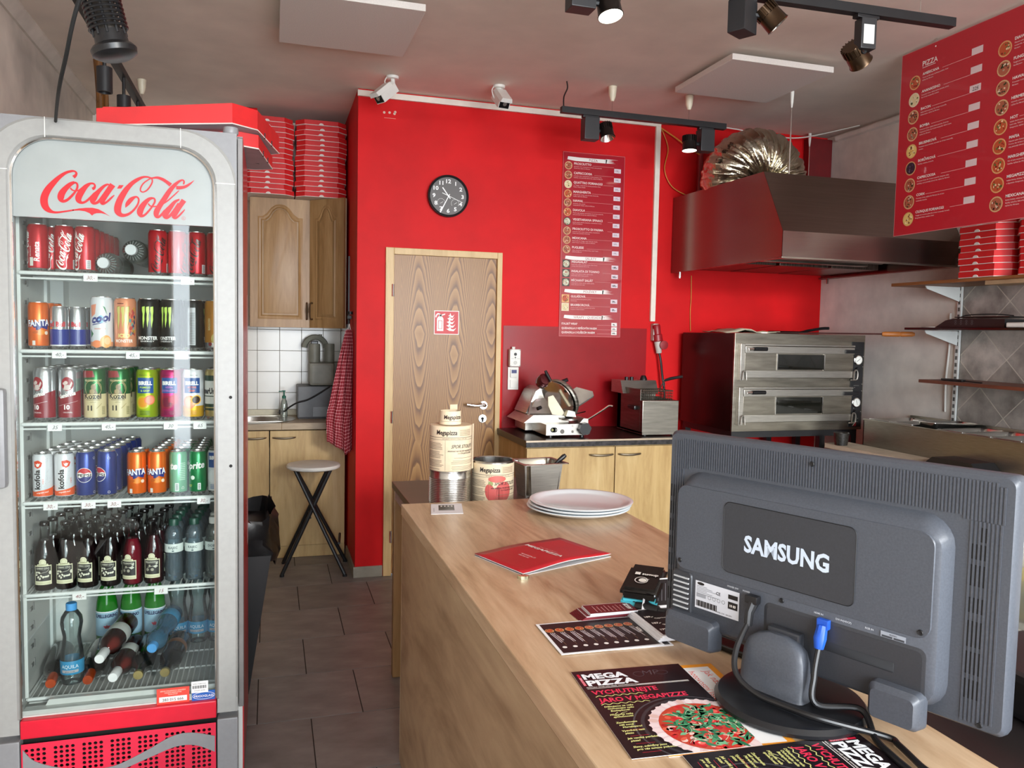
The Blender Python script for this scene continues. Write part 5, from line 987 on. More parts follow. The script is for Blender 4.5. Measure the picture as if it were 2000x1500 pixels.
P.build('script_lettering', hd2, plane((0, 2.6995, 0), (1, 0, 0), (0, 0, 1)), rough=.3)
gl = Mesh().box(-.724, -.169, 2.694, 2.698, .335, 1.851).build('door_glass', M_glass, co)
# shelves
SH = [1.698, 1.4577, 1.2305, .982, .689, .3543]
NM = ['top', 'second', 'third', 'fourth', 'fifth', 'bottom']
tags_ = {0: [(-.5345, '30,-'), (-.2528, '30,-')], 1: [(-.625, '40,-'), (-.4165, '45,-'), (-.2728, '35,-')], 2: [(-.641, '35'), (-.4885, '45,-'), (-.3077, '30'), (-.2187, '65')], 3: [(-.6565, '30,-'), (-.5494, '30,-'), (-.4753, '30,-'), (-.2085, '30,-')], 4: [(-.5797, '40,-'), (-.340, '15')], 5: []}
for i, z in enumerate(SH):
    m = Mesh(); zt = z-.006; y0, y1 = 2.782, 3.235
    m.tube([(-.732, y0, zt), (-.138, y0, zt)], .006, 8); m.tube([(-.732, y0+.012, zt-.016), (-.138, y0+.012, zt-.016)], .003, 6); m.tube([(-.732, y1, zt), (-.138, y1, zt)], .004, 6)
    for y in (2.93, 3.08): m.tube([(-.732, y, zt-.005), (-.138, y, zt-.005)], .0035, 6)
    for k in range(34): x = -.724+.0176*k; m.tube([(x, y0, zt+.003), (x, y1, zt+.003)], .0022, 5, caps=False)
    for x in (-.734, -.136): m.tube([(x, y0, zt), (x, y1, zt)], .004, 6)
    sh = m.build('wire_shelf', M_wire, co)
    for x, tx in tags_[i]:
        F = plane((x-.020, 2.773, zt-.021), (1, 0, .0), (0, 0, 1)); tg = sheet('price_tag', ink((236, 234, 230)), sh, F, .04, .022, .0006)
        tg.hide_render = False; P = Print(); P.text(tx, .02, .006, .016, (130, 36, 50) if i in (0, 3, 4) else (90, 88, 92), 2, 0, 'c', shear=.3); P.build('price_tag', sh, F)
# lower liner, band, grille
m = Mesh(); m.box(-.727, -.166, 2.70, 2.735, .327, .348, 0, .002); m.prism([(-.680, .329), (-.166, .329), (-.166, .362), (-.66, .366)], 'xz', 2.728, 2.74); m.build('sill_liner', M_greyi, co)
Mesh().box(-.727, -.166, 2.676, 2.735, .270, .327, 0, .004).build('red_band', mat('cooler_red', (214, 26, 50), .35, var=.03), co)
Mesh().box(-.733, -.160, 2.72, 2.74, .03, .29).build('grille_backing', M_dark, co)
m = Mesh(); gx0, gx1, gz0, gz1, yg = -.727, -.168, .035, .252, 2.682; hx, hz, rr = .0160, .0148, .0056
def quad(x0, x1, z0, z1): m.add([(x0, yg, z0), (x1, yg, z0), (x1, yg, z1), (x0, yg, z1)], [(0, 1, 2, 3)])
nrow = 13; zt = gz1-.014; quad(gx0, gx1, zt, gz1); zb = zt-nrow*hz; quad(gx0, gx1, gz0, zb)
gp = .0795; xs_ = [gx0+.0065]; x = gx0
for g_ in range(7):
    xg = gx0+.006+g_*gp; quad(x, xg, zb, zt)
    for c_ in range(4):
        for r_ in range(nrow):
            a0, a1, b0, b1 = xg+c_*hx, xg+(c_+1)*hx, zt-(r_+1)*hz, zt-r_*hz; cx_, cz_ = (a0+a1)/2, (b0+b1)/2
            ov_ = [(a1, cz_), (a1, b1), (cx_, b1), (a0, b1), (a0, cz_), (a0, b0), (cx_, b0), (a1, b0)]; iv = [(cx_+rr*math.cos(k*PI/4), cz_+rr*math.sin(k*PI/4)) for k in range(8)]
            m.add([(p, yg, q) for p, q in ov_]+[(p, yg, q) for p, q in iv]+[(p, yg+.004, q) for p, q in iv], [(k, (k+1) % 8, (k+1) % 8+8, k+8) for k in range(8)]+[(k+8, (k+1) % 8+8, (k+1) % 8+16, k+16) for k in range(8)])
    x = xg+4*hx
quad(x, gx1, zb, zt); gr = m.build('vent_grille', mat('cooler_red_grille', (222, 40, 70), .4, var=.03), co)
m = Mesh(); cv = lambda pts: [(p.x, p.y) for p in smooth_path([(a, b_, 0) for a, b_ in pts], 5)]
top = cv([(-.722, .236), (-.69, .196), (-.62, .165), (-.55, .150), (-.47, .150), (-.38, .185), (-.30, .224), (-.24, .228), (-.171, .208)]); bot = cv([(-.722, .06), (-.67, .10), (-.60, .122), (-.53, .128), (-.45, .135), (-.37, .162), (-.29, .188), (-.23, .185), (-.171, .155)])
n = len(top); vs = [(x, yg-.003, z) for x, z in top]+[(x, yg-.003, z) for x, z in bot]+[(x, yg, z) for x, z in top]+[(x, yg, z) for x, z in bot]
m.add(vs, [(k, k+1, n+k+1, n+k) for k in range(n-1)]+[(k, k+1, 2*n+k+1, 2*n+k) for k in range(n-1)]+[(n+k, n+k+1, 3*n+k+1, 3*n+k) for k in range(n-1)]); bmesh.ops.recalc_face_normals(m.bm, faces=m.bm.faces[:]); m.build('silver_wave', M_greyf, gr)
[Mesh().box(a, b_, 2.68, 2.735, .03, .262, 0, .004).build('base_post', M_greyf, co) for a, b_ in ((CX0, -.731), (-.164, CX1))]
m = Mesh(); [m.lathe([(0, 0), (.02, 0), (.02, .03), (0, .03)], 12, (x, y, 0)) for x in (-.76, -.13) for y in (2.78, 3.26)]; m.build('foot', M_black, co)
# stickers inside the glass line
P = Print(); P.rect(0, 0, .097, .052, (222, 70, 56)); P.rect(.007, .007, .090, .024, (240, 236, 232), 2); P.text('283 015 666', .048, .010, .0125, (40, 40, 44), 3, .01, 'c')
for k, t_ in enumerate(('SERVIS CHLADICICH ZARIZENI', 'VOLEJTE BEZPLATNE', 'NON-STOP')): P.text(t_, .048, .041-.006*k, .0055, (250, 220, 200), 2, 0, 'c')
P.build('service_sticker', co, plane((-.3457, 2.692, .3265), (1, 0, .003), (0, 0, 1)))
P = Print(); P.rect(0, 0, .051, .038, (232, 232, 230)); [P.rect(.004+k*.0026, .014, .0052+k*.0026+.0008*(k % 3 == 0), .024, K_, 2) for k in range(16)]; P.text('SMALL PUBLICOLA', .025, .028, .0048, K_, 2, 0, 'c'); P.text('COOLER 18 0742', .025, .006, .0045, K_, 2, 0, 'c'); P.build('barcode_sticker', co, plane((-.2427, 2.6915, .3535), (1, 0, 0), (0, 0, 1)))
P = Print(); P.rect(0, 0, .0725, .033, (32, 92, 176)); P.ring(.036, .017, .034, .0012, W_, 2, 32, ry=.012); P.text('FRIGOGLASS', .036, .0125, .0105, W_, 2, .01, 'c', shear=.1); P.build('maker_sticker', co, plane((-.241, 2.6925, .325), (1, 0, 0), (0, 0, 1)))

# ---------------------------------------------------------------- cans
M_alu = mat('aluminium_can_rim', (206, 206, 204), .25, .9, var=0)
def canmat(n, c, metal=.35, rough=.28): return mat('can_'+n, c, rough, metal, var=0)
def can(name, lab, r_, h_, cols, group=None):
    """cols: [(fraction of height where the colour starts, material)] bottom to top"""
    t = thing(name, lab, 'can', (0, 0, 0), 0, group); pr = [(0, .004), (r_*.76, .0), (r_*.82, .002), (r_*.97, .010)]; mi = [1, 1, 1]; mats = [M_alu]; z0, z1 = .010, h_-.012
    mats = [c for _, c in cols]+[M_alu]; A = len(cols); mi = [A, A, A]
    for i, (f, _) in enumerate(cols):
        a = z0+(z1-z0)*f; 
        if i: pr.append((r_, a)); mi.append(i-1)
        else: pr.append((r_, z0+.003)); mi.append(0)
    pr.append((r_, z1)); mi.append(len(cols)-1); pr += [(r_*.86, h_-.002)]; mi.append(len(cols)-1); Mesh().lathe(pr, 24, mis=mi).build('can_body', mats, t, False)
    Mesh().lathe([(r_*.86, h_-.003), (r_*.87, h_), (r_*.82, h_), (r_*.79, h_-.004), (0, h_-.004)], 24).build('lid', M_alu, t, False)
    return t
def art(t, r_, fn, rz=0):
    P = Print(); fn(P); P.build('printed_label', t, around(r_), step=.004, lift=.00018, world=False, rough=.3)
GR = lambda i: 'cans and bottles on the %s cooler shelf' % NM[i]
def cola_art(c, ang, second=None):
    def f(P):
        script(P, ang, .068, .0000345, c, 2, rot=PI/2-.12)
        P.rect(ang+.028, .012, ang+.042, .040, (226, 222, 220), 1); [P.rect(ang+.030, .014+k*.0022, ang+.040, .0150+k*.0022, K_, 2) for k in range(11)]
        P.text('ORIGINAL TASTE', ang-.016, .11, .004, c, 2, rot=-PI/2)
    return f
def name_art(P):
    P.text('Renata', .010, .030, .022, W_, 2, .02, rot=PI/2, shear=.1); P.rect(-.018, .016, -.007, .042, (220, 216, 206), 1); P.text('RECYKLUJ MĚ', -.014, .046, .005, W_, 2, rot=PI/2); script(P, -.036, .075, .00003, W_, 2, rot=PI/2)
def fanta_art(P, u=0):
    P.poly([(u-.024, .082), (u+.030, .088), (u+.026, .060), (u+.008, .066), (u-.004, .055), (u-.014, .066)], (28, 44, 120), 1); P.text('FANTA', u, .071, .027, (26, 36, 100), 2, .07, 'c', rot=.06, width=.068); P.text('FANTA', u, .0715, .027, (246, 246, 250), 3, .03, 'c', rot=.06, width=.066)
    P.disc(u+.004, .052, .014, (236, 140, 40), 1, 14, .009); P.disc(u-.010, .052, .008, (200, 90, 20), 2, 10, .005); P.rect(u-.022, .058, u-.008, .066, (226, 90, 50), 2); P.rect(u-.019, .012, u-.010, .026, (230, 220, 210), 2); P.disc(u+.022, .05, .006, (236, 214, 190), 2, 8)
def pepsi_art(P):
    P.disc(0, .075, .0235, (20, 32, 120), 2, 32); q = lambda a, b_: [(.022*math.cos(math.radians(x)), .075+.022*math.sin(math.radians(x))) for x in range(a, b_+1, 10)]
    P.poly(q(15, 165)+[(-.012, .084), (0, .0795), (.012, .0835)], (196, 34, 46), 3); P.poly(q(195, 345)+[(.012, .069), (0, .0705), (-.012, .0655)], (24, 34, 110), 3); P.poly([(-.0215, .0805), (-.012, .084), (0, .0795), (.012, .0835), (.0215, .0805), (.0225, .0705), (.012, .069), (0, .0705), (-.012, .0655), (-.0222, .0695)], W_, 3); P.ring(0, .075, .0235, .0014, W_, 4, 32)
    P.text('PEPSI', 0, .0702, .0125, K_, 5, .03, 'c', width=.041); P.ring(.032, .128, .004, .0008, W_, 2, 12); P.ring(.032, .018, .004, .0008, W_, 2, 12)
def kof_art(P, u=-.008, s=1):
    P.poly([(u-.012, .122), (u+.002, .126), (u+.014, .118), (u+.010, .106), (u+.0, .100), (u-.010, .106)], (222, 70, 34), 2); P.disc(u+.001, .113, .0035, W_, 3, 8); P.poly([(u-.002, .106), (u-.007, .116), (u, .111), (u+.008, .117), (u+.003, .106)], W_, 3)
    P.text('kofola', u+.006*s, .034, .024, K_, 2, .03, rot=PI/2, width=.062); P.text('originál', u+.016, .05, .006, (226, 90, 50), 2, .01, rot=PI/2)
    R = random.Random(2); [P.disc(R.uniform(.0, .04)*(-s if u > 0 else 1)+u*.0, R.uniform(.04, .13), .0008, (160, 160, 166), 1, 6) for _ in range(26)]
    P.poly([(-.045, .012), (-.045, .030), (-.02, .026), (.02, .034), (.045, .040), (.045, .012)], (226, 88, 36), 1); P.text('originální chuť', -.012, .020, .006, W_, 2, .02, rot=.1)
def sprite_art(P, u=0):
    P.text('Sprite', u, .086, .031, W_, 2, .03, 'c', shear=.2, rot=.1, width=.066); P.disc(u-.006, .056, .007, (230, 240, 226), 2, 14); P.rect(u+.010, .016, u+.020, .038, (226, 232, 226), 1); [P.rect(u+.012, .018+.003*k, u+.018, .0195+.003*k, K_, 2) for k in range(6)]; P.rect(u-.022, .030, u-.008, .032, (190, 200, 60), 2); P.rect(u-.022, .026, u-.010, .028, (190, 200, 60), 2)
def pale_sprite(P):
    P.text('te', -.028, .086, .031, W_, 2, .045, shear=.2); [P.rect(.006, .050+.006*k, .026, .052+.006*k, (200, 226, 206), 1) for k in range(10)]; P.rect(-.008, .014, .004, .040, (226, 232, 226), 1); [P.rect(-.006, .017+.003*k, .002, .0185+.003*k, (70, 80, 76), 2) for k in range(7)]; P.text('♺', .012, .02, .012, W_, 2)
def bull_art(P, u=0):
    P.poly([(u-.050, .012), (u-.050, .066), (u-.006, .066), (u-.020, .120), (u-.050, .120)], (30, 48, 130), 1) if u == 0 else None; P.rect(-.052, .014, .052, .062, (26, 44, 128), 1); P.rect(-.052, .010, .052, .014, (206, 206, 206), 2)
    P.text('Red Bull', u-.004, .071, .021, (206, 24, 44), 3, .03, 'c', width=.060); P.disc(u-.020, .066, .009, (220, 120, 40), 2, 10, .004)
def cool_art(P):
    P.text('cool', .002, .088, .034, (34, 50, 120), 2, .05, 'c', shear=.3, rot=.16); P.stroke([(-.024, .078, .003), (.004, .084, .002), (.02, .087, .001)], (34, 50, 120), 2); P.disc(.004, .096, .010, (120, 180, 230), 1, 14, .013); P.poly([(-.030, .140), (-.010, .144), (-.014, .112), (-.028, .102)], (222, 140, 110), 1); P.poly([(.008, .140), (.022, .110), (.016, .134)], (40, 120, 70), 2); P.text('GRAPEFRUIT', 0, .064, .006, (216, 120, 90), 2, .02, 'c')
    P.disc(.018, .026, .018, (238, 170, 96), 1, 16, .020); P.disc(-.010, .018, .016, (240, 140, 90), 1, 14, .012); P.poly([(-.032, .066), (-.020, .050), (-.030, .036)], (40, 120, 70), 2); P.disc(.022, .028, .010, (244, 200, 150), 2, 12, .012)
def claw(P, c, u, v, s=1.0, line=None):
    for dx, l in ((-.010, .9), (.001, .8), (.012, .86)):
        a = [(dx-.0036, .030), (dx+.0040, .032), (dx+.0042, .018), (dx+.0028, .006), (dx+.0032, -.006), (dx+.0008, -.020*l), (dx-.0004, -.034*l), (dx-.0018, -.018), (dx-.0026, -.004), (dx-.0016, .010), (dx-.0038, .020)]
        if line: P.poly([(u+x*s*1.12, v+y*s*1.04) for x, y in a], line, 1)
        P.poly([(u+x*s, v+y*s) for x, y in a], c, 2)
def monster_art(P, u=0):
    claw(P, (196, 228, 100), u, .104, 1.15); P.text('MONSTER', u, .034, .0150, W_, 2, .03, 'c', sx=.95); P.text('ENERGY', u, .0265, .0062, W_, 2, .01, 'c', sx=1.9); P.rect(u-.045, .02, u-.032, .13, (80, 80, 80), 1)
def monster_reflection(P):
    P.rect(-.014, .018, .010, .140, (150, 150, 150), 1); [P.rect(-.012, .022+.004*k, .008, .024+.004*k, (60, 60, 60), 2) for k in range(26)]  # grey panel paints a reflection on the can, dark lines across it
def iced_art(P):
    claw(P, (206, 196, 110), -.004, .100, 1.2, (160, 120, 60)); R = random.Random(3); [P.disc(R.uniform(.014, .036), R.uniform(.05, .13), .004, R.choice([(70, 60, 90), (200, 150, 60), (90, 150, 150), (196, 80, 70)]), 2, 6, .007) for _ in range(26)]
    P.text('ICED', 0, .040, .016, (240, 220, 140), 3, .05, 'c'); P.text('MONSTER', 0, .024, .014, (250, 240, 230), 3, .02, 'c', sx=.85); P.rect(-.02, .146, .0, .149, (120, 60, 50), 2)
def energy_fruit(P):
    P.text('BALLORI', -.014, .068, .010, (240, 214, 150), 2, .03, rot=PI/2); P.disc(.012, .104, .016, (206, 50, 60), 1, 8, .022); P.disc(.004, .04, .015, (236, 214, 120), 1, 14, .018); P.disc(-.014, .022, .006, (140, 30, 40), 2, 10)
def gamb_art(P, u=0):
    P.disc(u, .118, .018, (150, 26, 40), 1, 24, .022); P.disc(u-.004, .122, .006, (220, 200, 190), 2, 10); P.poly([(u-.012, .100), (u-.008, .114), (u+.004, .116), (u+.010, .104), (u+.004, .098)], (214, 196, 188), 2); P.poly([(u-.006, .112), (u-.014, .118), (u-.012, .124), (u-.004, .118)], (214, 196, 188), 2); P.poly([(u+.004, .110), (u+.012, .126), (u+.015, .120), (u+.010, .108)], (214, 196, 188), 2)
    P.poly([(-.05, .012), (-.05, .072), (.045, .098), (.045, .012)], (134, 20, 36), 2); P.text('Gambrinus', u, .078, .0165, W_, 3, .05, 'c', rot=.26, width=.05); P.text('10', u-.002, .038, .019, W_, 3, .05, 'c'); P.stroke([(u-.03, .048, .0006), (u+.03, .064, .0006)], W_, 3); P.text('ORIGINÁL', u, .026, .006, W_, 3, .0, 'c')
def kozel_art(P, u=0):
    P.rect(-.10, .012, .10, .086, (206, 190, 146), 1); P.poly([(-.06, .135), (-.06, .160), (.0, .160), (.006, .140)], (140, 30, 36), 1); P.text('VELKOPOPOVICKÝ', u, .126, .0085, (226, 210, 160), 2, .02, 'c', width=.052); P.ring(u, .104, .026, .0014, (190, 170, 110), 2, 28, ry=.026)
    P.disc(u+.002, .108, .008, (150, 130, 100), 2, 12, .010); P.stroke([(u+.002, .114, .004), (u+.012, .122, .003), (u+.020, .112, .002), (u+.022, .100, .001)], (176, 160, 120), 3); P.poly([(u-.012, .086), (u-.010, .100), (u+.008, .102), (u+.014, .086)], (120, 96, 60), 2); P.disc(u-.002, .094, .007, (170, 150, 110), 3, 10, .008)
    P.text('Kozel', u-.002, .071, .024, (30, 30, 24), 2, .03, 'c', width=.052); P.rect(u-.022, .0665, u+.020, .068, (30, 30, 24), 2); P.text('SVĚTLÝ', u, .058, .005, (90, 80, 50), 2, .0, 'c'); P.text('11', u-.010, .034, .021, (30, 30, 24), 2, .05, 'c'); P.stroke([(u+.010, .040, .002), (u+.026, .056, .001)], (150, 130, 80), 2); [P.rect(u+.026, .020+.003*k, u+.038, .0215+.003*k, (120, 110, 70), 2) for k in range(9)]
def birell(c1, c2, l1, l2, fr):
    def f(P):
        P.rect(-.028, .088, .024, .138, (24, 74, 140), 1); P.text('BIRELL', -.002, .115, .0165, W_, 2, .05, 'c', width=.043); P.text(l1, -.002, .104, .0085, c1, 2, .02, 'c'); P.text(l2, -.002, .093, .0085, c1, 2, .02, 'c'); P.text('ŠŤAVNATÝ ZÁŽITEK', -.002, .145, .004, K_, 2, .01, 'c')
        P.disc(-.010, .058, .022, fr[0], 1, 20, .022); P.disc(.012, .066, .017, fr[1], 2, 18, .016, .4); P.disc(.012, .066, .013, fr[2], 3, 16, .012, .4); P.disc(-.010, .058, .016, fr[3], 2, 16, .016); [P.rect(-.02, .018+.005*k, .012, .020+.005*k, c2, 1) for k in range(3)]
    return f
def urq_art(P):
    P.rect(-.05, .128, .05, .146, (20, 60, 44), 1); P.rect(-.05, .030, .05, .052, (20, 60, 44), 1); P.rect(-.05, .052, .05, .128, (232, 230, 220), 1); P.text('PilsnerUrquell', -.016, .086, .026, (20, 22, 24), 2, .05, 'c', width=.09); P.rect(-.05, .076, .05, .079, (20, 60, 44), 2); P.rect(-.04, .038, .03, .041, (190, 170, 100), 2)
CAN = {}
def spec(k, lab, r_, h_, cols, *arts):
    CAN[k] = []
    for a in (arts or (None,)):
        t = can(k, lab, r_, h_, cols)
        if a: art(t, r_, a)
        CAN[k].append(t)
red, ora, blu, grn, whi = canmat('red', (190, 18, 34)), canmat('orange', (232, 104, 26)), canmat('blue', (4, 44, 124)), canmat('green', (0, 122, 66)), canmat('white', (222, 222, 224), .15)
slv, blk = canmat('silver', (196, 198, 200), .8, .25), canmat('black', (22, 24, 24), .3)
spec('cola_can', 'red cola can with white script', .029, .146, [(0, red)], cola_art(W_, .004), name_art, cola_art(W_, -.006))
spec('zero_cola_can', 'red cola can with black script', .029, .146, [(0, red)], cola_art(K_, .006), cola_art(K_, .012), cola_art(K_, 0))
spec('orange_soda_can', 'orange soda can with blue and white name', .029, .146, [(0, ora)], fanta_art)
spec('energy_can', 'short silver and blue energy drink can', .0265, .134, [(0, canmat('deepblue', (8, 46, 120), .5)), (.45, slv)], lambda P: bull_art(P, -.004), lambda P: bull_art(P, -.012))
spec('cool_can', 'tall white can with blue handwritten name and grapefruit', .033, .168, [(0, canmat('peach', (236, 160, 110), .2)), (.10, whi)], cool_art)
spec('iced_can', 'tall peach-coloured energy can with yellow claw mark', .033, .166, [(0, canmat('peachy', (230, 150, 112), .3))], iced_art)
spec('monster_can', 'tall black energy can with green claw mark', .033, .166, [(0, blk)], monster_art, lambda P: monster_art(P, -.006), monster_reflection)
spec('fruit_energy_can', 'tall amber energy can with red fruit', .033, .166, [(0, slv), (.12, canmat('amber', (208, 140, 40)))], energy_fruit)
spec('lager_can', 'silver and dark red beer can with figure', .033, .168, [(0, slv)], lambda P: gamb_art(P, -.012), gamb_art)
spec('goat_beer_can', 'green and cream beer can with gold rim', .033, .168, [(0, canmat('cream', (206, 190, 146), .2)), (.48, canmat('beergreen', (20, 96, 46), .5))], kozel_art)
spec('lime_radler_can', 'lime green radler can with cut grapefruit', .033, .166, [(0, canmat('lime', (158, 186, 30), .5))], birell((190, 220, 60), (60, 90, 20), 'POMELO', '& GREP', [(200, 190, 30), (236, 120, 80), (240, 150, 120), (226, 150, 40)]))
spec('magenta_radler_can', 'magenta radler can with cherries', .033, .166, [(0, canmat('magenta', (176, 24, 96), .5))], birell((200, 120, 190), (90, 10, 50), 'VIŠŇA', 'OSTRUŽINA', [(150, 10, 50), (170, 20, 60), (190, 30, 70), (110, 10, 50)]))
spec('active_radler_can', 'white and yellow radler can with sliced grapefruit', .033, .166, [(0, canmat('yellow', (236, 180, 40), .4)), (.25, whi)], birell((236, 110, 40), (190, 120, 20), 'ACTIVE', 'GREP', [(240, 140, 80), (246, 190, 80), (60, 40, 30), (246, 170, 130)]))
spec('green_band_beer_can', 'white, green and gold beer can', .033, .168, [(0, canmat('gold', (196, 176, 116), .6))], urq_art)
spec('kofola_can', 'white cola can with red heart and orange base', .0285, .146, [(0, whi)], kof_art, lambda P: kof_art(P, .010, -1))
spec('blue_cola_can', 'blue cola can with round red, white and blue emblem', .029, .150, [(0, blu)], pepsi_art)
spec('lime_soda_can', 'green lemon-lime soda can', .028, .144, [(0, grn)], sprite_art)
spec('pale_lime_soda_can', 'pale green lemon-lime soda can with printed text', .028, .144, [(0, canmat('palegreen', (120, 186, 146)))], pale_sprite)
spec('blue_white_can', 'white can with blue crest', .0285, .146, [(0, whi)], birell((40, 90, 150), (40, 90, 150), 'SVĚTLÝ', '', [(236, 236, 236), (30, 80, 140), (236, 236, 236), (236, 236, 236)]))
used = set(); LAB = {}
SPECLAB = {k: v[0]['label'] for k, v in CAN.items()}
def put(k, i, x, y, lab, var=0, rz=0, z=None):
    src = CAN[k][var % len(CAN[k])]
    if src.name in used: t = copy_tree(src)
    else: t = src; used.add(src.name)
    t.location = (x, y, (SH[i]+.0005) if z is None else z); t.rotation_euler = (0, 0, rz); t['label'] = lab; t['group'] = GR(i); t['category'] = 'can' if 'can' in t.name else 'bottle'; return t
ROWN = ['front', 'second', 'third', 'fourth', 'fifth', 'sixth']
def column(k, i, x, y, lab, n, dy=.060, dx=.0, var=0, rz=0, first=0):
    """a file of alike cans, one behind the other, on shelf i; lab says which file"""
    for r_ in range(first, n):
        l = '%s, %s row%s' % (lab, ROWN[r_], '' if r_ == 0 else ' back'); put(k, i, x+dx*r_, y+dy*r_, l, var if r_ == 0 else var, rz if r_ == 0 else rz+random.uniform(-.5, .5))
# top shelf
column('cola_can', 0, -.690, 2.822, 'red cola can with a white first name, top shelf far left', 1, var=1)
column('cola_can', 0, -.664, 2.884, 'red cola can behind the far left one, top shelf', 3, var=2, dx=.004)
column('cola_can', 0, -.618, 2.830, 'red cola can with tall white script, second file, top shelf', 4, var=0, dx=.008)
column('cola_can', 0, -.558, 2.822, 'red cola can with white script, third file, top shelf', 6, var=2, dx=.004, rz=-.5)
column('zero_cola_can', 0, -.3465, 2.822, 'red can with black script, first of right-hand four, top shelf', 3, dx=.003)
column('zero_cola_can', 0, -.288, 2.822, 'red can with black script, second of right-hand four, top shelf', 3, var=1, dx=.003, rz=.7)
column('zero_cola_can', 0, -.2295, 2.822, 'red can with black script, third of right-hand four, top shelf', 2, var=2, rz=-.3)
column('zero_cola_can', 0, -.171, 2.822, 'red can with black script, last of right-hand four, top shelf', 2, var=0)
# second shelf
column('orange_soda_can', 1, -.692, 2.822, 'orange soda can at the left end of the second shelf', 3, dx=.006, rz=.25)
column('energy_can', 1, -.633, 2.818, 'short silver-blue energy can, second shelf, left file', 2)
column('energy_can', 1, -.592, 2.862, 'short silver-blue energy can, second shelf, right file', 2, var=1, dx=.012)
column('cool_can', 1, -.514, 2.826, 'tall white can with blue script name and grapefruit, second shelf', 1)
column('iced_can', 1, -.445, 2.826, 'tall peach energy can with yellow claw mark, second shelf', 1)
column('monster_can', 1, -.3765, 2.826, 'black energy can with green claw, left file, second shelf', 2)
column('monster_can', 1, -.3095, 2.830, 'black energy can with green claw, middle file, second shelf', 2, var=1, rz=-.25)
column('monster_can', 1, -.2425, 2.832, 'black energy can with painted grey reflection and text lines, second shelf', 1, var=2)
column('monster_can', 1, -.222, 2.9, 'black energy can with green claw behind the painted grey reflection, second shelf', 1, var=0)
column('fruit_energy_can', 1, -.1745, 2.834, 'tall amber fruit energy can at the right end, second shelf', 1)
# third shelf
column('lager_can', 2, -.679, 2.830, 'silver and dark red beer can, first file, third shelf', 4, .068, .004, 0, -.15)
column('lager_can', 2, -.6095, 2.830, 'silver and dark red beer can, second file, third shelf', 4, .068, .004, 1)
column('goat_beer_can', 2, -.537, 2.830, 'green and cream beer can, first file, third shelf', 3, .068, .004)
column('goat_beer_can', 2, -.4655, 2.830, 'green and cream beer can, second file, third shelf', 3, .068, .004)
column('lime_radler_can', 2, -.3835, 2.830, 'lime green radler can, third shelf', 2, .068, .004)
column('magenta_radler_can', 2, -.312, 2.830, 'magenta radler can with cherries, third shelf', 2, .068, .004)
column('active_radler_can', 2, -.243, 2.830, 'white and yellow radler can, third shelf', 1, .068, .004)
column('green_band_beer_can', 2, -.174, 2.830, 'white, green and gold beer can at the right end, third shelf', 2, .068, .004)
# fourth shelf
column('kofola_can', 3, -.689, 2.826, 'white cola can with red heart, first file, fourth shelf', 5, .0635, .009, 0)
column('kofola_can', 3, -.6275, 2.826, 'white cola can with red heart, second file, fourth shelf', 5, .0635, .009, 1)
column('blue_cola_can', 3, -.566, 2.826, 'blue cola can with round emblem, first file, fourth shelf', 6, .0625, .006)
column('blue_cola_can', 3, -.505, 2.828, 'blue cola can with round emblem, second file, fourth shelf', 6, .0625, .006, 0, -.75)
column('orange_soda_can', 3, -.416, 2.824, 'orange soda can, left file, fourth shelf', 2, .060, .004)
column('orange_soda_can', 3, -.355, 2.824, 'orange soda can, right file, fourth shelf', 6, .060, .003)
column('pale_lime_soda_can', 3, -.290, 2.824, 'pale green lemon-lime can, fourth shelf', 1)
column('lime_soda_can', 3, -.285, 2.885, 'green lemon-lime can behind the pale green one, fourth shelf', 4, .062, .004)
column('lime_soda_can', 3, -.230, 2.824, 'green lemon-lime can with white name, fourth shelf', 6, .060, .0, 0, -.3)
column('blue_white_can', 3, -.171, 2.824, 'white can with blue crest at the right end, fourth shelf', 2, .060)

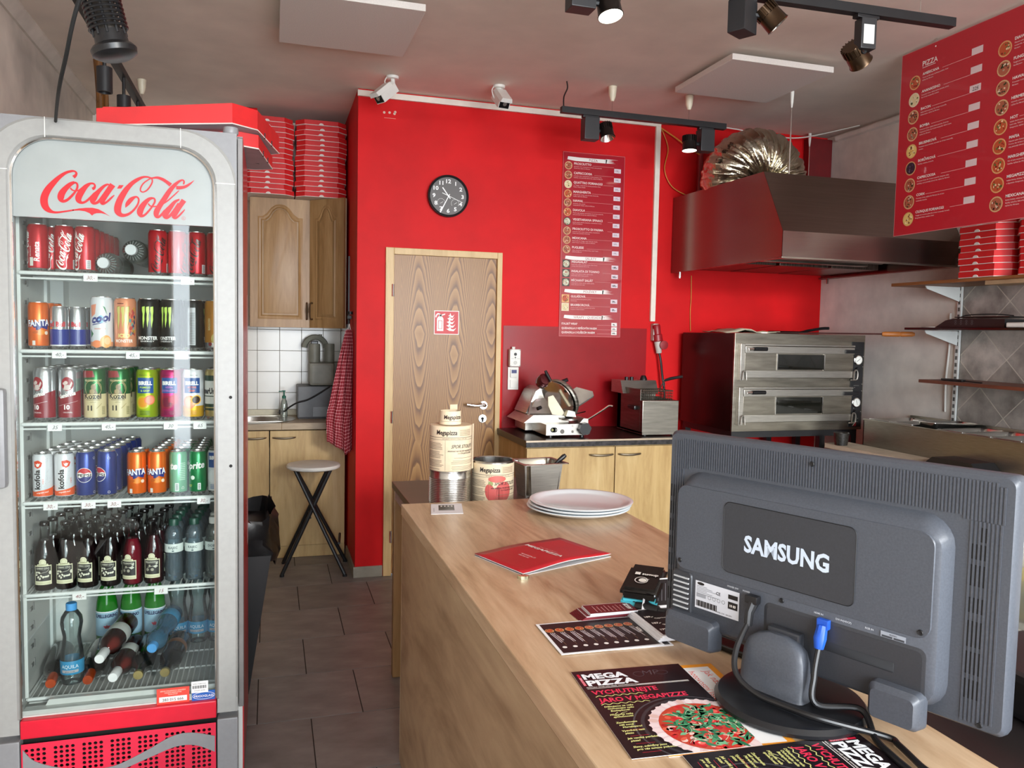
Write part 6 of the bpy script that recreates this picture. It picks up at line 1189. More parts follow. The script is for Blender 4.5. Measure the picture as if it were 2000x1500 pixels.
# ---------------------------------------------------------------- bottles
def bottle(name, lab, prof, mat_, n=22): t = thing(name, lab, 'bottle'); Mesh().lathe(prof, n).build('glass_body', mat_, t, False); return t
def liquid(name, t, prof, m_, n=20): return Mesh().lathe(prof, n).build(name, m_, t, False)
M_clearb = clear('clear_bottle_glass', (240, 243, 242), -.035, .04)
M_pet = clear('clear_pet', (226, 236, 236), .03, .06, .05); M_petb = clear('blue_pet', (96, 172, 214), .04, .06, .25); M_petg = clear('smoky_pet', (196, 206, 200), .03, .05, .12)
M_cherry = mat('dark_cherry_drink', (22, 8, 10), .08, var=0, coat=.3); M_rasp = mat('raspberry_drink', (120, 10, 32), .08, var=0, coat=.4); M_raspd = mat('dark_raspberry_drink', (62, 8, 18), .08, var=0, coat=.4)
def small_bottle(kind, lab):
    t = bottle('cherry_cola_bottle' if kind == 0 else 'raspberry_soda_bottle', lab, [(0, 0), (.028, 0), (.031, .005), (.031, .105), (.028, .125), (.020, .148), (.0135, .170), (.0125, .205), (.0135, .207), (.0135, .210)], M_clearb)
    liquid('drink', t, [(0, .002), (.027, .002), (.0302, .006), (.0302, .105), (.0272, .125), (.0195, .146), (.0165, .158 if kind != 1 else .150), (0, .158 if kind != 1 else .150)], [M_cherry, M_rasp, M_raspd][kind])
    Mesh().lathe([(.0140, .204), (.0150, .206), (.0155, .212), (.013, .217), (0, .217)], 20).build('crown_cap', M_blackg, t, False)
    P = Print(); cr = (226, 222, 186); P.rect(-.026, .020, .026, .082, cr); P.rect(-.0235, .032, .0235, .079, (44, 42, 40), 2); P.poly([(-.017, .082), (.017, .082), (.015, .087), (-.015, .087)], cr, 1); P.disc(0, .092, .0105, cr, 1, 20); P.ring(0, .0925, .007, .0008, (170, 164, 130), 2, 16); P.rect(-.013, .083, .013, .0855, (150, 146, 110), 2)
    P.text('CHERRY COLA' if kind == 0 else 'MALINOVKA', 0, .071, .0064, (214, 210, 190), 3, .03, 'c', width=.038); P.rect(-.018, .0685, .010, .069, (200, 196, 176), 3); P.stroke([(-.012, .056, .001), (0, .059, .001), (.012, .062, .001), (.018, .070, .001)], (214, 210, 190), 3)
    if kind == 0:
        for u, v, q in ((-.019, .052, .4), (-.013, .045, 1), (-.008, .040, 1.2), (-.004, .049, -.9), (.002, .045, 1.1), (.009, .046, .2), (.015, .047, .9), (-.010, .060, -.5), (-.018, .060, .9)): P.disc(u, v, .0042, (226, 222, 200), 3, 10, .0030, q)
        P.disc(.021, .058, .004, (226, 222, 200), 3, 10, .006)
    else:
        P.poly([(.004, .058), (.014, .064), (.020, .058), (.012, .053)], (206, 204, 188), 3); P.disc(-.013, .048, .005, (150, 148, 130), 3, 10); P.disc(.002, .048, .005, (170, 166, 146), 3, 10); P.disc(-.006, .061, .0035, (170, 166, 146), 3, 10); P.poly([(.010, .068), (.020, .074), (.018, .064)], (206, 204, 188), 3)
    P.rect(-.0225, .0225, .0225, .0285, (206, 202, 166), 2); P.build('printed_label', t, around(.0311), step=.004, lift=.00018, world=False); return t
CAN['cherry'] = [small_bottle(0, 'x')]; CAN['rasp'] = [small_bottle(1, 'x'), small_bottle(2, 'x')]
def rajec(lab, nm, cap, pet, tall=.205):
    s = tall/.205; t = bottle('water_bottle', lab, [(0, .004), (.020, 0), (.028, .006), (.0275, .03*s), (.030, .05*s), (.026, .085*s), (.029, .10*s), (.029, .128*s), (.026, .14*s), (.029, .155*s), (.022, .175*s), (.012, .188*s), (.012, .196*s)], pet)
    Mesh().lathe([(.014, .186*s), (.016, .187*s), (.016, .204*s), (.014, .208*s), (.008, .209*s), (0, .209*s)], 18).build('cap', cap, t, False)
    Mesh().lathe([(.0293, .100*s), (.0295, .101*s), (.0295, .127*s), (.0293, .128*s)], 22).build('label_band', ink((214, 222, 216)), t, False)
    P = Print(); P.text(nm, 0, .112*s, .011, (40, 60, 70), 2, .01, 'c'); P.disc(.0, .105*s, .004, (40, 70, 80), 2, 8, .002); P.build('printed_label', t, around(.0296), step=.005, lift=.0002, world=False); return t
M_capg = mat('dark_green_cap', (12, 62, 48), .4)
CAN['rajec'] = [rajec('x', 'RAJEC', M_capg, M_petb if False else clear('faint_blue_pet', (196, 214, 222), .03, .06, .10))]; CAN['good'] = [rajec('x', 'DOBRÁ', M_white, M_petg)]
bx = [(-.689, 'cherry', 0), (-.629, 'cherry', 0), (-.5655, 'cherry', 0), (-.499, 'cherry', 0), (-.4325, 'rasp', 0), (-.3685, 'rasp', 1)]
nth = ['first', 'second', 'third', 'fourth', 'fifth', 'sixth']
for j, (x, k, v_) in enumerate(bx):
    for r_ in range(5 if j in (0, 1, 2, 3) else 4):
        nm = 'dark cherry cola bottle' if k == 'cherry' else ('bright raspberry soda bottle' if v_ == 0 else 'dark raspberry soda bottle')
        kk, vv2 = (k, v_) if r_ == 0 or j in (0, 1, 2, 3) or j == 5 else ('cherry', 0)
        if j == 4 and r_ > 0: nm = 'dark cherry cola bottle'
        put(kk, 4, x+.009*r_, 2.832+.0655*r_, '%s, %s file from left, %s row%s, fifth shelf' % (nm, nth[j], ROWN[r_], ' back' if r_ else ''), vv2, [-.0, .0, -.25, -.12, -.35, -.1][j])
for j, x in enumerate((-.3065, -.2435)):
    for r_ in range(5): put('rajec', 4, x+.004*r_, 2.832+.062*r_, 'small water bottle with dark green cap, %s file, %s row%s, fifth shelf' % (['left', 'right'][j], ROWN[r_], ' back' if r_ else ''), 0, -.1 if j else 0)
for r_ in range(2): put('good', 4, -.181, 2.836+.064*r_, 'clear water bottle with pale label at the right end, %s row%s, fifth shelf' % (ROWN[r_], ' back' if r_ else ''))
# bottom shelf, upright
M_gg = clear('green_bottle_glass', (26, 140, 26), .0, .04, .6)
def pellegrino():
    t = bottle('green_water_bottle', 'x', [(0, .004), (.032, 0), (.036, .006), (.0365, .15), (.034, .18), (.024, .225), (.014, .262), (.0125, .30), (.014, .305)], M_gg); Mesh().lathe([(.0145, .285), (.0150, .308), (0, .310)], 18).build('cap', mat('navy_cap', (30, 40, 80), .4), t, False)
    Mesh().lathe([(.0366, .06), (.0368, .061), (.0368, .149), (.0366, .150)], 24).build('label_band', ink((150, 186, 206)), t, False)
    P = Print(); P.rect(-.055, .146, .055, .149, W_, 1); P.text('S.PELLEGRINO', 0, .128, .0155, (20, 36, 80), 2, .05, 'c', width=.085); P.poly([(-.005, .088), (0, .104), (.005, .088), (.012, .098), (-.012, .098)], (200, 50, 70), 2); P.disc(0, .207, .017, (190, 204, 208), 1, 24, .020); P.disc(0, .207, .0155, (92, 120, 130), 2, 24, .0185); P.text('1899', 0, .205, .007, (220, 230, 232), 3, .02, 'c')
    P.build('printed_label', t, (lambda u, v, h: Vector((((.0368+h) if v < .155 else (.0365-.42*max(0, v-.170)+h+.001))*math.sin(u/.0368), -((.0368+h) if v < .155 else (.0365-.42*max(0, v-.170)+h+.001))*math.cos(u/.0368), v))), step=.004, lift=.0003, world=False); return t
CAN['pell'] = [pellegrino()]
for j, x in enumerate((-.568, -.487, -.407)): put('pell', 5, x, 3.145, 'green sparkling water bottle, %s of three at the back of the bottom shelf' % ['left', 'middle', 'right'][j], 0, [.15, -.25, .1][j])
def aquila(pet):
    t = bottle('large_water_bottle', 'x', [(0, .006), (.020, 0), (.030, .004), (.034, .014), (.034, .04), (.035, .085), (.033, .11), (.028, .145), (.0265, .16), (.031, .185), (.034, .205), (.031, .225), (.020, .243), (.0125, .250), (.0125, .258)], pet)
    Mesh().lathe([(.015, .246), (.0165, .247), (.0165, .268), (.015, .270), (0, .270)], 20).build('cap', mat('sky_blue_cap', (84, 160, 222), .4), t, False)
    Mesh().lathe([(.0352, .040), (.0356, .041), (.0360, .084), (.0357, .085)], 24).build('label_band', ink((52, 142, 186)), t, False)
    P = Print(); P.text('AQUILA', 0, .062, .0165, (236, 244, 248), 2, .0, 'c', width=.052); P.rect(-.026, .047, .026, .056, (176, 176, 180), 1); P.text('první voda', 0, .049, .007, (60, 70, 90), 2, .01, 'c'); P.build('printed_label', t, around(.0359), step=.004, lift=.0002, world=False); return t
CAN['aq'] = [aquila(M_pet)]; CAN['aqb'] = [aquila(M_petb)]
put('aq', 5, -.6235, 2.868, 'clear water bottle with blue cap standing at the front of bottom shelf')
for j, x in enumerate((-.3275, -.2576, -.192)): put('aq', 5, x, 3.145, 'clear water bottle with blue label, %s of three at the back right, bottom shelf' % ['left', 'middle', 'right'][j], 0, [.2, -.1, 0][j])
# bottom shelf, lying
def wine(name, lab, glass, drink, capm, caplen=.055, lbl=None, L=.29, r_=.0365):
    t = bottle(name, lab, [(0, .01), (r_*.8, 0), (r_, .008), (r_, L*.60), (r_*.9, L*.68), (r_*.5, L*.77), (.0145, L*.82), (.0135, L)], glass)
    if drink: liquid('wine', t, [(0, .012), (r_*.93, .010), (r_*.94, L*.60), (r_*.84, L*.68), (r_*.44, L*.77), (0, L*.80)], drink)
    Mesh().lathe([(.0150, L-caplen), (.0155, L-caplen+.002), (.0155, L), (.0145, L+.002), (0, L+.002)], 20).build('capsule', capm, t, False)
    if lbl: lbl(t, r_)
    return t
def rose_lbl(t, r_):
    Mesh().lathe([(r_+.0003, .085), (r_+.0005, .086), (r_+.0005, .135), (r_+.0003, .136)], 24).build('label_band', ink((206, 206, 200)), t, False)
    P = Print(); P.rect(-.03, .092, .03, .112, (40, 60, 40)); P.text('ROSÉ CUVÉE', 0, .122, .008, K_, 2, .01, 'c'); [P.rect(-.028+.012*k, .094, -.02+.012*k, .110, (196, 196, 170), 2) for k in range(5)]; P.build('printed_label', t, around(r_+.0006), step=.005, world=False)
def gold_lbl(t, r_): Mesh().lathe([(r_+.0003, .075), (r_+.0006, .076), (r_+.0006, .105), (r_+.0003, .106)], 24).build('label_band', mat('bronze_label', (150, 96, 50), .4, .4), t, False)
M_rose = mat('rose_wine', (150, 42, 30), .1, var=.15, coat=.3); M_whitecap = mat('white_screw_cap', (236, 234, 232), .35); M_goldcap = mat('gold_foil_cap', (190, 170, 110), .3, .8); M_orfoil = mat('orange_foil', (206, 82, 34), .25, .6, bump=.4, scale=(60, 60, 60)); M_darkgl = mat('dark_wine_glass', (18, 20, 18), .08, var=0, coat=.4)
def lay(t, cap, dirn, z, lab, tilt=0):
    d = Vector((math.sin(dirn)*math.cos(tilt), -math.cos(dirn)*math.cos(tilt), math.sin(tilt))); L = .29
    t.rotation_euler = d.to_track_quat('Z', 'Y').to_euler(); t.location = Vector((cap[0], cap[1], z))-d*L; t['label'] = lab; t['group'] = GR(5); return t
zb = SH[5]+.0365
lay(wine('rose_wine_bottle', 'x', M_clearb, M_rose, M_whitecap, lbl=rose_lbl), (-.4895, 2.79), -.10, zb, 'rosé bottle with white screw cap lying lowest and nearest the front, bottom shelf')
lay(wine('rose_wine_bottle', 'x', M_clearb, M_rose, M_whitecap, lbl=rose_lbl), (-.530, 2.80), -.14, zb+.062, 'rosé bottle with white cap and green-white label lying on top of the others', -.06)
lay(wine('dark_wine_bottle', 'x', M_darkgl, None, M_goldcap, .012), (-.414, 2.79), .0, zb, 'dark bottle with gold cap end lying left of the bronze-labelled one')
lay(wine('dark_wine_bottle', 'x', M_darkgl, None, M_goldcap, .012, lbl=gold_lbl), (-.333, 2.79), -.06, zb, 'dark bottle with bronze label band and gold cap, bottom shelf')
lay(wine('sparkling_wine_bottle', 'x', M_darkgl, None, M_orfoil, .11), (-.672, 2.80), .10, zb-.004, 'dark bottle with orange foil neck at the left end of the bottom shelf')
lay(wine('sparkling_wine_bottle', 'x', M_darkgl, None, M_orfoil, .11), (-.565, 2.80), .02, zb-.004, 'dark bottle with orange foil neck right of the standing water bottle')
t = CAN['aqb'][0]; L2 = .27; d = Vector((-.16, -1, -.12)).normalized(); t.rotation_euler = d.to_track_quat('Z', 'Y').to_euler(); t.location = Vector((-.382, 2.86, zb+.058))-d*L2; t['label'] = 'blue-tinted water bottle lying on top of the dark wine bottles'; t['group'] = GR(5)
# two clear bottles lying on the top shelf, ends towards the door
for (x, y, z, tx), lab in (((-.503, 2.815, SH[0]+.034, -.05), 'large clear bottle lying on the top shelf, lower left of two'), ((-.425, 2.83, SH[0]+.080, -.05), 'large clear bottle lying on the top shelf, higher right of two')):
    t = bottle('lying_clear_bottle', lab, [(0, .006), (.026, 0), (.038, .008), (.038, .10), (.032, .13), (.038, .16), (.038, .20), (.034, .225), (.018, .245), (.0125, .25), (.0125, .262)], M_petg, 26); Mesh().lathe([(.0165, .250), (.0175, .251), (.0175, .270), (.016, .272), (0, .272)], 20).build('cap', ink((206, 208, 208)), t, False)
    m = Mesh(); [m.tube([(.019*math.cos(a), .019*math.sin(a), .243), (.031*math.cos(a), .031*math.sin(a), .230)], .0012, 4) for a in [2*PI*k/20 for k in range(20)]]; m.build('neck_ribs', ink((150, 152, 150)), t, False)
    d = Vector((tx, -1, 0)).normalized(); t.rotation_euler = d.to_track_quat('Z', 'Y').to_euler(); t.location = Vector((x, y-.01, z))-d*.262; t['group'] = GR(0)
for k, l in CAN.items():
    for t in l:
        if t.location.length < 1e-6:
            for c in list(t.children): bpy.data.objects.remove(c)
            bpy.data.objects.remove(t)

# ---------------------------------------------------------------- big boxes on the cooler
def fbox(name, lab, poly, zf, h_, tab=None):
    """carton whose underside height is zf(x)"""
    t = thing(name, lab, 'pizza box', (poly[0][0], poly[0][1], zf(poly[0][0]))); n = len(poly); m = Mesh()
    vs = [(x, y, zf(x)) for x, y in poly]+[(x, y, zf(x)+h_(x)) for x, y in poly]; m.add(vs, [tuple(range(n-1, -1, -1)), tuple(range(n, 2*n))], 1); m.add(vs, [(i, (i+1) % n, (i+1) % n+n, i+n) for i in range(n)], 0)
    for f in m.bm.faces: f.smooth = False
    bmesh.ops.remove_doubles(m.bm, verts=m.bm.verts, dist=1e-5); m.build('carton', [M_boxred, M_boxu], t)
    e = Mesh(); e.tube([(x, y, zf(x)+.001) for x, y in poly], .0022, 5, closed=True); e.build('white_edge', M_boxw, t)
    for k in (.3, .62):
        x, y = poly[2][0]*(1-k)+poly[3][0]*k, poly[2][1]*(1-k)+poly[3][1]*k; Mesh().box(x-.002, x+.003, y-.003, y+.003, zf(x)-.003, zf(x)+.016).build('slot', M_dark, t)
    return t
b1 = fbox('pizza_box', 'red pizza box lying lower on the cooler, overhanging its right side', [(-.40, 2.878), (-.1009, 2.8786), (-.037, 2.9107), (.0095, 3.253), (-.05, 3.29), (-.40, 3.29)], lambda x: 2.1475, lambda x: .047 if x > -.2 else .010)
P = Print(); P.poly([(.245, .06), (.262, .05), (.262, .064)], K_, 1); [P.rect(.15+.0*k, .03+.008*k, .21, .033+.008*k, (60, 50, 56), 1) for k in range(5)]; P.text('MEGA', .10, .05, .012, (60, 50, 56), 1, .02); P.build('underside_print', b1, plane((-.30, 3.22, 2.1468), (1, 0, 0), (0, -1, 0)))
b2 = fbox('pizza_box', 'large red pizza box resting tilted on top of the cooler', [(-.515, 2.792), (-.1165, 2.792), (-.0395, 2.862), (.0336, 3.211), (-.03, 3.26), (-.515, 3.26)], lambda x: 2.199+.105*min(0, x+.1), lambda x: .066 if x > -.2 else .052)
b2l = Mesh().prism([(-.512, 2.203), (-.10, 2.2668), (-.04, 2.2668), (-.505, 2.225)], 'xz', 2.84, 3.2).build('raised_lid_flap', M_boxred, b2)
# ================================================================ the service counter
ct = thing('service_counter', 'oak laminate service counter with menus, plates and the monitor on it', 'counter', (.8, 1.9, 0))
ZC = .93
m = Mesh(); m.prism([(.4415, 2.752), (1.172, 2.752), (1.172, 1.72), (1.003, 1.72), (1.003, .12), (.4415, .12)], 'xy', .892, ZC); bmesh.ops.bevel(m.bm, geom=[e for e in m.bm.edges], offset=.0015, segments=1, affect='EDGES'); m.build('counter_top', M_oaktop, ct)
Mesh().box(.4435, .4615, .14, 2.742, .002, .890, 0).build('front_panel', M_oakside, ct)
Mesh().box(.4432, .4618, 2.7422, 2.7435, .002, .890).build('edge_strip', mat('pale_edge_band', (214, 188, 146), .4), ct)
m = Mesh(); m.box(1.13, 1.165, 1.74, 2.73, .0, .89); m.box(.4615, 1.13, 2.70, 2.73, 0, .89); m.build('inner_panel', M_oakside, ct)
wt2 = thing('work_table', 'dark brown topped work table behind the far end of the counter', 'table', (.9, 3.13, 0))
Mesh().box(.517, 1.16, 2.762, 3.490, .842, .870, 0, .002).build('table_top', M_browntop, wt2)
Mesh().box(.524, .530, 2.77, 3.48, .80, .842).build('apron', mat('pink_grey_edge', (168, 148, 144), .5), wt2)
for x, y in ((.540, 3.455), (.540, 2.80), (1.13, 3.455), (1.13, 2.80)): Mesh().box(x-.020, x+.020, y-.020, y+.020, 0, .842, 0, .003).build('leg', M_oakwarm, wt2)
Mesh().box(.56, 1.12, 2.80, 3.44, .30, .32).build('lower_shelf', M_oakwarm, wt2)
# tins
M_tin = mat('tin_plate', (206, 204, 200), .22, 1, .05)
M_news = mat('newsprint_paper', (232, 212, 180), .75, var=.05)
def news_art(P, w_, h_, pink=False, top=.0):
    P.text('Megapizza', -.075, h_-.031, .025, (34, 26, 26), 3, .025, width=.082, shear=.08); P.rect(.012, h_-.036, .075, h_-.008, (220, 198, 166), 2); 
    for k in range(4): P.rect(.018, h_-.014-.006*k, .070, h_-.0155-.006*k, (120, 96, 80), 3)
    P.rect(-.13, h_-.041, .13, h_-.0425, (70, 54, 50), 2); P.rect(-.13, h_-.050, .13, h_-.051, (70, 54, 50), 2); P.text('AKTUÁLNĚ Z REDAKCE  ZPRÁVY DNE  SVĚT', -.05, h_-.048, .005, (90, 70, 60), 3)
    P.text('SPOR STOLETÍ', -.016, h_-.082, .0185, (34, 26, 26), 3, .012, width=.098, shear=.3); P.text('ANANAS NA PIZZE? NÁZORY SE LIŠÍ', -.030, h_-.096, .0075, (60, 46, 44), 3, .02, shear=.3); P.text('I U ITALSKÝCH ŠÉFŮ', .010, h_-.105, .0075, (60, 46, 44), 3, .02, shear=.3)
    R = random.Random(3)
    for k in range(int((h_-.06)/.0055)):
        v = h_-.060-.0055*k
        if k % 6: P.rect(-.125, v, -.042+R.uniform(-.02, 0), v+.0018, (120, 98, 82), 2)
        if v < h_-.115 and k % 4: P.rect(-.034+R.uniform(0, .03), v, .12, v+.0014, (140, 116, 96), 2)
    P.rect(-.0385, .004, -.0378, h_-.052, (90, 70, 60), 2)
    if pink: P.disc(-.004, h_-.058, .036, (214, 110, 100), 4, 20, .013); P.disc(-.032, .045, .020, (210, 96, 92), 1, 16, .034, .2); P.disc(.022, .048, .034, (214, 100, 96), 1, 18, .040, -.2); P.disc(.0, .034, .022, (206, 90, 86), 1, 16, .034); P.disc(-.030, .080, .010, (160, 170, 110), 1, 8)
t = thing('ribbed_tin', 'bare ribbed steel tin under the newspaper-wrapped tin on the brown table', 'tin', (.675, 3.02, .87))
pr = [(0, 0), (.079, 0), (.082, .002)]
for k in range(15): pr += [(.080, .006+k*.0068), (.083, .0095+k*.0068)]
pr += [(.081, .112), (.081, .128), (.084, .130), (.084, .133), (.079, .133), (.078, .126), (0, .126)]; Mesh().lathe(pr, 44, (.675, 3.02, .8705)).build('tin_wall', M_tin, t)
t = thing('newspaper_roll', 'newspaper-print paper roll stacked on the ribbed tin', 'paper roll', (.675, 3.02, 1.004))
Mesh().lathe([(.030, 0), (.081, 0), (.082, .002), (.082, .172), (.079, .174), (.030, .171), (.030, 0)], 44).build('roll_body', M_news, t, False); P = Print(); news_art(P, .2, .172); P.build('newsprint', t, around(.0822), step=.006, world=False)
m = Mesh(); m.add([(.078, -.030, .0), (.089, -.012, .0), (.090, -.010, .176), (.079, -.028, .176)], [(0, 1, 2, 3)]); m.build('loose_edge', M_news, t, False)
t = thing('small_newspaper_roll', 'small loose newspaper-print roll standing on top of the larger one', 'paper roll', (.672, 3.02, 1.179))
m = Mesh(); m.lathe([(.038, 0), (.043, 0), (.0415, .052), (.038, .052)], 30); m.add([(.006, .040, .02), (.034, .026, .02), (.034, .026, .073), (.008, .040, .071)], [(0, 1, 2, 3)]); m.build('roll_body', M_news, t, False); P = Print(); P.text('Megapizza', -.034, .022, .022, (50, 36, 34), 2, .025, width=.074, shear=.08); P.rect(-.05, .012, .05, .013, (110, 90, 76)); P.build('newsprint', t, around(.0425), step=.005, world=False)
t = thing('open_tin', 'open tin wrapped in newspaper print with pink tomatoes on it', 'tin', (.850, 3.03, .87))
Mesh().lathe([(0, 0), (.084, 0), (.084, .160), (.086, .162), (.084, .164), (.081, .160), (.081, .006), (0, .006)], 44, (.850, 3.03, .8705)).build('tin_wall', M_tin, t); P = Print(); P.raw(*(lambda n=60: ([(.0845*(2*PI*k/n-PI), z) for z in (.002, .156) for k in range(n+1)], [(k, k+1, n+2+k, n+1+k) for k in range(n)]))(), (232, 214, 182), 0); news_art(P, .2, .156, True); fr_ = around(.0852); P.build('newsprint', t, fr_, step=.006, world=False)
gp = gn_pan('gastro_container', 'deep square steel container with a black ladle handle on the brown table', (1.065, 3.10, 1.008), .205, .175, .13, rot=(0, 0, .12), rim=.016, cat='container')
Mesh().tube([(1.095, 3.09, .93), (1.135, 3.085, .995), (1.150, 3.083, 1.010), (1.170, 3.08, 1.028), (1.178, 3.08, 1.034)], [.006, .007, .009, .010, .007], 10).build('ladle_handle', M_black, gp)
m = Mesh(); q = [(-.084, -.070), (.084, -.070), (.084, .070), (-.084, .070)]; frustum(m, 0, 0, .074, .060, -.138, .083, .070, -.04); frustum(m, 0, 0, .083, .070, -.04, .087, .073, -.001); 
m.bm.normal_update()
for f in [f for f in m.bm.faces if abs(f.normal.z) > .9]: m.bm.faces.remove(f)
bmesh.ops.bevel(m.bm, geom=[e for e in m.bm.edges if abs((e.verts[0].co-e.verts[1].co).normalized().z) > .8], offset=.018, segments=4, affect='EDGES'); m.build('container_wall', M_steel, gp, False)
# sachet
t = thing('paper_sachet', 'small white paper sachet with black label at the far end of the counter', 'paper', (.577, 2.64, ZC)); F = plane((.512, 2.572, ZC+.002), Vector((.110, -.012, 0)).normalized(), Vector((.03, .155, 0)).normalized())
sheet('paper', mat('white_paper', (236, 234, 236), .8, var=0), t, F, .108, .152, .0015); P = Print(); P.rect(.026, .048, .080, .130, (40, 40, 40)); [P.rect(.033+.012*k, .104, .039+.012*k, .120, W_, 2) for k in range(4)]; P.rect(.028, .050, .078, .056, (160, 160, 160), 2); [P.rect(.008+.0015*k, .03, .0086+.0015*k, .09, (170, 170, 176)) for k in range(3)]; P.build('label_print', t, F)
# plates
for k, lab in enumerate(('lowest of three large white pizza plates on the counter', 'middle one of three large white pizza plates on the counter', 'topmost of three large white pizza plates, its well reflecting the room')):
    t = thing('pizza_plate', lab, 'plate', (1.018+.004*k, 2.528-.003*k, ZC+.0005+.0105*k), 0, 'white pizza plates stacked on the counter'); Mesh().lathe([(0, .004), (.125, .002), (.13, 0), (.165, .012), (.176, .0165), (.178, .019), (.175, .0205), (.162, .019), (.150, .0125), (.135, .0085), (0, .0085)], 64).build('dish', mat('white_glazed_china', (230, 236, 240), .12, var=0), t, False)
# menu booklet
bk = thing('menu_booklet', 'red menu booklet with white title lying open-edged on the counter', 'booklet', (.71, 2.03, ZC)); O = Vector((.5335, 2.0655, ZC)); U_ = Vector((.352, -.936, 0)).normalized(); V_ = Vector((.936, .352, 0)).normalized()
def bframe(lift): 
    def f(u, v, h): return O+U_*u+V_*v+Vector((0, 0, lift+h+.010*math.sin(min(1, v/.3)*PI)**2*(.4+u*1.5)+.012*max(0, u/.21-.75)*(v/.3)))
    return f
def page(name, mt, lift, w_=.212, l_=.305, du=0):
    m = Mesh(); f = bframe(lift); g = [[m.bm.verts.new(f(du+w_*i/8, l_*j/14, 0)) for j in range(15)] for i in range(9)]
    for i in range(8):
        for j in range(14): m.bm.faces.new((g[i][j], g[i+1][j], g[i+1][j+1], g[i][j+1])).smooth = True
    o = m.build(name, mt, bk, flat=180); q = o.modifiers.new('t', 'SOLIDIFY'); q.thickness = .0012; return o
m = Mesh(); 
o = sheet('back_cover', [mat('white_paper', (236, 234, 236), .8, var=0)]*1, bk, plane(O+Vector((0, 0, .0016)), U_, V_), .213, .306, .0012)
page('inner_pages', mat('black_print', (22, 20, 22), .4), .0035, .209, .303); page('page_edges', mat('white_paper', (236, 234, 236), .8, var=0), .0055, .2125, .3065)
fc = page('front_cover', mat('menu_cover_red', (190, 34, 44), .4, var=.04, scale=(6, 6, 6)), .0078)
P = Print(); P.text('hospodská restaurace', .1, .176, .0085, (240, 190, 190), 2, .0, 'c'); P.text('MEGAPIZZA', .1, .155, .0185, W_, 2, .035, 'c', width=.155); P.text('MEGAPIZZA.CZ', .112, .094, .0085, (246, 210, 210), 2, .02, 'c'); P.text('606 566 606', .106, .083, .0085, (246, 210, 210), 2, .02, 'c'); P.build('cover_print', fc, bframe(.0082), step=.02)
o = Mesh().prism([(0, 0), (.018, .004), (.030, -.004), (.022, -.016), (.006, -.012)], 'xy', 0, .008, M=Matrix.Translation((.588, 1.852, ZC))).build('crumpled_wrapper', mat('shiny_wrapper', (190, 180, 150), .2, .7, .4, (60, 60, 60), .8)); tag(o, 'tiny crumpled foil wrapper at the near corner of the red booklet', 'wrapper')
# black price leaflets
def leaflet(lab, origin, ang, w_, h_, z, art_, group='black pizza leaflets on the counter', th=.0012):
    t = thing('price_leaflet', lab, 'leaflet', (origin[0], origin[1], z), 0, group); U = Vector((math.cos(ang), math.sin(ang), 0)); V = Vector((-U.y, U.x, 0)); F = plane((origin[0], origin[1], z+th), U, V)
    sheet('paper', mat('white_paper', (236, 234, 236), .8, var=0), t, F, w_, h_, th)
    if art_: P = Print(); art_(P, w_, h_); P.build('leaflet_print', t, F)
    return t
BK = (26, 18, 22)
def pz_list(P, w_, h_):
    P.rect(.006, .005, w_-.006, h_-.005, BK)
    for k in range(9):
        u = .016+.0217*k; pizza(P, u, h_-.042, .0095, 0, 2, seed=k, n=8); R = random.Random(k)
        for j in range(3): P.stroke([(u-.003+.004*j, h_-.055, .0014), (u+.004+.004*j, h_-.055-R.uniform(.03, .055), .0014)], (226, 220, 226), 2)
        P.stroke([(u+.006, h_-.05, .0008), (u+.009, .040, .0008)], (150, 120, 90), 2); P.disc(u+.002, .031, .0048, W_, 2, 12)
    P.text('PIZZA', .203, .072, .0095, W_, 3, .05, rot=PI/2*1.0)
leaflet('black and white leaflet half hidden below the topmost pizza price list', (.548, 1.384), -.06, .214, .152, ZC, lambda P, a, b: P.rect(.005, .005, a-.005, b-.005, BK))
leaflet('topmost black pizza price list with a row of nine small pizzas', (.5285, 1.3775), -.014, .2148, .160, ZC+.0016, pz_list)
def offer(P, w_, h_):
    P.rect(.006, .006, w_-.006, h_-.004, BK); pizza(P, .085, .034, .022, 1, 2, seed=4, n=16, ry=.020); pizza(P, .090, .080, .013, 0, 2, seed=5, n=10, ry=.012)
    for k, (a, b_) in enumerate((('Prosciutto', '179,-'), ('Quattro', '187,-'), ('Capricciosa', '189,-'))): P.text(a, .030, .018+.036*k, .008, W_, 3, .02, rot=0); P.text(b_, .012, .028+.036*k, .0105, W_, 3, .05)
for k in range(3): leaflet(['lowest folded black leaflet in the stack beside the monitor', 'middle folded black leaflet in the stack beside the monitor', 'top folded black leaflet with two pizzas beside the monitor'][k], (.737+.003*k, 1.388-.002*k), -.02+.01*k, .128, .150, ZC+.0032+.0042*k, offer if k == 2 else None, th=.004)
lf = leaflet('black leaflet page propped up behind the folded leaflets', (.775, 1.540), 0, .004, .003, ZC+.016, None, th=.001)
m = Mesh(); Ft = lambda u, v, h: Vector((.772+.128*u, 1.535+.055*v, ZC+.017+.045*v+h)); m.add([Ft(0, 0, 0), Ft(1, 0, 0), Ft(1, 1, 0), Ft(.28, 1, 0), Ft(0, 0, -.002), Ft(1, 0, -.002), Ft(1, 1, -.002), Ft(.28, 1, -.002)], [(0, 1, 2, 3), (7, 6, 5, 4), (0, 4, 5, 1), (1, 5, 6, 2), (2, 6, 7, 3), (3, 7, 4, 0)]); m.build('raised_page', mat('white_paper', (236, 234, 236), .8, var=0), lf)
P = Print(); P.poly([(.05, .05), (.97, .05), (.97, .95), (.32, .95)], BK, 1); [P.stroke([(.35+.07*k, .2, .006), (.48+.07*k, .8, .006)], (150, 150, 160), 2) for k in range(4)]; P.build('leaflet_print', lf, Ft)
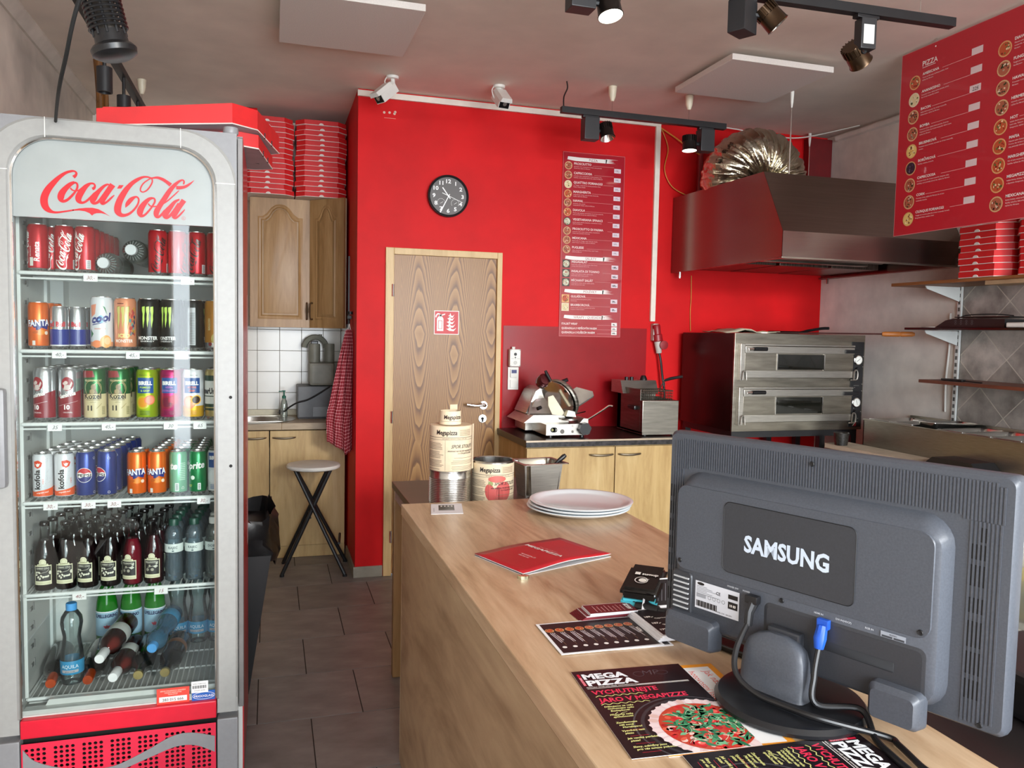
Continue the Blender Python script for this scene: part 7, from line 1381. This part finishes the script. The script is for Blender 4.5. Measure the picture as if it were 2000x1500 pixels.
# voucher cards
def card_art(P): P.rect(0, 0, .108, .052, (110, 26, 34)); P.ring(.050, .026, .026, .0012, (170, 70, 60), 2, 28); [P.rect(.018+.009*k, .008, .0195+.009*k, .044-.004*(k % 3), (214, 170, 170), 2) for k in range(8)]; P.text('AKCE', .100, .010, .013, W_, 3, .06, rot=PI/2)
for k in range(9):
    o_ = 'topmost' if k == 8 else ('lowest' if k == 0 else ORD[k]+' from the bottom'); t = thing('voucher_card', 'dark red voucher card, %s of the fanned pile' % o_, 'card', (.6495-.0025*(8-k)*(k < 6), 1.5265+.002*(8-k)*.5, ZC+.0001+.0021*k), -.03+.012*(8-k)*(k < 7), 'dark red voucher cards in the fanned pile')
    F = lambda u, v, h: Vector((u, v, .0019+h)); m = Mesh().box(0, .108, 0, .054, 0, .0018); m.build('card', mat('white_paper', (236, 234, 236), .8, var=0) if k > 4 else mat('voucher_red_edge', (120, 30, 40), .5), t, False)
    if k in (0, 3, 8) or True: P = Print(); (card_art(P) if k == 8 else P.rect(0, 0, .108, .054, (110, 26, 34))); P.build('card_print', t, F, world=False, lift=.0001)
o = Mesh(); o.tube([(.770, 1.560, ZC+.013), (.790, 1.540, ZC+.013), (.806, 1.522, ZC+.013)], [.011, .013, .011], 14); o.tube([(.806, 1.522, ZC+.013), (.816, 1.512, ZC+.012)], [.008, .008], 12); o.tube(smooth_path([(.768, 1.565, ZC+.02), (.80, 1.60, ZC+.012), (.86, 1.60, ZC+.006)], 4), .004, 6); o = o.build('cable_sleeve', M_matte); tag(o, 'short ribbed black cable sleeve between the cards and the terminal', 'cable')
# payment terminal
A = Matrix.Translation((.812, 1.605, ZC)) @ Matrix.Rotation(math.radians(-38), 4, 'Z'); t = thing('payment_terminal', 'black card payment terminal on a turquoise base beside the monitor', 'payment terminal', (.812, 1.605, ZC), math.radians(-38))
m = Mesh(); m.prism([(-.062, .006), (.062, .018), (.062, .050), (-.062, .026)], 'yz', -.040, .040); bmesh.ops.bevel(m.bm, geom=m.bm.edges[:], offset=.005, segments=2, affect='EDGES'); m.box(-.03, .03, -.05, .05, 0, .012, 0, .004); m.build('turquoise_base', mat('turquoise_plastic', (86, 200, 216), .35), t, False)
m = Mesh(); m.prism([(-.066, .027), (.066, .051), (.064, .075), (-.064, .052)], 'yz', -.043, .043); bmesh.ops.bevel(m.bm, geom=m.bm.edges[:], offset=.009, segments=3, affect='EDGES'); m.build('reader_housing', M_blackg, t, False)
nz = Vector((0, 0, 1)); Ft = plane(Vector((-.043, -.064, .0525)), (1, 0, 0), Vector((0, .128, .023)).normalized()); P = Print(); P.text('sumup', .036, .070, .014, W_, 2, .03, 'l'); P.rect(.020, .069, .032, .081, W_, 2); P.ring(.040, .044, .015, .002, W_, 2, 24); P.disc(.043, .044, .009, W_, 2, 14); P.build('logo_marks', t, Ft, world=False, lift=.0006)
# big magazine flyers
RD = (226, 52, 84)
def mega(P, w_, h_):
    P.rect(0, 0, w_, h_, BK, 1); P.rect(.006, .238, .011, .284, (206, 30, 60), 2); P.text('FOODTIMES', .0105, .240, .0055, (240, 180, 190), 3, .03, rot=PI/2); P.text('MEGA', .014, .263, .028, (244, 248, 252), 3, .045, width=.082); P.text('PIZZA', .014, .237, .028, (244, 248, 252), 3, .045, width=.092)
    P.rect(.008, .2255, .196, .2268, W_, 2); P.rect(.100, .2285, .196, .2302, W_, 2); P.text('PRVNÍ ČÍSLO  DENNĚ OBĚD VEČEŘE  WWW.MEGAPIZZA.CZ', .008, .2293, .0042, W_, 3, .02, width=.092)
    P.text('VYCHUTNEJTE', .010, .203, .0205, RD, 3, .03, width=.118, shear=.06); P.text('JARO V MEGAPIZZE', .012, .174, .0205, RD, 3, .03, width=.158, shear=.06)
    for v, L in ((.196, .085), (.167, .085)): P.stroke([(.012+L*k/12, v+(.002 if k % 2 else -.002), .0016) for k in range(13)], (222, 220, 140), 3)
    Y_ = (222, 222, 140)
    for k, (ln, r_) in enumerate(((('Děkujeme za vaše', 'Ochutnejte naše', 'Bezlepkové!'), 1), (('Připravte naše', 'společnosti!'), 1), (('Zaměstnejte', 'náš nový', 'Megabistro!'), 0), (('Vyzvědní naši', 'pizzu'), 0), (('Jak vzniká perfektní', 'pizza?'), 0), (('Slevy, odměny jsou', 'pro vás novou pobočku!'), 0))):
        v = [.156, .128, .102, .076, .053, .028][k]
        for j, s_ in enumerate(ln): P.text(s_, .014+.003*j, v-.0075*j, .0068, Y_, 3, .03, shear=.2)
        if not r_: P.rect(.022, v-.0075*len(ln), .052, v-.0075*len(ln)+.0008, (190, 40, 60), 3)
    P.stroke([(.03, .138, .001), (.022, .130, .001), (.026, .126, .0012), (.036, .134, .001), (.046, .137, .0008)], (230, 230, 160), 3)
    P.text('MP', .125, .262, .026, (74, 68, 74), 2, -.005, shear=.2); P.ring(.118, .268, .010, .0008, (84, 78, 84), 2, 20); P.ring(.162, .268, .012, .0008, (84, 78, 84), 2, 20, ry=.008)
    cu, cv, r_ = .152, .071, .088; P.ring(cu-.007, cv-.002, r_+.008, .006, (52, 50, 54), 2, 40); P.ring(cu-.010, cv-.004, r_+.018, .003, (70, 68, 72), 2, 40); P.disc(cu, cv, r_, (230, 204, 206), 3, 40); R = random.Random(11)
    for k in range(34): a = 2*PI*k/34; P.disc(cu+r_*.93*math.cos(a), cv+r_*.93*math.sin(a), .009, R.choice([(236, 214, 214), (222, 186, 178), (240, 226, 226)]), 4, 9, .006, a)
    P.disc(cu, cv, r_*.84, (196, 66, 44), 5, 32)
    for k in range(210):
        a = R.uniform(0, 2*PI); q = r_*.78*math.sqrt(R.random()); u, v = cu+q*math.cos(a), cv+q*math.sin(a); c = R.choice([(206, 40, 40), (226, 96, 70), (236, 200, 190), (180, 30, 34), (214, 60, 52)]); P.disc(u, v, R.uniform(.004, .008), c, 6+k % 3, 9, R.uniform(.003, .006), a)
    for k in range(20): a = R.uniform(0, 2*PI); q = r_*.70*math.sqrt(R.random()); u, v = cu+q*math.cos(a), cv+q*math.sin(a); P.disc(u, v, .0105, (214, 36, 40), 9, 14, .0090); P.disc(u+.001, v+.001, .0065, (236, 110, 96), 10, 10, .0050); P.disc(u-.002, v+.002, .0018, (250, 220, 200), 11, 6)
    for k in range(170):
        a = R.uniform(0, 2*PI); q = r_*.70*math.sqrt(R.random()); u, v = cu+.010+q*math.cos(a), cv+q*math.sin(a); b_ = R.uniform(0, 2*PI); L = R.uniform(.010, .022); c = R.choice([(44, 116, 78), (74, 150, 104), (50, 124, 84), (120, 186, 140)])
        P.stroke([(u, v, .0012), (u+L*.4*math.cos(b_), v+L*.4*math.sin(b_), R.uniform(.005, .009)), (u+L*math.cos(b_+.3), v+L*math.sin(b_+.3), .0008)], c, 11+k % 3, k=3)
    for k in range(16): a = R.uniform(0, 2*PI); u, v = cu+r_*.55*math.cos(a), cv+r_*.55*math.sin(a); b_ = R.uniform(0, PI); P.stroke([(u, v, .0012), (u+.014*math.cos(b_), v+.014*math.sin(b_), .0008), (u+.024*math.cos(b_+.5), v+.024*math.sin(b_+.5), .0006)], (216, 226, 190), 14, k=3)
def flyer(lab, org, ang, z, art_, clip=True, name='magazine_flyer'):
    t = thing(name, lab, 'flyer', (org[0], org[1], z)); U = Vector((math.cos(ang), math.sin(ang), 0)); V = Vector((-U.y, U.x, 0)); F = plane((org[0], org[1], z+.0008), U, V); sheet('paper', mat('white_paper', (236, 234, 236), .8, var=0), t, F, .208, .297, .0007)
    P = Print(); art_(P, .208, .297); P.build('flyer_print', t, F, lift=.00006, rough=.25, clip=[((.208, 0, 0), (1, 0, 0)), ((0, .297, 0), (0, 1, 0)), ((0, 0, 0), (0, -1, 0))]); return t
def orange(P, w_, h_): P.rect(0, 0, w_, h_, (244, 160, 50)); P.rect(.012, .012, w_-.012, h_-.012, (240, 240, 240), 2); P.text('Jak naskenovat', w_-.030, h_-.028, .020, (226, 70, 50), 3, 0, rot=-PI/2); P.text('hotovostní lístek', w_-.058, h_-.028, .018, (226, 70, 50), 3, 0, rot=-PI/2)
t = flyer('orange-bordered white flyer under the black pizza magazine', (.553, .998), -.09, ZC+.0003, orange)
flyer('black pizza magazine flyer with large pizza photo, fully visible one', (.4974, 1.0052), -.070, ZC+.0013, mega)
flyer('black pizza magazine flyer turned sideways at the bottom edge', (.572, .994), -PI/2-.05, ZC+.0024, mega)

# ================================================================ the monitor
W, HH, T0 = .605, .362, .993
mo = thing('computer_monitor', 'black computer monitor seen from behind on its round foot', 'monitor', (.75, 1.39, T0), math.atan2(-.554, .235))
M_mon = mat('monitor_shell', (72, 76, 84), .40, var=.06, scale=(300, 300, 300), bump=.05); M_mond = mat('monitor_lower_shell', (50, 52, 57), .38, var=.05, scale=(300, 300, 300), bump=.04); M_mdark = mat('monitor_slot', (14, 14, 16), .6, var=0)
def rr(u0, v0, u1, v1, r_, n=6):
    o = []
    for cu, cv, a0 in ((u1-r_, v1-r_, 0), (u0+r_, v1-r_, PI/2), (u0+r_, v0+r_, PI), (u1-r_, v0+r_, 1.5*PI)):
        for k in range(n): a = a0+PI/2*k/(n-1); o.append((cu+r_*math.cos(a), cv+r_*math.sin(a)))
    return o
def loft(m, secs, cap0=True, cap1=True, mi=0):
    n = len(secs[0][0]); vs = [(u, y, v) for s_, y in secs for u, v in s_]; fs = [(j*n+k, j*n+(k+1) % n, (j+1)*n+(k+1) % n, (j+1)*n+k) for j in range(len(secs)-1) for k in range(n)]
    if cap0: fs.append(tuple(range(n-1, -1, -1)))
    if cap1: fs.append(tuple((len(secs)-1)*n+k for k in range(n)))
    q = m.add(vs, fs, mi); bmesh.ops.recalc_face_normals(m.bm, faces=q)
m = Mesh(); loft(m, [(rr(0, -.012, W, .362, .010), .030), (rr(-.001, -.013, W+.001, .363, .011), .018), (rr(0, -.012, W, .362, .012), .006), (rr(.004, -.008, W-.004, .358, .014), .0)]); m.build('rear_shell', M_mon, mo, False)
m = Mesh(); loft(m, [(rr(.012, .004, W-.012, .35, .004), .0305), (rr(.014, .006, W-.014, .348, .004), .0295)]); m.build('screen', mat('screen_black', (10, 10, 12), .1, var=0), mo, False)
m = Mesh(); loft(m, [(rr(.038, -.004, .528, .292, .045), .001), (rr(.040, -.002, .525, .288, .042), -.008), (rr(.047, .006, .519, .276, .034), -.024), (rr(.056, .014, .511, .266, .028), -.029)]); m.build('bulged_back', M_mon, mo, False)
m = Mesh(); loft(m, [(rr(.046, .108, .512, .268, .02), -.0285), (rr(.047, .109, .511, .267, .02), -.0305)]); m.build('upper_back_panel', M_mon, mo, False)
m = Mesh(); loft(m, [(rr(.152, .1265, .396, .2525, .012), -.030), (rr(.1525, .127, .3955, .252, .012), -.0318)]); lp = m.build('logo_plate', M_mond, mo, False)
m = Mesh(); m.tube([(u, -.0316, v) for u, v in rr(.152, .1265, .396, .2525, .012)], .0007, 4, closed=True); m.build('plate_groove', M_mdark, lp, False)
P = Print(); P.text('SAMSUNG', .1955, .172, .040, (196, 208, 222), 2, .035, width=.158); P.build('maker_name', lp, lambda u, v, h: Vector((u, -.032-h, v)), world=False)
m = Mesh(); R = range
for k in range(112):     # upper rib field
    u = .016+.00515*k; top = .350 if 2 < k < 110 else .345; m.box(u, u+.0027, -.0017, .0005, .297 if .05 < u < .535 else .292, top, 0)
for k in range(8): u = .5465+.0056*k; m.box(u, u+.0028, -.0017, .0005, -.002+.004*(k > 5), .2915)
for k in range(5): u = .010+.0056*k; m.box(u, u+.0028, -.0017, .0005, .006, .2915)
m.build('cooling_ribs', M_mon, mo, False)['kind'] = 'stuff'
m = Mesh()
for k in range(86):
    u = .0595+.00515*k
    if .283 < u < .316: continue
    m.box(u-.0018, u+.0004, -.0004, .0006, .305, .319)
for zb, zt in ((.262, .283), (.236, .258), (.197, .228), (.158, .180), (.108, .146), (.068, .101), (.032, .060)):
    for k in range(4 if zt < .27 else 2): u = .5493+.0056*k+(.0112 if zt > .27 else 0); m.box(u, u+.0026, -.0006, .0006, zb, zt)
for k in range(7): m.box(.006, .014, -.0006, .0006, .03+.034*k, .034+.034*k+.02)
m.build('vent_slots', M_mdark, mo, False)['kind'] = 'stuff'
[Mesh().lathe([(0, 0), (.0045, 0), (.0035, -.002), (0, -.001)], 12, M=Matrix.Translation((u, y, v)) @ Matrix.Rotation(-PI/2, 4, 'X')).build('screw', M_mdark, mo, False) for u, v, y in ((.0446+.012, .1231, -.031), (.271, .103, -.0295), (.498, .118, -.031), (.3004, .338, -.004), (.5728, -.002, -.0005), (.374, .0, -.024), (.2097, .003, -.024))]
# lower recess, lugs, label
m = Mesh(); loft(m, [(rr(.238, -.004, .508, .094, .012), -.0288), (rr(.240, -.002, .506, .092, .012), -.0296)], cap0=False); loft(m, [(rr(.246, .000, .500, .086, .010), -.0298), (rr(.244, .0, .502, .088, .010), -.0302)]); m.build('lower_recess', M_mond, mo, False)
m = Mesh(); P = Print(); P.poly(rr(.246, .0, .500, .088, .010), (46, 48, 52), 1); P.rect(.352, .052, .462, .066, (34, 36, 40), 2); P.build('recess_shade', mo, lambda u, v, h: Vector((u, -.0303-h, v)), world=False) if False else None
m = Mesh(); loft(m, [(rr(.345, .044, .462, .060, .002), -.0302), (rr(.346, .045, .461, .059, .002), -.0308)]); m.build('worn_label', mat('rubbed_label', (36, 38, 42), .7), mo, False)
for (u0, u1), nm in (((.036, .150), 'left'), ((.430, .510), 'right')):
    m = Mesh(); loft(m, [(rr(u0, -.030, u1, .030, .010), -.022), (rr(u0+.002, -.028, u1-.002, .028, .010), -.044), (rr(u0+.008, -.024, u1-.008, .020, .008), -.052)]); m.build('speaker_lug', M_mon, mo, False)
m = Mesh(); loft(m, [(rr(.040, .018, .086, .104, .008), -.0285), (rr(.042, .020, .084, .102, .008), -.0315)]); m.build('grille_pocket', M_mond, mo, False)
m = Mesh(); [m.box(.046, .080, -.0345, -.031, .034+.0095*k, .0365+.0095*k) for k in range(7)]; m.build('speaker_grille', mat('bright_grille_bar', (180, 182, 184), .3), mo, False)
P = Print(); P.rect(.094, .043, .189, .094, (206, 208, 214)); P.disc(.106, .0895, .008, K_, 2, 14, .0028); 
for k in range(6): P.rect(.097, .0845-.0028*k, .120+.012*(k % 3), .0853-.0028*k, (110, 112, 118), 2)
P.text('CE', .140, .078, .008, K_, 2, .02); P.rect(.166, .078, .186, .086, K_, 2); P.rect(.166, .060, .186, .073, K_, 2); P.text('10 03', .176, .064, .006, W_, 3, .03, 'c'); [P.ring(.126+.010*k, .068, .0035, .0006, (70, 70, 74), 2, 14) for k in range(4)]; P.rect(.097, .064, .118, .071, (150, 152, 158), 2); [P.rect(.097+.0023*k, .047, .0982+.0023*k+.0006*(k % 3), .058, K_, 2) for k in range(20)]; P.text('MODEL 2243  100-240V', .140, .046, .0035, K_, 2)
P.build('rating_label', mo, lambda u, v, h: Vector((u, -.0300-h, v)), world=False)
P = Print()
for u, s_ in ((.164, 'POWER S/W'), (.196, 'POWER'), (.331, 'HDMI IN'), (.368, 'DVI IN(HDCP)'), (.416, 'RGB IN')): P.text(s_, u, .0995, .0042, (186, 190, 196), 2, .02)
P.rect(.440, .095, .478, .104, (150, 156, 166)); P.text('AUDIO', .459, .0998, .0036, K_, 2, 0, 'c'); P.rect(.442, .0955, .458, .0985, (60, 62, 68), 2); P.rect(.460, .0955, .476, .0985, (60, 62, 68), 2); P.build('port_names', mo, lambda u, v, h: Vector((u, -.0306-h, v)), world=False)
# stand
m = Mesh(); n = 14; L = []
for s_, (y, z, hw, th) in enumerate([(-.014, .045, .050, .010), (-.030, .046, .054, .012), (-.052, .030, .060, .018), (-.062, .0, .060, .020), (-.066, -.045, .061, .020), (-.067, -.055, .064, .024)]):
    pass
sec = lambda cu, cy, hw, hd: [(cu+hw*math.copysign(abs(math.cos(2*PI*k/20))**.45, math.cos(2*PI*k/20)), cy+hd*math.copysign(abs(math.sin(2*PI*k/20))**.45, math.sin(2*PI*k/20))) for k in range(20)]
vs = []; fs = []; rows = []
for (v, hw, cy, hd) in ((-.052, .064, -.054, .030), (-.040, .060, -.054, .022), (-.01, .059, -.054, .020), (.02, .056, -.053, .018), (.036, .050, -.051, .016), (.047, .036, -.049, .013), (.053, .016, -.048, .008)):
    rows.append(len(vs)); vs += [(u, y, v) for u, y in sec(.279, cy, hw, hd)]
for a in range(len(rows)-1): fs += [(rows[a]+k, rows[a]+(k+1) % 20, rows[a+1]+(k+1) % 20, rows[a+1]+k) for k in range(20)]
fs += [tuple(rows[-1]+k for k in range(20)), tuple(range(19, -1, -1))]; m.add(vs, fs); m.build('stand_neck', M_mon, mo, False)
Mesh().box(.255, .315, -.045, -.028, -.010, .06, 0, .004).build('neck_joint', M_mond, mo, False)
Mesh().lathe([(0, 0), (.112, 0), (.121, .004), (.122, .010), (.116, .017), (.10, .020), (0, .021)], 64, (.827, 1.094, ZC)).build('round_foot', mat('monitor_foot', (24, 25, 28), .3, var=.05, bump=.03, scale=(200, 200, 200)), mo)
# cables
MW = wm(mo)
def mp(u, y, v): return MW @ Vector((u, y, v))
pc_ = Mesh(); q = [mp(.2199, -.034, .088), mp(.2200, -.046, .072), mp(.221, -.05, .05)]; pc_.tube(q, [.010, .008, .007], 10); pc_.box(.208, .232, -.044, -.030, .086, .100, 0, .002, M=MW)
pc_.tube(smooth_path([mp(.221, -.05, .055), mp(.222, -.084, .015), mp(.238, -.104, -.016), mp(.280, -.108, -.034), mp(.335, -.106, -.036), mp(.385, -.10, -.036), Vector((.897, .955, .9375)), Vector((.898, .93, .937)), Vector((.885, .875, .937)), Vector((.874, .82, .937)), Vector((.80, .60, .937)), Vector((.78, .3, .937))], 8), .0050, 10)
o = pc_.build('power_cable', M_black); tag(o, 'black power cable curving from the monitor back over its foot', 'cable')
vc = Mesh(); vc.tube([mp(.349, -.036, .084), mp(.350, -.044, .066), mp(.350, -.046, .050)], [.0085, .0105, .0075], 10, 1); vc.box(.340, .360, -.040, -.030, .080, .096, 1, .002, M=MW)
vc.tube(smooth_path([mp(.350, -.046, .052), mp(.352, -.060, .01), mp(.362, -.07, -.03), Vector((.892, 1.005, .9575)), Vector((.878, .955, .9365)), Vector((.865, .90, .9365)), Vector((.855, .84, .9365)), Vector((.82, .70, .9365)), Vector((.76, .4, .9365))], 8), .0052, 10)
o = vc.build('video_cable', [M_black, mat('blue_connector', (30, 84, 190), .4)]); tag(o, 'black video cable with a blue connector hanging from the monitor', 'cable')
kb = thing('black_device', 'flat black device lying on the counter under the monitor', 'device', (.86, 1.32, ZC)); m = Mesh(); m.box(-.022, .022, -.075, .075, 0, .012, 0, .003, M=Matrix.Translation((.866, 1.318, ZC+.0005)) @ Matrix.Rotation(math.radians(22), 4, 'Z')); m.build('device_body', M_blackg, kb)
# till area behind the monitor
td = thing('till_cabinet', 'low black cabinet surface behind the computer monitor', 'cabinet', (1.4, .9, 0)); Mesh().box(1.005, 1.75, .12, 1.62, 0, .905, 0, .004).build('cabinet_body', mat('black_desk_surface', (34, 30, 30), .35, var=.1), td)
rp = thing('receipt_printer', 'black receipt printer with a small blue light beside the monitor edge', 'printer', (1.35, 1.05, .905)); m = Mesh(); m.box(1.20, 1.52, .92, 1.16, .906, .985, 0, .014); m.build('printer_body', M_black, rp)
P = Print(); P.disc(.03, .045, .006, (110, 190, 255), 1, 10); P.rect(.042, .043, .06, .047, (220, 226, 230)); P.build('status_light', rp, plane((1.205, .9195, .91), (1, 0, 0), (0, 0, 1)))
tb = thing('plastic_tub', 'milky plastic tub with yellow contents at the right edge', 'tub', (1.68, 1.36, .905)); m = Mesh(); frustum(m, 1.70, 1.36, .13, .10, .906, .15, .12, 1.06); [m.bm.faces.remove(f) for f in [f for f in m.bm.faces if f.calc_center_median().z > 1.05]]; m.build('tub_wall', clear('milky_plastic', (226, 232, 234), .1, .2, .45), tb)
m = Mesh(); m.box(1.60, 1.80, 1.29, 1.43, .915, 1.015, 0, .03); m.build('yellow_contents', mat('yellow_bag', (240, 214, 50), .5, bump=.5, scale=(30, 30, 30)), tb)
Mesh().box(1.545, 1.86, 1.23, 1.49, .9055, .914, 0, .003).build('white_lid', M_white, tb)
